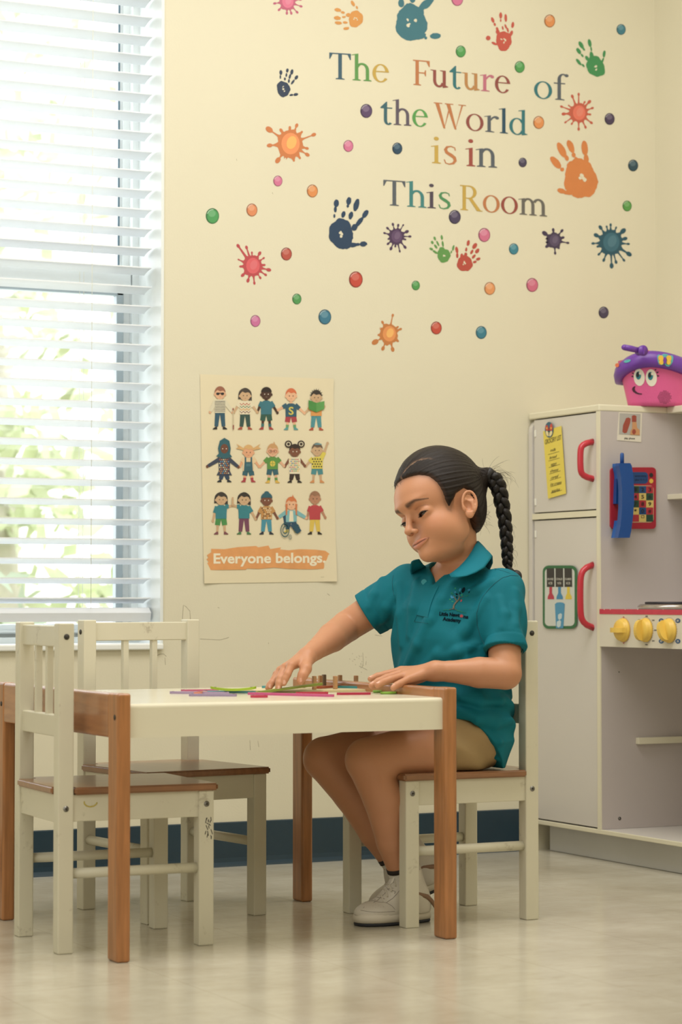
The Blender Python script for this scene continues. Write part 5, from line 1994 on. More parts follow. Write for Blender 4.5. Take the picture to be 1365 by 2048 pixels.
class Field:
    def __init__(s, xs, ys, zs):
        s.x, s.y, s.z = xs, ys, zs
        s.D = np.full((len(xs), len(ys), len(zs)), 0.05, f4)

    def sl(s, lo, hi):
        r = []
        for ax, a, b_ in zip((s.x, s.y, s.z), lo, hi):
            i0, i1 = np.searchsorted(ax, a), np.searchsorted(ax, b_)
            r.append(slice(max(0, i0 - 1), min(len(ax), i1 + 1)))
        return tuple(r)

    def pts(s, r):
        return (s.x[r[0]][:, None, None].astype(f4), s.y[r[1]][None, :, None].astype(f4), s.z[r[2]][None, None, :].astype(f4))

    def op(s, lo, hi, fn, k=0.0, mode='add'):
        m = .028 + k
        r = s.sl([a - m for a in lo], [a + m for a in hi])
        if any(q.stop <= q.start for q in r):
            return
        d = fn(*s.pts(r)).astype(f4)
        A = s.D[r]
        if mode == 'add':
            if k > 0:
                h = np.clip(k - np.abs(A - d), 0, None) / k
                s.D[r] = np.minimum(A, d) - h * h * k * .25
            else:
                s.D[r] = np.minimum(A, d)
        elif mode == 'sub':
            d = -d
            if k > 0:
                h = np.clip(k - np.abs(A - d), 0, None) / k
                s.D[r] = np.maximum(A, d) + h * h * k * .25
            else:
                s.D[r] = np.maximum(A, d)
        elif mode == 'max':
            s.D[r] = np.maximum(A, d)
        elif mode == 'disp':
            s.D[r] = A + d

    def cone(s, a, b_, r1, r2, k=.01, mode='add', flat=None):
        a, b_ = np.array(a, float), np.array(b_, float)
        m = max(r1, r2)
        lo, hi = np.minimum(a, b_) - m, np.maximum(a, b_) + m
        ba = b_ - a
        bb = max(1e-9, float(ba @ ba))

        def fn(X, Y, Z):
            px, py, pz = X - f4(a[0]), Y - f4(a[1]), Z - f4(a[2])
            t = np.clip((px * f4(ba[0]) + py * f4(ba[1]) + pz * f4(ba[2])) / f4(bb), 0, 1)
            dx, dy, dz = px - t * f4(ba[0]), py - t * f4(ba[1]), pz - t * f4(ba[2])
            return np.sqrt(dx * dx + dy * dy + dz * dz) - (f4(r1) + f4(r2 - r1) * t)
        s.op(lo, hi, fn, k, mode)

    def chain(s, pts, rs, k=.008):
        for i in range(len(pts) - 1):
            s.cone(pts[i], pts[i + 1], rs[i], rs[i + 1], k)

    def ell(s, c, r, M=None, k=.01, mode='add'):
        """ellipsoid; M rows are its local axes in world space"""
        c = np.array(c, float)
        r = np.array(r, float)
        M = np.eye(3) if M is None else np.array(M, float)
        e = np.sqrt(((M * r[:, None]) ** 2).sum(0))

        def fn(X, Y, Z):
            px, py, pz = X - f4(c[0]), Y - f4(c[1]), Z - f4(c[2])
            q0 = q1 = 0
            for i in range(3):
                l = px * f4(M[i, 0]) + py * f4(M[i, 1]) + pz * f4(M[i, 2])
                q0 = q0 + (l / f4(r[i])) ** 2
                q1 = q1 + (l / f4(r[i] ** 2)) ** 2
            k0, k1 = np.sqrt(q0), np.sqrt(q1) + f4(1e-6)
            return k0 * (k0 - 1) / k1
        s.op(c - e, c + e, fn, k, mode)

    def mesh(s, smooth=1):
        D, xs, ys, zs = s.D, s.x, s.y, s.z
        I = D < 0
        c8 = [I[a:D.shape[0] - 1 + a, b_:D.shape[1] - 1 + b_, c:D.shape[2] - 1 + c] for a in (0, 1) for b_ in (0, 1) for c in (0, 1)]
        anyi = c8[0].copy()
        alli = c8[0].copy()
        for q in c8[1:]:
            anyi |= q
            alli &= q
        act = anyi & ~alli
        ii, jj, kk = np.nonzero(act)
        n = len(ii)
        idx = np.full(act.shape, -1, np.int32)
        idx[ii, jj, kk] = np.arange(n)
        pos = np.zeros((n, 3))
        cnt = np.zeros(n)
        cs = [(a, b_, c) for a in (0, 1) for b_ in (0, 1) for c in (0, 1)]
        val = {c: D[ii + c[0], jj + c[1], kk + c[2]] for c in cs}
        for c in cs:
            for ax in range(3):
                if c[ax] == 0:
                    c2 = list(c)
                    c2[ax] = 1
                    c2 = tuple(c2)
                    a, b_ = val[c], val[c2]
                    m = (a < 0) != (b_ < 0)
                    t = np.where(m, a / np.where(m, a - b_, 1), 0)
                    p0 = [xs[ii + c[0]], ys[jj + c[1]], zs[kk + c[2]]]
                    p1 = [xs[ii + c2[0]], ys[jj + c2[1]], zs[kk + c2[2]]]
                    for q in range(3):
                        pos[:, q] += np.where(m, p0[q] + t * (p1[q] - p0[q]), 0)
                    cnt += m
        pos /= cnt[:, None]
        quads = []
        for ax in range(3):
            sl0 = [slice(None)] * 3
            sl1 = [slice(None)] * 3
            sl0[ax] = slice(0, -1)
            sl1[ax] = slice(1, None)
            a, b_ = I[tuple(sl0)], I[tuple(sl1)]
            e = np.array(np.nonzero(a != b_)).T
            o1, o2 = [(1, 2), (2, 0), (0, 1)][ax]
            ok = (e[:, o1] > 0) & (e[:, o2] > 0) & (e[:, o1] < D.shape[o1] - 1) & (e[:, o2] < D.shape[o2] - 1)
            e = e[ok]
            ins = I[e[:, 0], e[:, 1], e[:, 2]]
            q = []
            for d1, d2 in ((1, 1), (0, 1), (0, 0), (1, 0)):
                t = e.copy()
                t[:, o1] -= d1
                t[:, o2] -= d2
                q.append(idx[t[:, 0], t[:, 1], t[:, 2]])
            q = np.stack(q, 1)
            q[~ins] = q[~ins][:, ::-1]
            quads.append(q)
        Q = np.concatenate(quads)
        Q = Q[(Q >= 0).all(1)]
        for _ in range(smooth):
            acc = np.zeros_like(pos)
            c = np.zeros(n)
            for a in range(4):
                u, v = Q[:, a], Q[:, (a + 1) % 4]
                for q in range(3):
                    acc[:, q] += np.bincount(u, pos[v, q], n) + np.bincount(v, pos[u, q], n)
                c += np.bincount(u, minlength=n) + np.bincount(v, minlength=n)
            pos = pos * .5 + .5 * acc / np.maximum(c, 1)[:, None]
        return pos, Q


def np_mesh(name, pos, Q, material, parent=None, col=None, label=None, extra=None):
    me = bpy.data.meshes.new(name)
    me.vertices.add(len(pos))
    me.vertices.foreach_set('co', pos.astype(f4).ravel())
    me.loops.add(len(Q) * 4)
    me.loops.foreach_set('vertex_index', Q.astype(np.int32).ravel())
    me.polygons.add(len(Q))
    me.polygons.foreach_set('loop_start', np.arange(0, len(Q) * 4, 4, dtype=np.int32))
    me.polygons.foreach_set('loop_total', np.full(len(Q), 4, np.int32))
    me.update(calc_edges=True)
    me.polygons.foreach_set('use_smooth', np.ones(len(Q), bool))
    if col is not None:
        at_ = me.color_attributes.new('col', 'FLOAT_COLOR', 'POINT')
        at_.data.foreach_set('color', np.concatenate([col, np.ones((len(col), 1))], 1).astype(f4).ravel())
    if extra is not None:
        at_ = me.attributes.new('strand', 'FLOAT_VECTOR', 'POINT')
        at_.data.foreach_set('vector', extra.astype(f4).ravel())
    me.materials.append(material)
    me.validate()
    o = bpy.data.objects.new(name, me)
    COL.objects.link(o)
    if parent is not None:
        o.parent = parent
        o.matrix_parent_inverse = parent.matrix_world.inverted()
    tag(o, label)
    return o


def polysdf(PX_, PY_, poly_):
    d = None
    inside = None
    n = len(poly_)
    for i in range(n):
        a, b2 = poly_[i], poly_[(i + 1) % n]
        ex, ey = b2[0] - a[0], b2[1] - a[1]
        wx, wy = PX_ - f4(a[0]), PY_ - f4(a[1])
        t = np.clip((wx * f4(ex) + wy * f4(ey)) / f4(ex * ex + ey * ey), 0, 1)
        q = (wx - t * f4(ex)) ** 2 + (wy - t * f4(ey)) ** 2
        d = q if d is None else np.minimum(d, q)
        c1 = (PY_ >= a[1]) != (PY_ >= b2[1])
        with np.errstate(divide='ignore', invalid='ignore'):
            xi = a[0] + (PY_ - a[1]) * (ex / (ey if abs(ey) > 1e-9 else 1e-9))
        cr_ = c1 & (PX_ < xi)
        inside = cr_ if inside is None else inside ^ cr_
    return np.where(inside, -np.sqrt(d), np.sqrt(d))



# ---- head frame
hb, hp, hr = R(9.8), R(5.0), R(18.5)
f0 = np.array([-math.cos(hb), -math.sin(hb), 0])
l0 = np.array([math.sin(hb), -math.cos(hb), 0])
u0 = np.array([0, 0, 1.0])
hf = f0 * math.cos(hp) - u0 * math.sin(hp)
u1 = u0 * math.cos(hp) + f0 * math.sin(hp)
hl = l0 * math.cos(hr) + u1 * math.sin(hr)
hu = u1 * math.cos(hr) - l0 * math.sin(hr)
HO = np.array([2.3020, 4.160, 0.7880])
HM = np.stack([hf, hl, hu])


def HW(f, l, u):
    return HO + hf * f + hl * l + hu * u


def HL(p):
    return (np.asarray(p) - HO) @ HM.T


def PX(px, py, Y_, zmin=None):
    p = at(px, py, 1, Y_)
    z = p.z if zmin is None else max(p.z, zmin)
    return np.array([p.x, p.y, z])


ZT = TZ            # table surface
# ---- skeleton points (room coordinates)
SH_N, SH_F = PX(1004, 1184, 4.068), np.array([2.278, 4.268, .642])
EL_N = PX(1012, 1347, 3.990)
WR_N = PX(872, 1342, 4.035)
EL_F = np.array([2.168, 4.345, .578])
EL_F = PX(694, 1253, 4.335)
WR_F = PX(615, 1312, 4.215)
KN_N, KN_F = PX(735, 1520, 4.085), PX(650, 1517, 4.24)
AN_N, AN_F = PX(806, 1752, 4.11), PX(792, 1728, 4.20)
HIP_N, HIP_F = np.array([2.325, 4.085, .343]), np.array([2.325, 4.205, .343])

bx = axis((1.88, 2.20, .0019), (2.20, 2.315, .00125), (2.315, 2.47, .0021))
by = axis((3.93, 4.03, .0024), (4.03, 4.255, .0015), (4.255, 4.41, .0026))
bz = axis((.02, .42, .0042), (.42, .505, .0017), (.505, .66, .0036), (.66, .85, .00125), (.85, .94, .0032))
B = Field(bx, by, bz)
print('body grid', B.D.shape)
# torso core (mostly under the clothes) and upper chest
Lt = np.array([math.sin(R(21)), -math.cos(R(21)), 0])
Ft = np.array([-math.cos(R(21)), -math.sin(R(21)), 0])
TM = np.stack([Ft, Lt, u0])
B.ell((2.322, 4.168, .585), (.064, .094, .085), TM, 0)
B.ell((2.33, 4.155, .45), (.052, .080, .12), TM, .03)
B.ell((2.335, 4.145, .365), (.070, .098, .070), None, .03)
B.cone(SH_N, SH_F, .036, .036, .04)
B.cone((2.338, 4.168, .63), (2.334, 4.165, .745), .040, .0365, .03)          # neck
# arms
B.cone(SH_N, EL_N, .036, .0300, .006)
B.chain([EL_N, EL_N * .62 + WR_N * .38, EL_N * .2 + WR_N * .8, WR_N], [.0305, .0292, .0200, .0182], .003)
B.cone(SH_F, EL_F, .037, .0312, .006)
B.chain([EL_F, EL_F * .62 + WR_F * .38, EL_F * .2 + WR_F * .8, WR_F], [.0315, .0292, .0198, .0180], .003)
# legs
B.chain([HIP_N, HIP_N * .5 + KN_N * .5, KN_N], [.056, .051, .042], .004)
B.chain([HIP_F, HIP_F * .5 + KN_F * .5, KN_F], [.056, .051, .042], .004)
for K_, A_ in ((KN_N, AN_N), (KN_F, AN_F)):
    cal = K_ * .66 + A_ * .34 + np.array([.010, 0, .002])
    B.chain([K_, cal, K_ * .3 + A_ * .7, A_, A_ + np.array([.004, 0, -.03])], [.041, .0395, .030, .0240, .0235], .005)


def finger(mcp, pip, tip, r0, base):
    mcp, pip, tip = map(np.array, (mcp, pip, tip))
    mid = pip * .45 + tip * .55 + np.array([0, 0, .0012])
    B.cone(base, mcp, r0 * 1.5, r0 * 1.25, .010)
    B.chain([mcp, pip, mid, tip], [r0 * 1.10, r0 * 1.05, r0 * .97, r0 * .86], .0022)


zf = ZT + .0105
# near (left) hand, palm down on the board
finger(PX(818, 1358, 4.046), PX(801, 1367, 4.040, zf), PX(787, 1376, 4.040, zf), .0066, WR_N)
finger(PX(809, 1351, 4.064), PX(782, 1359, 4.060, zf), PX(756, 1370, 4.062, zf), .0071, WR_N)
finger(PX(804, 1346, 4.083), PX(774, 1356, 4.084, zf), PX(744, 1371, 4.088, zf), .0073, WR_N)
finger(PX(803, 1341, 4.102), PX(772, 1349, 4.106, zf), PX(742, 1358, 4.112, zf), .0071, WR_N)
B.cone(WR_N, PX(826, 1352, 4.10), .016, .012, .012)
B.chain([PX(845, 1352, 4.085), PX(822, 1364, 4.115, zf), PX(802, 1371, 4.130, zf)], [.012, .0085, .0070], .006)
# far (right) hand, fingers pointing down to the strip
ztip = ZT + .0085
finger(PX(583, 1331, 4.188), PX(575, 1349, 4.180), PX(568, 1366, 4.178, ztip), .0071, WR_F)
finger(PX(571, 1335, 4.205), PX(560, 1357, 4.192), PX(557, 1377, 4.183, ztip), .0073, WR_F)
finger(PX(561, 1341, 4.224), PX(549, 1360, 4.218), PX(540, 1374, 4.212, ztip), .0070, WR_F)
finger(PX(554, 1348, 4.240), PX(545, 1364, 4.240), PX(536, 1376, 4.238, ztip), .0062, WR_F)
B.chain([WR_F + np.array([-.004, -.008, -.004]), PX(612, 1338, 4.176), PX(606, 1351, 4.168), PX(601, 1362, 4.166)], [.0135, .0100, .0085, .0072], .008)

# ---- head
hk = .012
B.ell(HW(-.004, 0, .045), (.090, .0705, .084), HM, .02)
B.ell(HW(.034, 0, .030), (.068, .060, .058), HM, .015)           # forehead
B.ell(HW(.028, 0, -.030), (.050, .052, .050), HM, .02)           # mid face
for s in (-1, 1):
    B.ell(HW(.047, .029 * s, -.036), (.032, .0275, .031), HM, .016)   # cheeks
    B.ell(HW(.022, .038 * s, -.048), (.036, .017, .028), HM, .016)   # jaw
B.ell(HW(.052, 0, -.065), (.034, .028, .025), HM, .014)          # muzzle and chin
B.ell(HW(.068, 0, -.082), (.017, .018, .014), HM, .010)          # chin tip
B.ell(HW(.028, 0, -.078), (.040, .036, .018), HM, .016)          # soft under-chin
for s in (-1, 1):
    B.ell(HW(.096, .030 * s, -.001), (.019, .019, .012), HM, .014, 'sub')   # eye sockets
B.ell(HW(.083, 0, .020), (.018, .036, .008), HM, .012)           # brow ridge
for s in (-1, 1):
    B.ell(HW(.0695, .030 * s, -.004), (.0142, .0150, .0135), HM, .004)      # lids over the eyes
B.cone(HW(.087, 0, .006), HW(.098, 0, -.026), .0055, .0068, .008)  # nose bridge
B.ell(HW(.101, 0, -.0325), (.0090, .0080, .0074), HM, .006)      # nose tip
for s in (-1, 1):
    B.ell(HW(.0915, .0088 * s, -.0355), (.0074, .0046, .0050), HM, .005)
    B.ell(HW(.0985, .0060 * s, -.0420), (.0050, .0030, .0035), HM, .0015, 'sub')


def mouth_u(l):
    return -.0598 + .0046 * (abs(l) / .027) ** 1.7


for i in range(8):
    for s in (-1, 1):
        a, b_ = i * .0029, (i + 1) * .0029
        fz = lambda l: .0885 - 15 * l * l
        B.cone(HW(fz(a), s * a, mouth_u(a) + .0036 - a * .10), HW(fz(b_), s * b_, mouth_u(b_) + .0036 - b_ * .13), .0039 - i * .00032, .0039 - (i + 1) * .00032, .0025)
        B.cone(HW(fz(a) - .0012, s * a, mouth_u(a) - .0048 + a * .12), HW(fz(b_) - .0012, s * b_, mouth_u(b_) - .0048 + b_ * .15), .0045 - i * .00042, .0045 - (i + 1) * .00042, .0025)
for i in range(9):
    for s in (-1, 1):
        a, b_ = i * .0029, (i + 1) * .0029
        fz = lambda l: .0945 - 15 * l * l
        B.cone(HW(fz(a), s * a, mouth_u(a)), HW(fz(b_), s * b_, mouth_u(b_)), .0017, .0013, .0010, 'sub')
B.ell(HW(.0960, 0, -.0520), (.0050, .0022, .0060), HM, .003, 'sub')   # philtrum
# ears
for s in (-1, 1):
    e0 = np.array([-.002, .0690 * s, -.012])
    # ear plane axes: ef backwards, outward tilt
    tilt = R(24)
    ef = np.array([-math.cos(tilt), math.sin(tilt) * s, .0])
    eu = np.array([-.14, .03 * s, .99])
    eu /= np.linalg.norm(eu)
    en = np.cross(ef, eu)
    en /= np.linalg.norm(en)
    if en[1] * s < 0:
        en = -en

    def EP(a, b_, c=0.0, e0=e0, ef=ef, eu=eu, en=en):
        q = e0 + ef * a + eu * b_ + en * c
        return HW(*q)
    M_e = np.stack([ef, eu, en]) @ HM
    B.ell(EP(.003, .002, .004), (.0135, .0215, .0048), M_e, .006)
    B.ell(EP(.000, -.018, .005), (.0080, .0092, .0045), M_e, .006)         # lobe
    hel = [EP(.0140 * math.cos(a) + .003, .0225 * math.sin(a) + .004, .0080) for a in np.linspace(R(-60), R(195), 22)]
    for i in range(21):
        B.cone(hel[i], hel[i + 1], .0026, .0026, .0008)
    B.ell(EP(-.001, -.002, .0095), (.0080, .0120, .0080), M_e, .0015, 'sub')   # concha
    B.ell(EP(.004, .0135, .0095), (.0080, .0062, .0040), M_e, .0012, 'sub')     # scapha
    B.cone(EP(.009, -.010, .008), EP(.010, .006, .008), .0024, .0024, .003)   # antihelix
    B.ell(EP(-.0095, -.006, .0065), (.0035, .0055, .0040), M_e, .003)         # tragus


def aperture(s):
    c = HW(.082, .030 * s, -.0090)

    def fn(X, Y, Z):
        px, py, pz = X - f4(HO[0]), Y - f4(HO[1]), Z - f4(HO[2])
        f_ = px * f4(hf[0]) + py * f4(hf[1]) + pz * f4(hf[2])
        l_ = (px * f4(hl[0]) + py * f4(hl[1]) + pz * f4(hl[2])) * s - .0290
        u_ = px * f4(hu[0]) + py * f4(hu[1]) + pz * f4(hu[2])
        q = np.abs(u_ + .0085 - .16 * l_) - .0029 * (1 - (l_ / .0134) ** 2)
        return np.maximum(q, .060 - f_)
    r = B.sl(c - .02, c + .02)
    d = fn(*B.pts(r)).astype(f4)
    B.D[r] = np.maximum(B.D[r], -d)


aperture(1)
aperture(-1)
pos, Q = B.mesh(1)
print('body verts', len(pos))
# pigment: lips, brows, scalp edge; painted shade: mouth line, nostrils, lid crease
base = np.array(lin('#c38c6a')[:3])
col = np.tile(base, (len(pos), 1))
loc = HL(pos)
F_, L_, U_ = loc[:, 0], loc[:, 1], loc[:, 2]
head = (U_ > -.11) & (U_ < .16) & (np.abs(L_) < .1) & (F_ > -.12) & (F_ < .13)
AL = np.abs(L_)


def blend(mask, c, amt=1.0):
    global col
    m = (np.clip(mask, 0, 1) * amt)[:, None]
    col = col * (1 - m) + np.array(lin(c)[:3]) * m


mu = -.0598 + .0046 * (AL / .027) ** 1.7
wide = np.clip((.0262 - AL) / .005, 0, 1)
face = head & (F_ > .06)
up_h = .0078 * (1 - (AL / .028) ** 1.4).clip(0) + .0005
dn_h = .0094 * (1 - (AL / .025) ** 1.8).clip(0) + .0004
lipm = np.where(U_ > mu, 1 - (U_ - mu) / np.maximum(up_h, 1e-4), 1 - (mu - U_) / np.maximum(dn_h, 1e-4))
blend(np.clip(lipm * 4, 0, 1) * wide * face, '#b8705f', .62)
blend(np.clip(1.3 - np.abs(U_ - mu) / .0013, 0, 1) * wide * face, '#5a2c26', .85)  # shade between the lips painted into the skin colour
blend(np.exp(-(((F_ - .06) / .03) ** 2 + ((AL - .042) / .016) ** 2 + ((U_ + .030) / .016) ** 2)) * head, '#c47a58', .35)
# brows
t = (AL - .009) / .040
bu_ = .0125 + .0100 * np.clip(t, 0, 1) ** .9 - .0085 * np.clip(t - .60, 0, 1) ** 1.2 / .35 ** .8
bt = .0050 * np.clip(1.15 - t, .15, 1) ** .8
brow = np.clip(1.35 - np.abs(U_ - bu_) / np.maximum(bt, 1e-5), 0, 1) * ((t > 0) & (t < 1)) * np.clip(t / .12, 0, 1)
brow = brow * (.93 + .07 * np.sin(AL * 5200 + U_ * 2600))
blend(brow * (head & (F_ > .03)), '#30201a', .9)
for s in (-1, 1):
    blend(np.clip(1.6 - np.sqrt(((F_ - .0985) / .0035) ** 2 + ((L_ - s * .006) / .0028) ** 2 + ((U_ + .0405) / .0028) ** 2), 0, 1) * face, '#4a241c', .9)  # nostrils darkened in the colour as shade
    # lid margin
    q = np.abs(U_ + .0085 - .16 * (L_ * s - .0290)) - .0032 * (1 - ((L_ * s - .0290) / .0134) ** 2)
    near = (np.abs(L_ * s - .0290) < .0145) & (F_ > .06)
    up_ = (U_ + .0085 - .16 * (L_ * s - .0290)) > 0
    blend(np.clip(1.3 - np.abs(q) / .0013, 0, 1) * near * up_, '#1c1210', .95)
    blend(np.clip(1 - np.abs(q) / .0009, 0, 1) * near * ~up_, '#6a4234', .6)
blend(np.exp(-((U_ - .0075 + ((AL - .030) / .020) ** 2 * .006) / .0011) ** 2) * (np.abs(AL - .030) < .014) * face, '#8a5642', .45)   # lid crease, drawn as a darker line for its shade
# downy hair thinning out below the hairline
HP0 = [(.140, .076), (.100, .072), (.085, .070), (.072, .067), (.060, .059), (.051, .042), (.046, .024), (.042, .006), (.036, -.012), (.031, -.015), (.023, .000), (.013, .015), (-.006, .023),
       (-.021, .015), (-.026, -.004), (-.030, -.026), (-.042, -.046), (-.060, -.058), (-.13, -.06), (-.15, .2), (.14, .2)]
gd = polysdf(F_, U_, HP0)
dn = np.exp(-np.clip(gd, 0, 1) / .0045)
blend(dn * (head & (gd < .03) & ~((F_ < .02) & (F_ > -.022))), '#5a3c2c', .6)
# nail plates
M_skin = mat('skin', lin('#c38c6a'), 0.45, attr='col', sss=.12, spec=.35, bump=.06, bscale=420)

girl = empty('person', (2.30, 4.16, 0), label='seated child in teal polo shirt and khaki shorts with a dark braid', cat='person')
body = np_mesh('body', pos, Q, M_skin, girl, col)
body_bvh = BVHTree.FromObject(body, bpy.context.evaluated_depsgraph_get())

# eyes
M_sclera = mat('eye_sclera', '#b8aa9c', 0.2, spec=.6)
M_iris = mat('eye_brown', '#2a1610', 0.15, spec=.7)
for s in (-1, 1):
    b = MB().use(M_sclera)
    c = HW(.0690, .030 * s, -.0045)
    b.ball(c, .0125, 4)
    b.use(M_iris)
    g = HM.T @ np.array([.80, -.05, -.52])
    g /= np.linalg.norm(g)
    Mx = Matrix.Translation(Vector(c)) @ Vector(g).to_track_quat('Z', 'Y').to_matrix().to_4x4()
    rs = [(.0096, .0082), (.0080, .0100), (.0066, .0109), (.0050, .0117), (.0035, .0123), (.0015, .0127), (.0002, .0128)]
    b.lathe(rs, Vector(c), 'Z', 24, mtx=Vector(g).to_track_quat('Z', 'Y').to_matrix())
    b.build('eye', None, girl, local=False)

# fingernails
b = MB().use(mat('nail', '#d9a58c', .25, spec=.6))
NT = [(PX(787, 1376, 4.040, zf), 0), (PX(756, 1370, 4.062, zf), 0), (PX(744, 1371, 4.088, zf), 0), (PX(742, 1358, 4.112, zf), 0),
      (PX(568, 1366, 4.178, ztip), 1), (PX(557, 1377, 4.183, ztip), 1), (PX(540, 1374, 4.212, ztip), 1), (PX(601, 1362, 4.166), 1)]
for tp, k_ in NT:
    dr = Vector((-.35, -.35, .85)).normalized() if k_ == 0 else Vector((-.30, -.88, .12)).normalized()
    ln_ = Vector((-1, -.05, -.12)).normalized() if k_ == 0 else Vector((-.15, 0, -1)).normalized()
    src_ = Vector(tp) + dr * .02 - ln_ * .0012
    h_r = body_bvh.ray_cast(src_, -dr, .03)
    if h_r[0] is None:
        continue
    n_ = h_r[1] if h_r[1].dot(dr) > 0 else -h_r[1]
    t1_ = (ln_ - n_ * ln_.dot(n_)).normalized()
    t2_ = n_.cross(t1_)
    cN = b.bm.verts.new(h_r[0] + n_ * .0006)
    rg_ = [b.bm.verts.new(h_r[0] + t1_ * .0040 * math.cos(a) + t2_ * .0031 * math.sin(a) + n_ * (.0003 - .0012 * math.sin(a) ** 2)) for a in np.linspace(0, 2 * math.pi, 15)[:-1]]
    for i in range(14):
        b.face([rg_[i], rg_[(i + 1) % 14], cN], True)
b.build('fingernails', None, girl, local=False)

# lashes and stray hairs
M_hair = mat('hair_dark', '#241812', 0.42)


def skinpt(f, l, u, off=.0004):
    """drop a head-local direction point onto the skin along the local forward axis"""
    o_ = Vector(HW(f + .05, l, u))
    hit = body_bvh.ray_cast(o_, Vector(-hf), .2)
    if hit[0] is None:
        return Vector(HW(f, l, u))
    return hit[0] + hit[1] * off


b = MB().use(M_hair)
for s in (-1, 1):
    pts = []
    for i in range(13):
        l_ = -.0128 + .0270 * i / 12
        u_ = -.0085 + .16 * l_ + .0032 * max(0, 1 - (l_ / .0134) ** 2)
        fs = .0695 + math.sqrt(max(0, .0146 ** 2 - (l_) ** 2 - (u_ + .004) ** 2))
        pts.append(Vector(HW(fs - .0002, s * (.0290 + l_), u_)))
    b.tube(pts, [.0004 + .0009 * math.sin(math.pi * min(1, (i + 1) / 13)) for i in range(13)], 6)
    rr = random.Random(5 + s)
    for i in range(26):
        t = .15 + .85 * i / 25
        k = min(11, int(t * 12))
        p = pts[k] * (1 - (t * 12 - k)) + pts[k + 1] * (t * 12 - k) if k < 12 else pts[12]
        d = Vector(hf * .9 + hl * s * (t - .4) * .9 - hu * .62)
        d.normalize()
        ln = .0042 + .003 * t
        q1 = p + d * ln * .5
        q2 = p + d * ln * .95 + Vector(hu) * ln * .22
        b.tube([p, q1, q2], [.00018, .00014, .00005], 4)
b.build('eyelashes', None, girl, local=False)

# ---- hair cap
HXs = axis((2.18, 2.45, .0016))
HYs = axis((4.05, 4.27, .0018))
HZs = axis((.70, .945, .0016))
Hh = Field(HXs, HYs, HZs)
Hh.ell(HW(-.004, 0, .047), (.0950, .0765, .0890), HM, .0)
Hh.ell(HW(.034, 0, .033), (.0705, .0640, .0600), HM, .015)
Hh.ell(HW(-.030, 0, -.010), (.052, .056, .050), HM, .03)
for s in (-1, 1):
    Hh.ell(HW(-.004, .076 * s, -.011), (.023, .020, .031), HM, .004, 'sub')
tail0 = np.array(PX(975, 948, 4.150))
Hh.cone(HW(-.075, .010, .040), tail0, .022, .013, .02)
r = Hh.sl((2.18, 4.05, .70), (2.45, 4.27, .945))
X, Y, Z_ = Hh.pts(r)
px, py, pz = X - f4(HO[0]), Y - f4(HO[1]), Z_ - f4(HO[2])
f_ = px * f4(hf[0]) + py * f4(hf[1]) + pz * f4(hf[2])
l_ = px * f4(hl[0]) + py * f4(hl[1]) + pz * f4(hl[2])
u_ = px * f4(hu[0]) + py * f4(hu[1]) + pz * f4(hu[2])
# side-view outline of the hair in (f, u)
HP_ = [(.140, .076), (.100, .072), (.085, .070), (.072, .067), (.060, .059), (.051, .042), (.046, .024), (.042, .006), (.036, -.012), (.031, -.015), (.023, .000), (.013, .015), (-.006, .023),
       (-.021, .015), (-.026, -.004), (-.030, -.026), (-.042, -.046), (-.060, -.058), (-.13, -.06), (-.15, .2), (.14, .2)]


g = polysdf(f_, u_, HP_)
DD = Hh.D[r]
# feathered hairline: the cap thins out towards its edge
DD = DD + np.clip((g + .010) / .010, 0, 1) ** 2 * .0075
Hh.D[r] = np.maximum(DD, g * .8)
# strand direction coordinates around the axis to the tail
ax0 = HW(.10, 0, .05)
tdir = tail0 - ax0
tdir /= np.linalg.norm(tdir)
e1 = np.cross(tdir, hu)
e1 /= np.linalg.norm(e1)
e2 = np.cross(tdir, e1)
ang = np.arctan2((X - f4(tail0[0])) * f4(e2[0]) + (Y - f4(tail0[1])) * f4(e2[1]) + (Z_ - f4(tail0[2])) * f4(e2[2]),
                 (X - f4(tail0[0])) * f4(e1[0]) + (Y - f4(tail0[1])) * f4(e1[1]) + (Z_ - f4(tail0[2])) * f4(e1[2]))
groove = sum(a * np.sin(k * ang + p) for k, a, p in ((37, .00035, .3), (61, .0003, 1.7), (97, .00022, 4.1)))
Hh.D[r] += groove.astype(f4)
# parting
part = np.exp(-((l_ - .004 - 1.05 * (.087 - f_)) / .0013) ** 2) * np.clip((f_ - .035) / .025, 0, 1) * (u_ > .05)
Hh.D[r] += (.0030 * part).astype(f4)
pos, Q = Hh.mesh(0)
loc = HL(pos)
hcol = np.tile(np.array(lin('#1a120e')[:3]), (len(pos), 1))
pm = np.clip(.85 * np.exp(-((loc[:, 1] - .004 - 1.05 * (.087 - loc[:, 0])) / .0014) ** 2) * np.clip((loc[:, 0] - .035) / .03, 0, 1) * (loc[:, 2] > .05), 0, 1)[:, None]
hcol = hcol * (1 - pm) + np.array(lin('#a08068')[:3]) * pm
gv = polysdf(loc[:, 0].astype(f4), loc[:, 2].astype(f4), HP_)
em = np.clip((gv + .007) / .007, 0, 1)[:, None] * .45
hcol = hcol * (1 - em) + np.array(lin('#5a3c2c')[:3]) * em
d_ = pos - tail0
av = np.arctan2(d_ @ e2, d_ @ e1)
rad = np.linalg.norm(d_, axis=1)
ext = np.stack([np.cos(av) * 3, np.sin(av) * 3, rad * 1.5], 1)


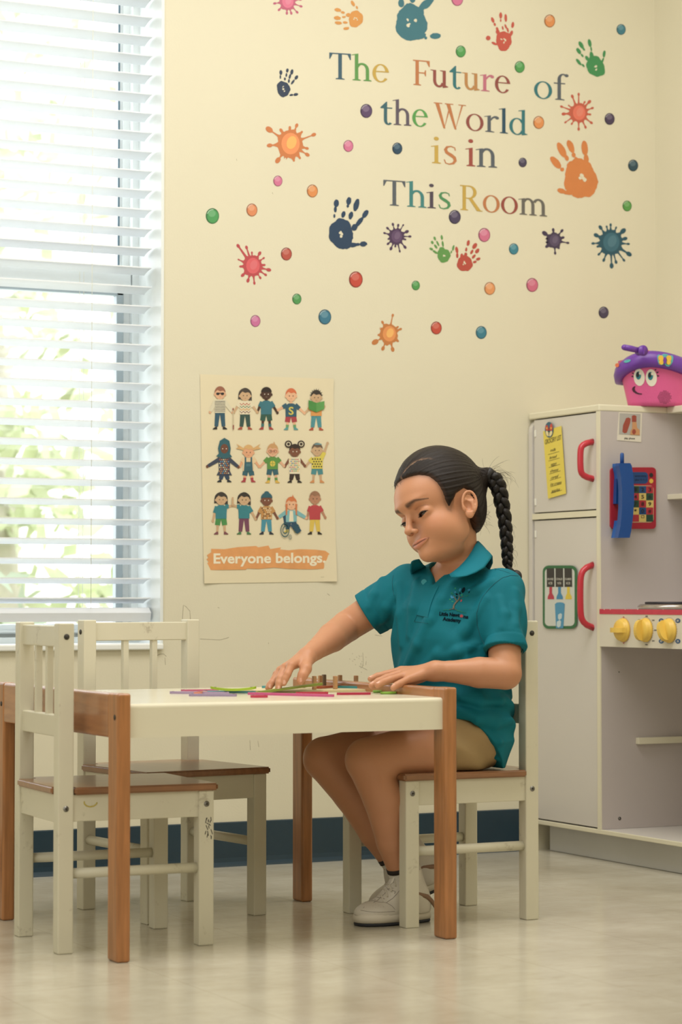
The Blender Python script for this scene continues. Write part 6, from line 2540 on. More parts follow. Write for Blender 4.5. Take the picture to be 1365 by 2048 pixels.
def hair_material(name, col, attr=True, sc=(26, 26, 3)):
    m = bpy.data.materials.new(name)
    m.use_nodes = True
    N, L = m.node_tree.nodes, m.node_tree.links
    b = N['Principled BSDF']
    b.inputs['Roughness'].default_value = .40
    b.inputs['Specular IOR Level'].default_value = .24
    if attr:
        a = N.new('ShaderNodeAttribute')
        a.attribute_name = 'strand'
        v = a.outputs['Vector']
        c = N.new('ShaderNodeAttribute')
        c.attribute_name = 'col'
        cc = c.outputs['Color']
    else:
        a = N.new('ShaderNodeUVMap')
        v = a.outputs[0]
        rgb = N.new('ShaderNodeRGB')
        rgb.outputs[0].default_value = lin(col)
        cc = rgb.outputs[0]
    mp = N.new('ShaderNodeMapping')
    mp.inputs['Scale'].default_value = sc
    L.new(v, mp.inputs['Vector'])
    nz = N.new('ShaderNodeTexNoise')
    nz.inputs['Scale'].default_value = 1.0
    nz.inputs['Detail'].default_value = 4
    L.new(mp.outputs[0], nz.inputs['Vector'])
    mr = N.new('ShaderNodeMapRange')
    mr.inputs['From Min'].default_value = .3
    mr.inputs['From Max'].default_value = .7
    mr.inputs['To Min'].default_value = .55
    mr.inputs['To Max'].default_value = 1.9
    L.new(nz.outputs[0], mr.inputs['Value'])
    sx = N.new('ShaderNodeVectorMath')
    sx.operation = 'SCALE'
    L.new(cc, sx.inputs[0])
    L.new(mr.outputs[0], sx.inputs['Scale'])
    L.new(sx.outputs[0], b.inputs['Base Color'])
    bp = N.new('ShaderNodeBump')
    bp.inputs['Strength'].default_value = .5
    bp.inputs['Distance'].default_value = .0012
    L.new(nz.outputs[0], bp.inputs['Height'])
    L.new(bp.outputs[0], b.inputs['Normal'])
    return m


hair = np_mesh('hair', pos, Q, hair_material('hair_strands', '#1c1410', sc=(44, 44, 3)), girl, hcol, extra=ext)

# ---- braid: three strands plaited along a hanging path
PB = [PX(972, 949, 4.150), PX(987, 958, 4.146), PX(998, 976, 4.142), PX(1004, 1005, 4.140), PX(1010, 1038, 4.138), PX(1013, 1070, 4.136), PX(1015, 1100, 4.134), PX(1016, 1125, 4.132), PX(1019, 1142, 4.130)]
PB = [Vector(p) for p in PB]


def spl(P, t):
    n = len(P) - 1
    x = t * n
    i = min(n - 1, int(x))
    u = x - i
    p0, p1, p2, p3 = P[max(0, i - 1)], P[i], P[i + 1], P[min(n, i + 2)]
    return .5 * ((2 * p1) + (p2 - p0) * u + (2 * p0 - 5 * p1 + 4 * p2 - p3) * u * u + (3 * p1 - p0 - 3 * p2 + p3) * u ** 3)


M_braid = mat('braid_hair', '#16100d', 0.45, spec=.35, var=.5, vscale=160, stretch=(1, 1, 1), bump=.5, bscale=260)
b = MB().use(M_braid)
view_r = Vector(cR)
view_f = Vector((cF.x, cF.y, 0)).normalized()
NB = 150
for j in range(3):
    pts, rad = [], []
    for i in range(NB):
        t = i / (NB - 1)
        c = spl(PB, t)
        T_d = (spl(PB, min(1, t + .01)) - spl(PB, max(0, t - .01))).normalized()
        side = (view_r - T_d * view_r.dot(T_d)).normalized()
        fw = T_d.cross(side)
        w = (.0165 * (1 - t) + .0085 * t) * min(1, .42 + t * 5)
        if t > .88:
            w *= max(.3, 1 - (t - .88) / .12 * .7)
        ph = 2 * math.pi * (t * 3.9 + j / 3)
        pts.append(c + side * w * math.sin(ph) * .58 + fw * w * .42 * math.sin(2 * ph))
        rad.append(w * .60)
    b.tube(pts, rad, 14)
    # fine hairs laid along the strand
    for q in range(10):
        a0 = 2 * math.pi * q / 10
        pp = []
        for i in range(0, NB, 3):
            t = i / (NB - 1)
            T_d = (pts[min(NB - 1, i + 1)] - pts[max(0, i - 1)]).normalized()
            n1 = T_d.orthogonal().normalized()
            n2 = T_d.cross(n1)
            aa = a0 + 2.2 * math.sin(t * 23 + j)
            n1 = (view_f - T_d * view_f.dot(T_d)).normalized()
            n2 = T_d.cross(n1)
            pp.append(pts[i] + (n1 * math.cos(aa) + n2 * math.sin(aa)) * rad[i] * 1.01)
        b.tube(pp, .00045, 4)
b.build('braid', None, hair, local=False)
b = MB().use(mat('elastic_black', '#1d1a1c', 0.6))
c = Vector(PX(976, 949, 4.150))
ax_ = (PB[1] - PB[0]).normalized()
b.lathe([(.0120, -.006), (.0150, -.003), (.0150, .003), (.0120, .006)], c, 'Z', 20, mtx=ax_.to_track_quat('Z', 'Y').to_matrix())
b.ball(PX(1033, 1153, 4.125), .0118, 3, (1, 1, 1.12))
b.tube([PX(1016, 1125, 4.132), PX(1019, 1138, 4.129), PX(1028, 1146, 4.122)], [.0062, .0058, .0052], 12)
b.build('hair_elastic', None, hair, local=False, label='black hair elastic with round bobble')
# flyaway hairs: single fine strands
b = MB().use(M_hair)
rr = random.Random(12)


def curl(p, d, ln, cv, seed, r=.00016, n=9):
    r2 = random.Random(seed)
    pts = [Vector(p)]
    d = Vector(d).normalized()
    ax = Vector((r2.uniform(-.4, .4), 1, r2.uniform(-.4, .4))).normalized()
    for i in range(n):
        d = Matrix.Rotation(cv * (.6 + .8 * r2.random()), 3, ax) @ d
        d = (d + Vector((r2.uniform(-.1, .1), r2.uniform(-.1, .1), r2.uniform(-.12, .05)))).normalized()
        pts.append(pts[-1] + d * ln / n)
    b.tube(pts, [r] * n + [r * .4], 4)


for i in range(44):
    a = rr.uniform(0, 1)
    p = PX(972 + a * 30, 944 + a * 14, 4.15 + rr.uniform(-.01, .01))
    curl(p, (rr.uniform(-.1, 1.0), rr.uniform(-.5, .5), rr.uniform(.2, 1.0)), rr.uniform(.02, .055), rr.uniform(.10, .30), i)
for i in range(30):
    p = PX(958 + rr.uniform(-8, 10), 1015 + rr.uniform(0, 32), 4.15)
    curl(p, (1, rr.uniform(-.5, .5), rr.uniform(-1, .1)), rr.uniform(.015, .035), rr.uniform(-.25, .25), 100 + i)
for i in range(26):
    p = spl(PB, rr.uniform(.5, .95))
    curl(p + Vector((rr.uniform(.004, .008), 0, 0)), (1, rr.uniform(-.5, .5), rr.uniform(-.4, .8)), rr.uniform(.012, .03), rr.uniform(.1, .5), 200 + i)
for i in range(14):
    p = skinpt(.09, rr.uniform(-.02, .012), .066, .002)
    curl(p, Vector(hf * .6 + hl * rr.uniform(-.6, .3) - hu * rr.uniform(.0, .8)), rr.uniform(.008, .016), rr.uniform(-.4, .4), 300 + i)
b.build('flyaway_hairs', None, hair, local=False, label='loose fine hairs')['kind'] = 'stuff'

# ================================================================== CLOTHES
TORSO = [  # z, cx, cy, lateral, forward, yaw
    (.29, 2.313, 4.128, .108, .072, 3), (.345, 2.323, 4.135, .122, .087, 5), (.40, 2.320, 4.142, .117, .088, 9), (.47, 2.311, 4.155, .116, .090, 14),
    (.54, 2.309, 4.163, .113, .086, 18), (.60, 2.312, 4.167, .110, .078, 21), (.645, 2.322, 4.170, .088, .062, 21), (.672, 2.332, 4.170, .058, .048, 21), (.69, 2.336, 4.170, .045, .042, 21)]
TA = np.array(TORSO)


def rff(seed, n, kmin, kmax):
    r_ = np.random.default_rng(seed)
    K = r_.normal(size=(n, 3))
    K /= np.linalg.norm(K, axis=1)[:, None]
    K *= r_.uniform(kmin, kmax, n)[:, None]
    P = r_.uniform(0, 6.28, n)
    return K, P


def shirt_fold(X, Y, Z):
    s = 0
    K, P = rff(5, 9, 45, 130)
    for k, p in zip(K, P):
        s = s + np.sin(f4(k[0]) * X + f4(k[1]) * Y + f4(k[2] * .6) * Z + f4(p))
    s = s * f4(.00075)
    # compression folds where the shirt bunches at the waist
    w = np.exp(-((Z - .405) / .045) ** 2)
    s = s + w * .0042 * np.sin(150 * Z + 26 * X + 22 * Y + 2.0 * np.sin(24 * Y + 9 * X))
    # drape folds falling from the chest
    w2 = np.exp(-((Z - .52) / .07) ** 2)
    s = s + w2 * .0034 * np.sin(120 * (X * .9 + Y * .5) + 24 * Z)
    return s


SF = Field(axis((2.15, 2.46, .0021)), axis((3.93, 4.36, .0023)), axis((.275, .72, .0023)))
r = SF.sl((2.15, 3.93, .275), (2.46, 4.36, .72))
X, Y, Z_ = SF.pts(r)
zz_ = SF.z[r[2]]
cx_, cy_, ca, cb, cyaw = [np.interp(zz_, TA[:, 0], TA[:, i])[None, None, :].astype(f4) for i in range(1, 6)]
th_ = np.radians(cyaw)
dx, dy = X - cx_, Y - cy_
fw = -(dx * np.cos(th_) + dy * np.sin(th_))
la = dx * np.sin(th_) - dy * np.cos(th_)
e_ = (np.abs(fw / cb) ** 2.3 + np.abs(la / ca) ** 2.3) ** (1 / 2.3)
SF.D[r] = ((e_ - 1) * np.minimum(ca, cb) * .92).astype(f4)
SF.D[r] = np.maximum(SF.D[r], Z_ - .685)
T0 = SF.D[r].copy()
# shoulders
SF.cone(SH_N + np.array([0, .010, .002]), SH_F + np.array([0, -.010, .002]), .0385, .0385, .035)
# sleeves
SLN1 = SH_N * .24 + EL_N * .76 + np.array([0, -.002, .002])
SLF1 = SH_F + (EL_F - SH_F) * .68
dN = (SLN1 - SH_N) / np.linalg.norm(SLN1 - SH_N)
dF = (SLF1 - SH_F) / np.linalg.norm(SLF1 - SH_F)
SF.cone(SH_N, SLN1 + dN * .02, .0420, .0412, .022)
SF.cone(SH_F, SLF1 + dF * .02, .0405, .0450, .022)
SF.op((2.15, 3.93, .275), (2.46, 4.36, .72), shirt_fold, 0, 'disp')
# seams at the armholes, cuffs
for S_, d_n, E_ in ((SH_N, dN, SLN1), (SH_F, dF, SLF1)):
    X, Y, Z_ = SF.pts(r)
    t = (X - f4(E_[0])) * f4(d_n[0]) + (Y - f4(E_[1])) * f4(d_n[1]) + (Z_ - f4(E_[2])) * f4(d_n[2])
    rx_, ry_, rz_ = X - f4(E_[0]) - t * f4(d_n[0]), Y - f4(E_[1]) - t * f4(d_n[1]), Z_ - f4(E_[2]) - t * f4(d_n[2])
    rad_ = np.sqrt(rx_ * rx_ + ry_ * ry_ + rz_ * rz_)
    nearm = (rad_ < .075) & (t > -.14)
    cuff = np.clip((t + .021) / .0015, 0, 1) * nearm * (t < .02)
    SF.D[r] -= (.0005 * cuff).astype(f4)
    SF.D[r] += (.0010 * np.exp(-((t + .0225) / .0012) ** 2) * nearm).astype(f4)
    # open sleeve end
    cut = np.where((rad_ < .060) & (t > -.03) & (t < .10) & (T0 > .001), t, -1).astype(f4)
    SF.D[r] = np.maximum(SF.D[r], cut)
    hollow = np.maximum(np.maximum(rad_ - f4(.0345), -(t + .016)), .003 - T0)
    SF.D[r] = np.maximum(SF.D[r], -np.where((t > -.05) & (t < .06), hollow, 1).astype(f4))
# hem: drops towards the back over the hip, rests on the seat
X, Y, Z_ = SF.pts(r)
hem = (np.clip(.390 - (X - 2.292) * 1.45, .2, .392) + .004 * np.sin(60 * X)) - Z_
hem = np.maximum(hem, .2925 - Z_)
SF.D[r] = np.maximum(SF.D[r], (hem * .5).astype(f4))
# neck opening and V of the placket
SF.cone((2.328, 4.163, .652), (2.318, 4.158, .76), .0450, .060, .004, 'sub')
vc = HW(0, 0, 0)
Vt = PX(861, 1168, 4.09)


def vcut(X, Y, Z):
    dx, dy = X - f4(2.318), Y - f4(4.166)
    la = dx * f4(Lt[0]) + dy * f4(Lt[1])
    fw = dx * f4(Ft[0]) + dy * f4(Ft[1])
    top = (Z - f4(Vt[2] - .002))
    return np.maximum(np.abs(la - .002) - np.clip(top, 0, .1) * .75, -(fw - .03))


SF.op((2.2, 4.05, float(Vt[2]) - .004), (2.33, 4.24, .70), vcut, .003, 'sub')
# modelled folds: ridges laid along the cloth
_p, _q = SF.mesh(0)
_bvh = BVHTree.FromPolygons([Vector(v) for v in _p], [tuple(int(i) for i in q) for q in _q])
FOLDS = [([(905, 1165), (885, 1200), (862, 1240), (838, 1290), (815, 1335)], .010, .0048), ([(835, 1165), (828, 1215), (822, 1270)], .009, .0035), ([(800, 1170), (802, 1230), (806, 1290)], .009, .0035),
         ([(975, 1200), (930, 1262), (880, 1310), (848, 1335)], .012, .0045), ([(950, 1290), (915, 1305), (880, 1318)], .009, .0040), ([(985, 1165), (960, 1180), (930, 1190)], .008, .0030),
         ([(925, 1395), (960, 1405), (1000, 1402), (1020, 1395)], .007, .0060), ([(922, 1420), (955, 1440), (990, 1450), (1022, 1440)], .007, .0062), ([(935, 1440), (965, 1470), (1000, 1485)], .006, .0055),
         ([(955, 1470), (975, 1500), (995, 1515)], .006, .0052), ([(1000, 1200), (1010, 1230), (1005, 1255)], .009, .0030), ([(1030, 1185), (1030, 1215), (1032, 1250)], .009, .0026),
         ([(765, 1160), (750, 1190), (738, 1215)], .008, .0030), ([(790, 1195), (775, 1215), (765, 1240)], .008, .0032)]
for P_, rad0, hgt in FOLDS:
    hp_ = []
    for x_, y_ in P_:
        d = ray(x_, y_).normalized()
        h_r = _bvh.ray_cast(cC, d, 8)
        if h_r[0] is not None:
            hp_.append(np.array(h_r[0] + d * (rad0 - hgt)))
    for i in range(len(hp_) - 1):
        SF.cone(hp_[i], hp_[i + 1], rad0 * (.75 if i == 0 else 1), rad0 * (.7 if i == len(hp_) - 2 else 1), .009)
pos, Q = SF.mesh(1)
M_shirt = mat('teal_pique', '#006a79', 0.75, var=.05, vscale=9, bump=.22, bscale=900, spec=.25)
shirt = np_mesh('polo_shirt', pos, Q, M_shirt, girl)
shirt_bvh = BVHTree.FromObject(shirt, bpy.context.evaluated_depsgraph_get())


def on_shirt(px, py, off=.0006, bvh=None):
    """point of the shirt surface seen at a pixel of the photograph"""
    d = ray(px, py).normalized()
    hit = (bvh or shirt_bvh).ray_cast(cC, d, 8)
    if hit[0] is None:
        return cC + d * 4.7
    return hit[0] + hit[1] * off if hit[1].dot(d) < 0 else hit[0] - hit[1] * off


# collar: folded ring around the neck, two leaves with points
def collar_pts(path_in, path_out, name, label=None):
    b = MB().use(mat('collar_teal', '#036f80', 0.75, bump=.2, bscale=500, spec=.25, var=.03))
    n = 16
    P_in = [spl(path_in, i / n) for i in range(n + 1)]
    P_out = [spl(path_out, i / n) for i in range(n + 1)]
    m = 7
    rows = []
    c0 = Vector((2.326, 4.162, 0))
    for i in range(n + 1):
        row = []
        for j in range(m + 1):
            t = j / m
            p = P_in[i].lerp(P_out[i], t)
            bow = math.sin(math.pi * min(1, t * 1.25)) if t < .8 else math.sin(math.pi) * 0
            nrm = Vector((p.x - c0.x, p.y - c0.y, .018)).normalized()
            p = p + nrm * .0045 * math.sin(math.pi * t)
            row.append(p)
        rows.append(row)
    th = .0024
    top = [[b.bm.verts.new(p) for p in row] for row in rows]
    low = []
    for i, row in enumerate(rows):
        lr_ = []
        for j, p in enumerate(row):
            nrm = Vector((p.x - c0.x, p.y - c0.y, .03)).normalized()
            lr_.append(b.bm.verts.new(p - nrm * th))
        low.append(lr_)
    for i in range(n):
        for j in range(m):
            b.face([top[i][j], top[i + 1][j], top[i + 1][j + 1], top[i][j + 1]], True)
            b.face([low[i][j], low[i][j + 1], low[i + 1][j + 1], low[i + 1][j]], True)
        b.face([top[i][0], low[i][0], low[i + 1][0], top[i + 1][0]])
        b.face([top[i][m], top[i + 1][m], low[i + 1][m], low[i][m]])
    for i in (0, n):
        for j in range(m):
            b.face([top[i][j], top[i][j + 1], low[i][j + 1], low[i][j]])
    return b.build(name, None, shirt, local=False, label=label)


V = Vector
cin = [V(PX(899, 1148, 4.098)), V(PX(918, 1134, 4.095)), V(PX(938, 1112, 4.105)), V(PX(953, 1088, 4.125)), V(PX(955, 1082, 4.165)), V((2.352, 4.215, .708)), V((2.318, 4.222, .698)), V((2.290, 4.212, .680)), V(PX(838, 1118, 4.170))]
cout = [V(PX(903, 1155, 4.078)), V(PX(935, 1152, 4.052)), V(PX(970, 1135, 4.060)), V(PX(986, 1112, 4.095)), V((2.402, 4.160, .672)), V((2.382, 4.225, .668)), V((2.330, 4.262, .668)), V((2.278, 4.252, .660)), V(PX(822, 1126, 4.150))]
collar_pts(cin, cout, 'collar', 'folded polo collar')
# placket strip and button
b = MB().use(M_shirt)
L1 = [(864 - 29 * t / 14 - 3 * math.sin(t * .22), 1170 + 60 * t / 14) for t in range(15)]
L2 = [(879 - 22 * t / 14 - 3 * math.sin(t * .22), 1172 + 63 * t / 14) for t in range(15)]


def ribbon(b, A, C_, off=.0012, th=.0009):
    ta = [on_shirt(*p, off) for p in A]
    tb = [on_shirt(*p, off) for p in C_]
    for i in range(len(A) - 1):
        b.poly([ta[i], ta[i + 1], tb[i + 1], tb[i]], True)


def seam(b, pts, w=.0005, off=.0004):
    b.tube([on_shirt(*p, off) for p in pts], w, 5)


ribbon(b, L1, L2)
b.build('placket', None, shirt, local=False, fixn=False)
b = MB().use(mat('seam_dark', '#034e5a', 0.8))
seam(b, [(863 - 34 * t / 12, 1172 + 71 * t / 12) for t in range(13)], .00035, .0002)
seam(b, [(829 + 28 * t / 8, 1243 + 4 * t / 8) for t in range(9)], .00035, .0002)
seam(b, [(833 + 24 * t / 8, 1230 + 5 * t / 8) for t in range(9)], .00035, .0002)


def dense(P, n=5):
    return [(P[i][0] + (P[i + 1][0] - P[i][0]) * k / n, P[i][1] + (P[i + 1][1] - P[i][1]) * k / n) for i in range(len(P) - 1) for k in range(n)] + [P[-1]]


seam(b, dense([(1037, 1152), (1022, 1151), (1005, 1156), (990, 1167), (979, 1178), (967, 1193), (960, 1206), (954, 1227), (955, 1250), (961, 1272), (970, 1290)]), .0006, .0001)
seam(b, dense([(990, 1137), (1004, 1141), (1021, 1147)]), .0005, .0001)
seam(b, dense([(787, 1150), (785, 1165), (786, 1178), (789, 1192)]), .0005, .0001)
b.build('seams', None, shirt, local=False)
b = MB().use(mat('button_teal', '#2f93a0', 0.3))
bc_ = on_shirt(850, 1165, .0015)
nn_ = (cC - bc_).normalized()
b.lathe([(.0056, -.001), (.0058, .0004), (.0050, .0016), (.0034, .0010)], bc_, 'Z', 20, mtx=nn_.to_track_quat('Z', 'Y').to_matrix())
b.build('button', None, shirt, local=False)

# embroidered emblem: tree over two lines of lettering
def LG(zx, zy, off=.0009):
    return on_shirt(860 + zx / 13.65, 1160 + zy / 13.65, off)


emb = MB()
Mb, Mg, Mk, Mbl, Mr = mat('thread_brown', '#6a6456', .7), mat('thread_green', '#1f8f62', .7), mat('thread_navy', '#081a26', .9, spec=.1), mat('thread_blue', '#2b84b0', .7), mat('thread_red', '#a03c48', .7)


def thread(m, pts, w0, w1=None):
    n = len(pts)
    emb.use(m)
    w1 = w0 if w1 is None else w1
    P = [LG(*p) for p in pts]
    emb.tube(P, [(w0 + (w1 - w0) * i / (n - 1)) / 13.65 / 1030 / 2 for i in range(n)], 6, flat=.5)


thread(Mb, [(655, 800), (655, 760), (665, 700), (700, 640), (750, 590), (780, 560)], 60, 42)
thread(Mb, [(740, 600), (720, 540), (690, 500), (650, 430)], 40, 14)
thread(Mb, [(775, 570), (805, 510), (810, 450), (785, 390)], 42, 12)
thread(Mb, [(800, 520), (860, 480), (930, 440)], 30, 10)
thread(Mb, [(780, 570), (840, 545), (890, 535)], 20, 8)
thread(Mb, [(540, 815), (600, 795), (655, 785), (700, 800), (745, 825)], 22, 16)
thread(Mg, [(370, 828), (470, 812), (560, 822)], 16, 12)
thread(Mg, [(740, 830), (850, 860), (1000, 905)], 26, 6)
thread(Mg, [(640, 400), (600, 335), (580, 350), (610, 400)], 14, 12)
thread(Mg, [(960, 440), (1010, 440), (1060, 405)], 16, 12)
for m, x, y, rx, ry, ro in ((Mbl, 600, 468, 30, 44, -30), (Mbl, 700, 335, 26, 16, -20), (Mbl, 828, 270, 28, 50, 25), (Mk, 922, 280, 44, 82, 22), (Mbl, 1075, 275, 40, 22, -20), (Mk, 1080, 335, 12, 34, 35),
                            (Mk, 740, 392, 28, 26, 0), (Mk, 742, 470, 20, 30, 0), (Mk, 832, 365, 18, 28, 15), (Mr, 862, 570, 20, 34, 30), (Mg, 560, 530, 30, 14, -10), (Mg, 625, 590, 34, 12, 10),
                            (Mg, 880, 410, 26, 20, 0), (Mg, 700, 230, 20, 20, 0), (Mbl, 650, 480, 18, 26, 20), (Mr, 870, 985, 44, 42, 0)):
    emb.use(m).poly([LG(*p, .0007) for p in ell(x, y, rx, ry, 16, rot=ro)])
emb.use(Mk)
put_text(emb, 'Little Newt', lambda x, y: LG(x, y, .0007), 260, 965, 818, 1008, 100, bold=.045, shear=.12)
put_text(emb, 'ns', lambda x, y: LG(x, y, .0007), 925, 1042, 1058, 1058, 100, bold=.045, shear=.05)
put_text(emb, 'Academy', lambda x, y: LG(x, y, .0007), 352, 1105, 860, 1160, 100, bold=.045, shear=.12)
emb.build('embroidered_emblem', None, shirt, local=False, fixn=False, label='embroidered tree above the words Little Newtons Academy')

# ---- shorts
SP = Field(axis((2.13, 2.44, .003)), axis((3.99, 4.30, .003)), axis((.28, .46, .003)))
SP.ell((2.330, 4.140, .350), (.070, .104, .064), None, 0)
for H_, K_ in ((HIP_N, KN_N), (HIP_F, KN_F)):
    e = H_ + (K_ - H_) * .45
    SP.cone(H_, e, .0615, .061, .02)
    d_n = (K_ - H_) / np.linalg.norm(K_ - H_)
    E_ = H_ + (K_ - H_) * .33
    r = SP.sl((2.13, 3.99, .28), (2.44, 4.30, .46))
    X, Y, Z_ = SP.pts(r)
    t = (X - f4(E_[0])) * f4(d_n[0]) + (Y - f4(E_[1])) * f4(d_n[1]) + (Z_ - f4(E_[2])) * f4(d_n[2])
    q = (X - f4(E_[0]) - t * f4(d_n[0])) ** 2 + (Y - f4(E_[1]) - t * f4(d_n[1])) ** 2 + (Z_ - f4(E_[2]) - t * f4(d_n[2])) ** 2
    SP.D[r] = np.maximum(SP.D[r], np.where(q < .0085, t, -1).astype(f4))
    SP.D[r] += (.0020 * np.sin(90 * Z_ + 70 * X + 20 * Y)).astype(f4)
r = SP.sl((2.13, 3.99, .28), (2.44, 4.30, .46))
X, Y, Z_ = SP.pts(r)
SP.D[r] = np.maximum(SP.D[r], (.2905 - Z_) + 0 * X + 0 * Y)
pos, Q = SP.mesh(1)
np_mesh('shorts', pos, Q, mat('khaki_twill', '#a48a60', 0.8, var=.05, vscale=12, bump=.2, bscale=700), girl)

# ---- shoes and socks
M_lea = mat('white_leather', '#cfc8ba', 0.45, var=.04, vscale=20, bump=.08, bscale=200)
M_sole = mat('white_rubber', '#d8d0c0', 0.5, var=.03)
M_out = mat('dark_outsole', '#22242c', 0.6)


def shoe(ank, yaw, pitch, label, ln=.156, dx=.0):
    """built in local axes: x forward from heel, z up; then posed with its toe on the floor"""
    g = Field(axis((-.012, ln + .012, .0021)), axis((-.044, .044, .0021)), axis((.0, .118, .0021)))
    g.cone((.030, 0, .028), (.046, 0, .098), .029, .0270, 0)
    g.ell((.050, 0, .040), (.050, .032, .040), None, .02)
    g.ell((.104, 0, .022), (.056, .035, .024), None, .018)
    g.cone((.046, 0, .080), (.098, 0, .036), .023, .015, .018)
    g.cone((.050, 0, .060), (.046, 0, .14), .0225, .0245, .002, 'sub')
    g.op((-.02, -.05, .09), (ln, .05, .12), lambda X, Y, Z: Z - .113 + .25 * (X - .045) + 0 * Y, 0, 'max')
    r_ = g.sl((-.02, -.05, 0), (ln + .02, .05, .12))
    X, Y, Z_ = g.pts(r_)
    g.D[r_] = np.maximum(g.D[r_], .018 - Z_ + 0 * X + 0 * Y)
    # toe cap stitching groove
    g.D[r_] += (.0010 * np.exp(-((X - .118 + 9 * Y * Y) / .0014) ** 2) * (Z_ > .02)).astype(f4)
    g.D[r_] += (.0010 * np.exp(-((Z_ - .052 - .45 * (X - .06)) / .0012) ** 2) * (np.abs(Y) > .018) * (X > .055) * (X < .10)).astype(f4)
    p_, q_ = g.mesh(1)
    M4 = Matrix.Translation(Vector(ank)) @ Matrix.Rotation(yaw, 4, 'Z') @ Matrix.Rotation(pitch, 4, 'Y') @ Matrix.Translation(Vector((-.045, 0, -.085)))
    lowest = min((M4 @ Vector((x, 0, 0))).z for x in (0, ln * .8, ln))
    M4 = Matrix.Translation((0, 0, .0008 - lowest)) @ M4
    root = empty('shoe', M4 @ Vector((.05, 0, 0)))
    root.parent = girl
    root.matrix_parent_inverse = girl.matrix_world.inverted()
    tag(root, label)
    bpy.context.view_layer.update()
    W = np.array(M4)
    wp_ = p_ @ W[:3, :3].T + W[:3, 3]
    np_mesh('upper', wp_, q_, M_lea, root)
    out = []
    for k in range(40):
        a = 2 * math.pi * k / 40
        c, s = math.cos(a), math.sin(a)
        x = ln / 2 + (ln / 2 + .004) * (abs(c) ** .80) * (1 if c > 0 else -1)
        wy = .031 + .007 * max(0, min(1, (x - .05) / .07))
        out.append((x, wy * (abs(s) ** .78) * (1 if s > 0 else -1)))
    for nm, z0_, z1_, m_, k_ in (('midsole', .006, .024, M_sole, 1.0), ('outsole', .0, .0065, M_out, .985)):
        b = MB().use(m_)
        lo_ = [b.bm.verts.new(M4 @ Vector((ln / 2 + (x - ln / 2) * k_ * .985, y * k_ * .97, z0_))) for x, y in out]
        md = [b.bm.verts.new(M4 @ Vector((ln / 2 + (x - ln / 2) * k_, y * k_, (z0_ + z1_) / 2))) for x, y in out]
        hi_ = [b.bm.verts.new(M4 @ Vector((ln / 2 + (x - ln / 2) * k_ * .97, y * k_ * .95, z1_))) for x, y in out]
        for A_, B_ in ((lo_, md), (md, hi_)):
            for k in range(40):
                b.face([A_[k], A_[(k + 1) % 40], B_[(k + 1) % 40], B_[k]], True)
        b.face(lo_[::-1])
        b.face(hi_)
        b.build(nm, None, root, local=False)
    T4 = lambda x, y, z: M4 @ Vector((x, y, z))
    b = MB().use(M_sole)           # laces
    for k in range(5):
        x = .074 + k * .0092
        z = .0800 - k * .0095
        b.tube([T4(x, -.019, z - .008), T4(x + .003, -.008, z + .003), T4(x + .005, .008, z + .003), T4(x + .008, .019, z - .008)], .0030, 6, flat=.35)
        b.tube([T4(x + .007, -.019, z - .014), T4(x + .003, 0, z + .0045), T4(x, .019, z - .008)], .0030, 6, flat=.35)
    b.build('laces', None, root, local=False)
    b = MB().use(mat('strap_white', '#d9d2c4', .45))   # ankle strap
    rows = []
    for k in range(13):
        a = R(-118 + 236 * k / 12)
        for_ = [(.046 + .0300 * math.cos(a), .0300 * math.sin(a), z - .006 * math.cos(a)) for z in (.078, .099)]
        rows.append(for_)
    for k in range(12):
        (a0, a1), (b0, b1) = rows[k], rows[k + 1]
        o2 = lambda p, e: (.045 + (p[0] - .045) * (1 + e), p[1] * (1 + e), p[2])
        b.prism([T4(*a0), T4(*b0), T4(*b1), T4(*a1)], T4(*o2(a0, .05)) - T4(*a0))
    b.build('ankle_strap', None, root, local=False)
    b = MB().use(mat('tan_stripe', '#8c6c54', .5))
    for s in (-1, 1):
        P0 = [(-.002, .026), (.006, .040), (.020, .050), (.040, .056), (.066, .055)]
        pts = []
        for x, z in P0:
            pts.append((x, z))
        b.tube([T4(x, s * (.0325 if x > .01 else .026), z) for x, z in pts], [.0025, .0045, .005, .004, .0015], 6, flat=.35, up=(0, 1, 0))
    b.build('side_stripe', None, root, local=False)
    return root, M4


shN, _ = shoe(AN_N + np.array([.010, 0, -.01]), R(183), R(0), 'white high-top sneaker flat on the floor')
up_bvh = BVHTree.FromObject([c for c in shN.children if c.name.startswith('upper')][0], bpy.context.evaluated_depsgraph_get())


def SHP(zx, zy, off=.0004):
    px, py = 690 + zx / 7.184, 1680 + zy / 7.184
    d = ray(px, py).normalized()
    h_r = up_bvh.ray_cast(cC, d, 8)
    if h_r[0] is None:
        h_r = up_bvh.find_nearest(at(px, py, 1, 4.09))
    return h_r[0] + (h_r[1] if h_r[1].dot(d) < 0 else -h_r[1]) * off


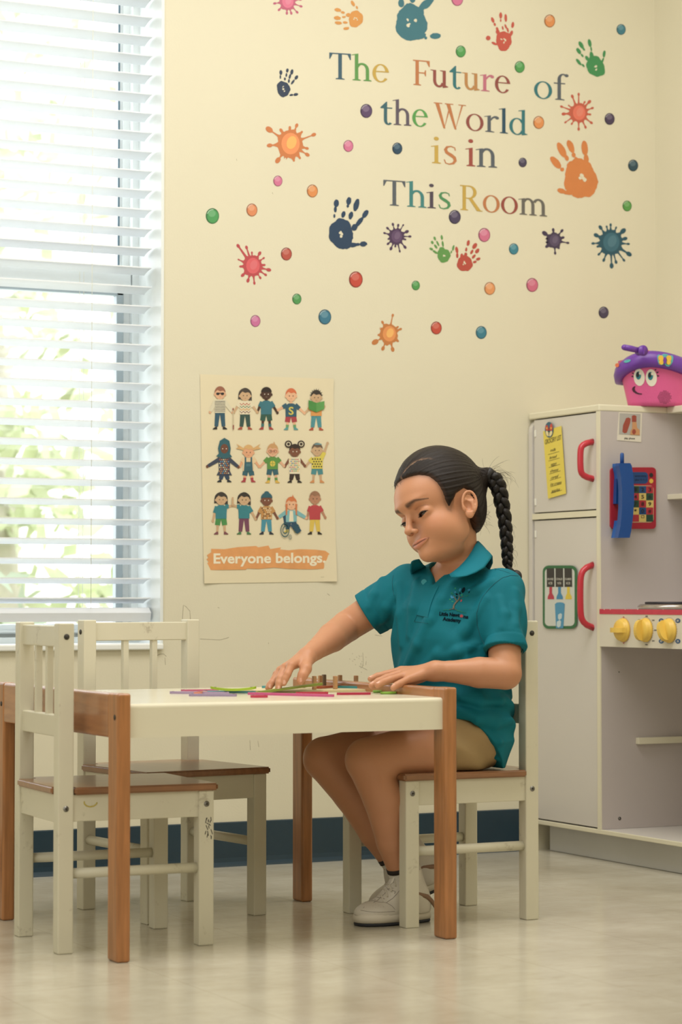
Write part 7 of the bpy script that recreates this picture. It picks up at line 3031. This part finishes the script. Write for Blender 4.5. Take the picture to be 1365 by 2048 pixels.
b = MB().use(mat('stitch_grey', '#857b70', .8))
for P_ in ([(240, 915), (330, 882), (400, 872), (480, 892), (600, 902), (680, 950), (725, 1000)], [(600, 900), (690, 838), (750, 775), (790, 720)], [(230, 1010), (350, 1030), (500, 1040), (720, 1025)],
           [(430, 700), (500, 690), (540, 655)], [(400, 780), (450, 745)], [(570, 640), (640, 730)], [(680, 690), (700, 700)], [(425, 815), (500, 830), (575, 845)], [(545, 600), (620, 660)], [(640, 700), (730, 745), (715, 770)]):
    b.tube([SHP(*p, .0001) for p in dense(P_, 4)], .00045, 4)
for x, y in ((405, 950), (440, 970), (490, 940), (555, 958), (440, 915), (520, 965)):
    b.ball(SHP(x, y, 0), .0005, 1)
b.build('stitching', None, shN, local=False)
b = MB().use(mat('strap_white', '#d9d2c4', .45))
n_ = 14
for i in range(n_):
    t0_, t1_ = i / n_, (i + 1) / n_
    A0, A1 = (598 + 230 * t0_, 408 + 62 * t0_), (598 + 230 * t1_, 408 + 62 * t1_)
    B0, B1 = (545 + 285 * t0_, 522 + 66 * t0_), (545 + 285 * t1_, 522 + 66 * t1_)
    q = [SHP(*p, .0022) for p in (A0, A1, B1, B0)]
    b.poly(q, True)
    b.poly([SHP(*B0, .0022), SHP(*B1, .0022), SHP(*B1, -.001), SHP(*B0, -.001)])
b.build('instep_strap', None, shN, local=False, fixn=False)
shoe(AN_F + np.array([.046, 0.020, -.004]), R(168), R(20), 'white high-top sneaker with raised heel')
M_sock = mat('sock_white', '#d2ccc0', .8, bump=.2, bscale=500)
M_sockd = mat('sock_band', '#2a211e', .8)
for K_, A_ in ((KN_N, AN_N), (KN_F, AN_F)):
    d_ = (K_ - A_) / np.linalg.norm(K_ - A_)
    b = MB().use(M_sock)
    b.tube([Vector(A_ + np.array([.010, 0, -.050])), Vector(A_ + np.array([.004, 0, -.022])), Vector(A_), Vector(A_ + d_ * .024)], [.0262, .0268, .0262, .0258], 20)
    b.use(M_sockd)
    b.tube([Vector(A_ + d_ * .014), Vector(A_ + d_ * .0232)], [.0270, .0268], 20)
    b.build('sock', None, girl, local=False)

# the olive strip held under the fingertips of the reaching hand
q0, q1 = at(513, 1386, 1, 4.178), at(645, 1368, 1, 4.190)
strip(q0.x, q0.y, q1.x, q1.y, .0135, .0042, '#82903c', 'olive green strip being lifted by the reaching hand', z=max(.0002, q0.z - TT - .002), tilt=(q1.z - q0.z), holes=True)
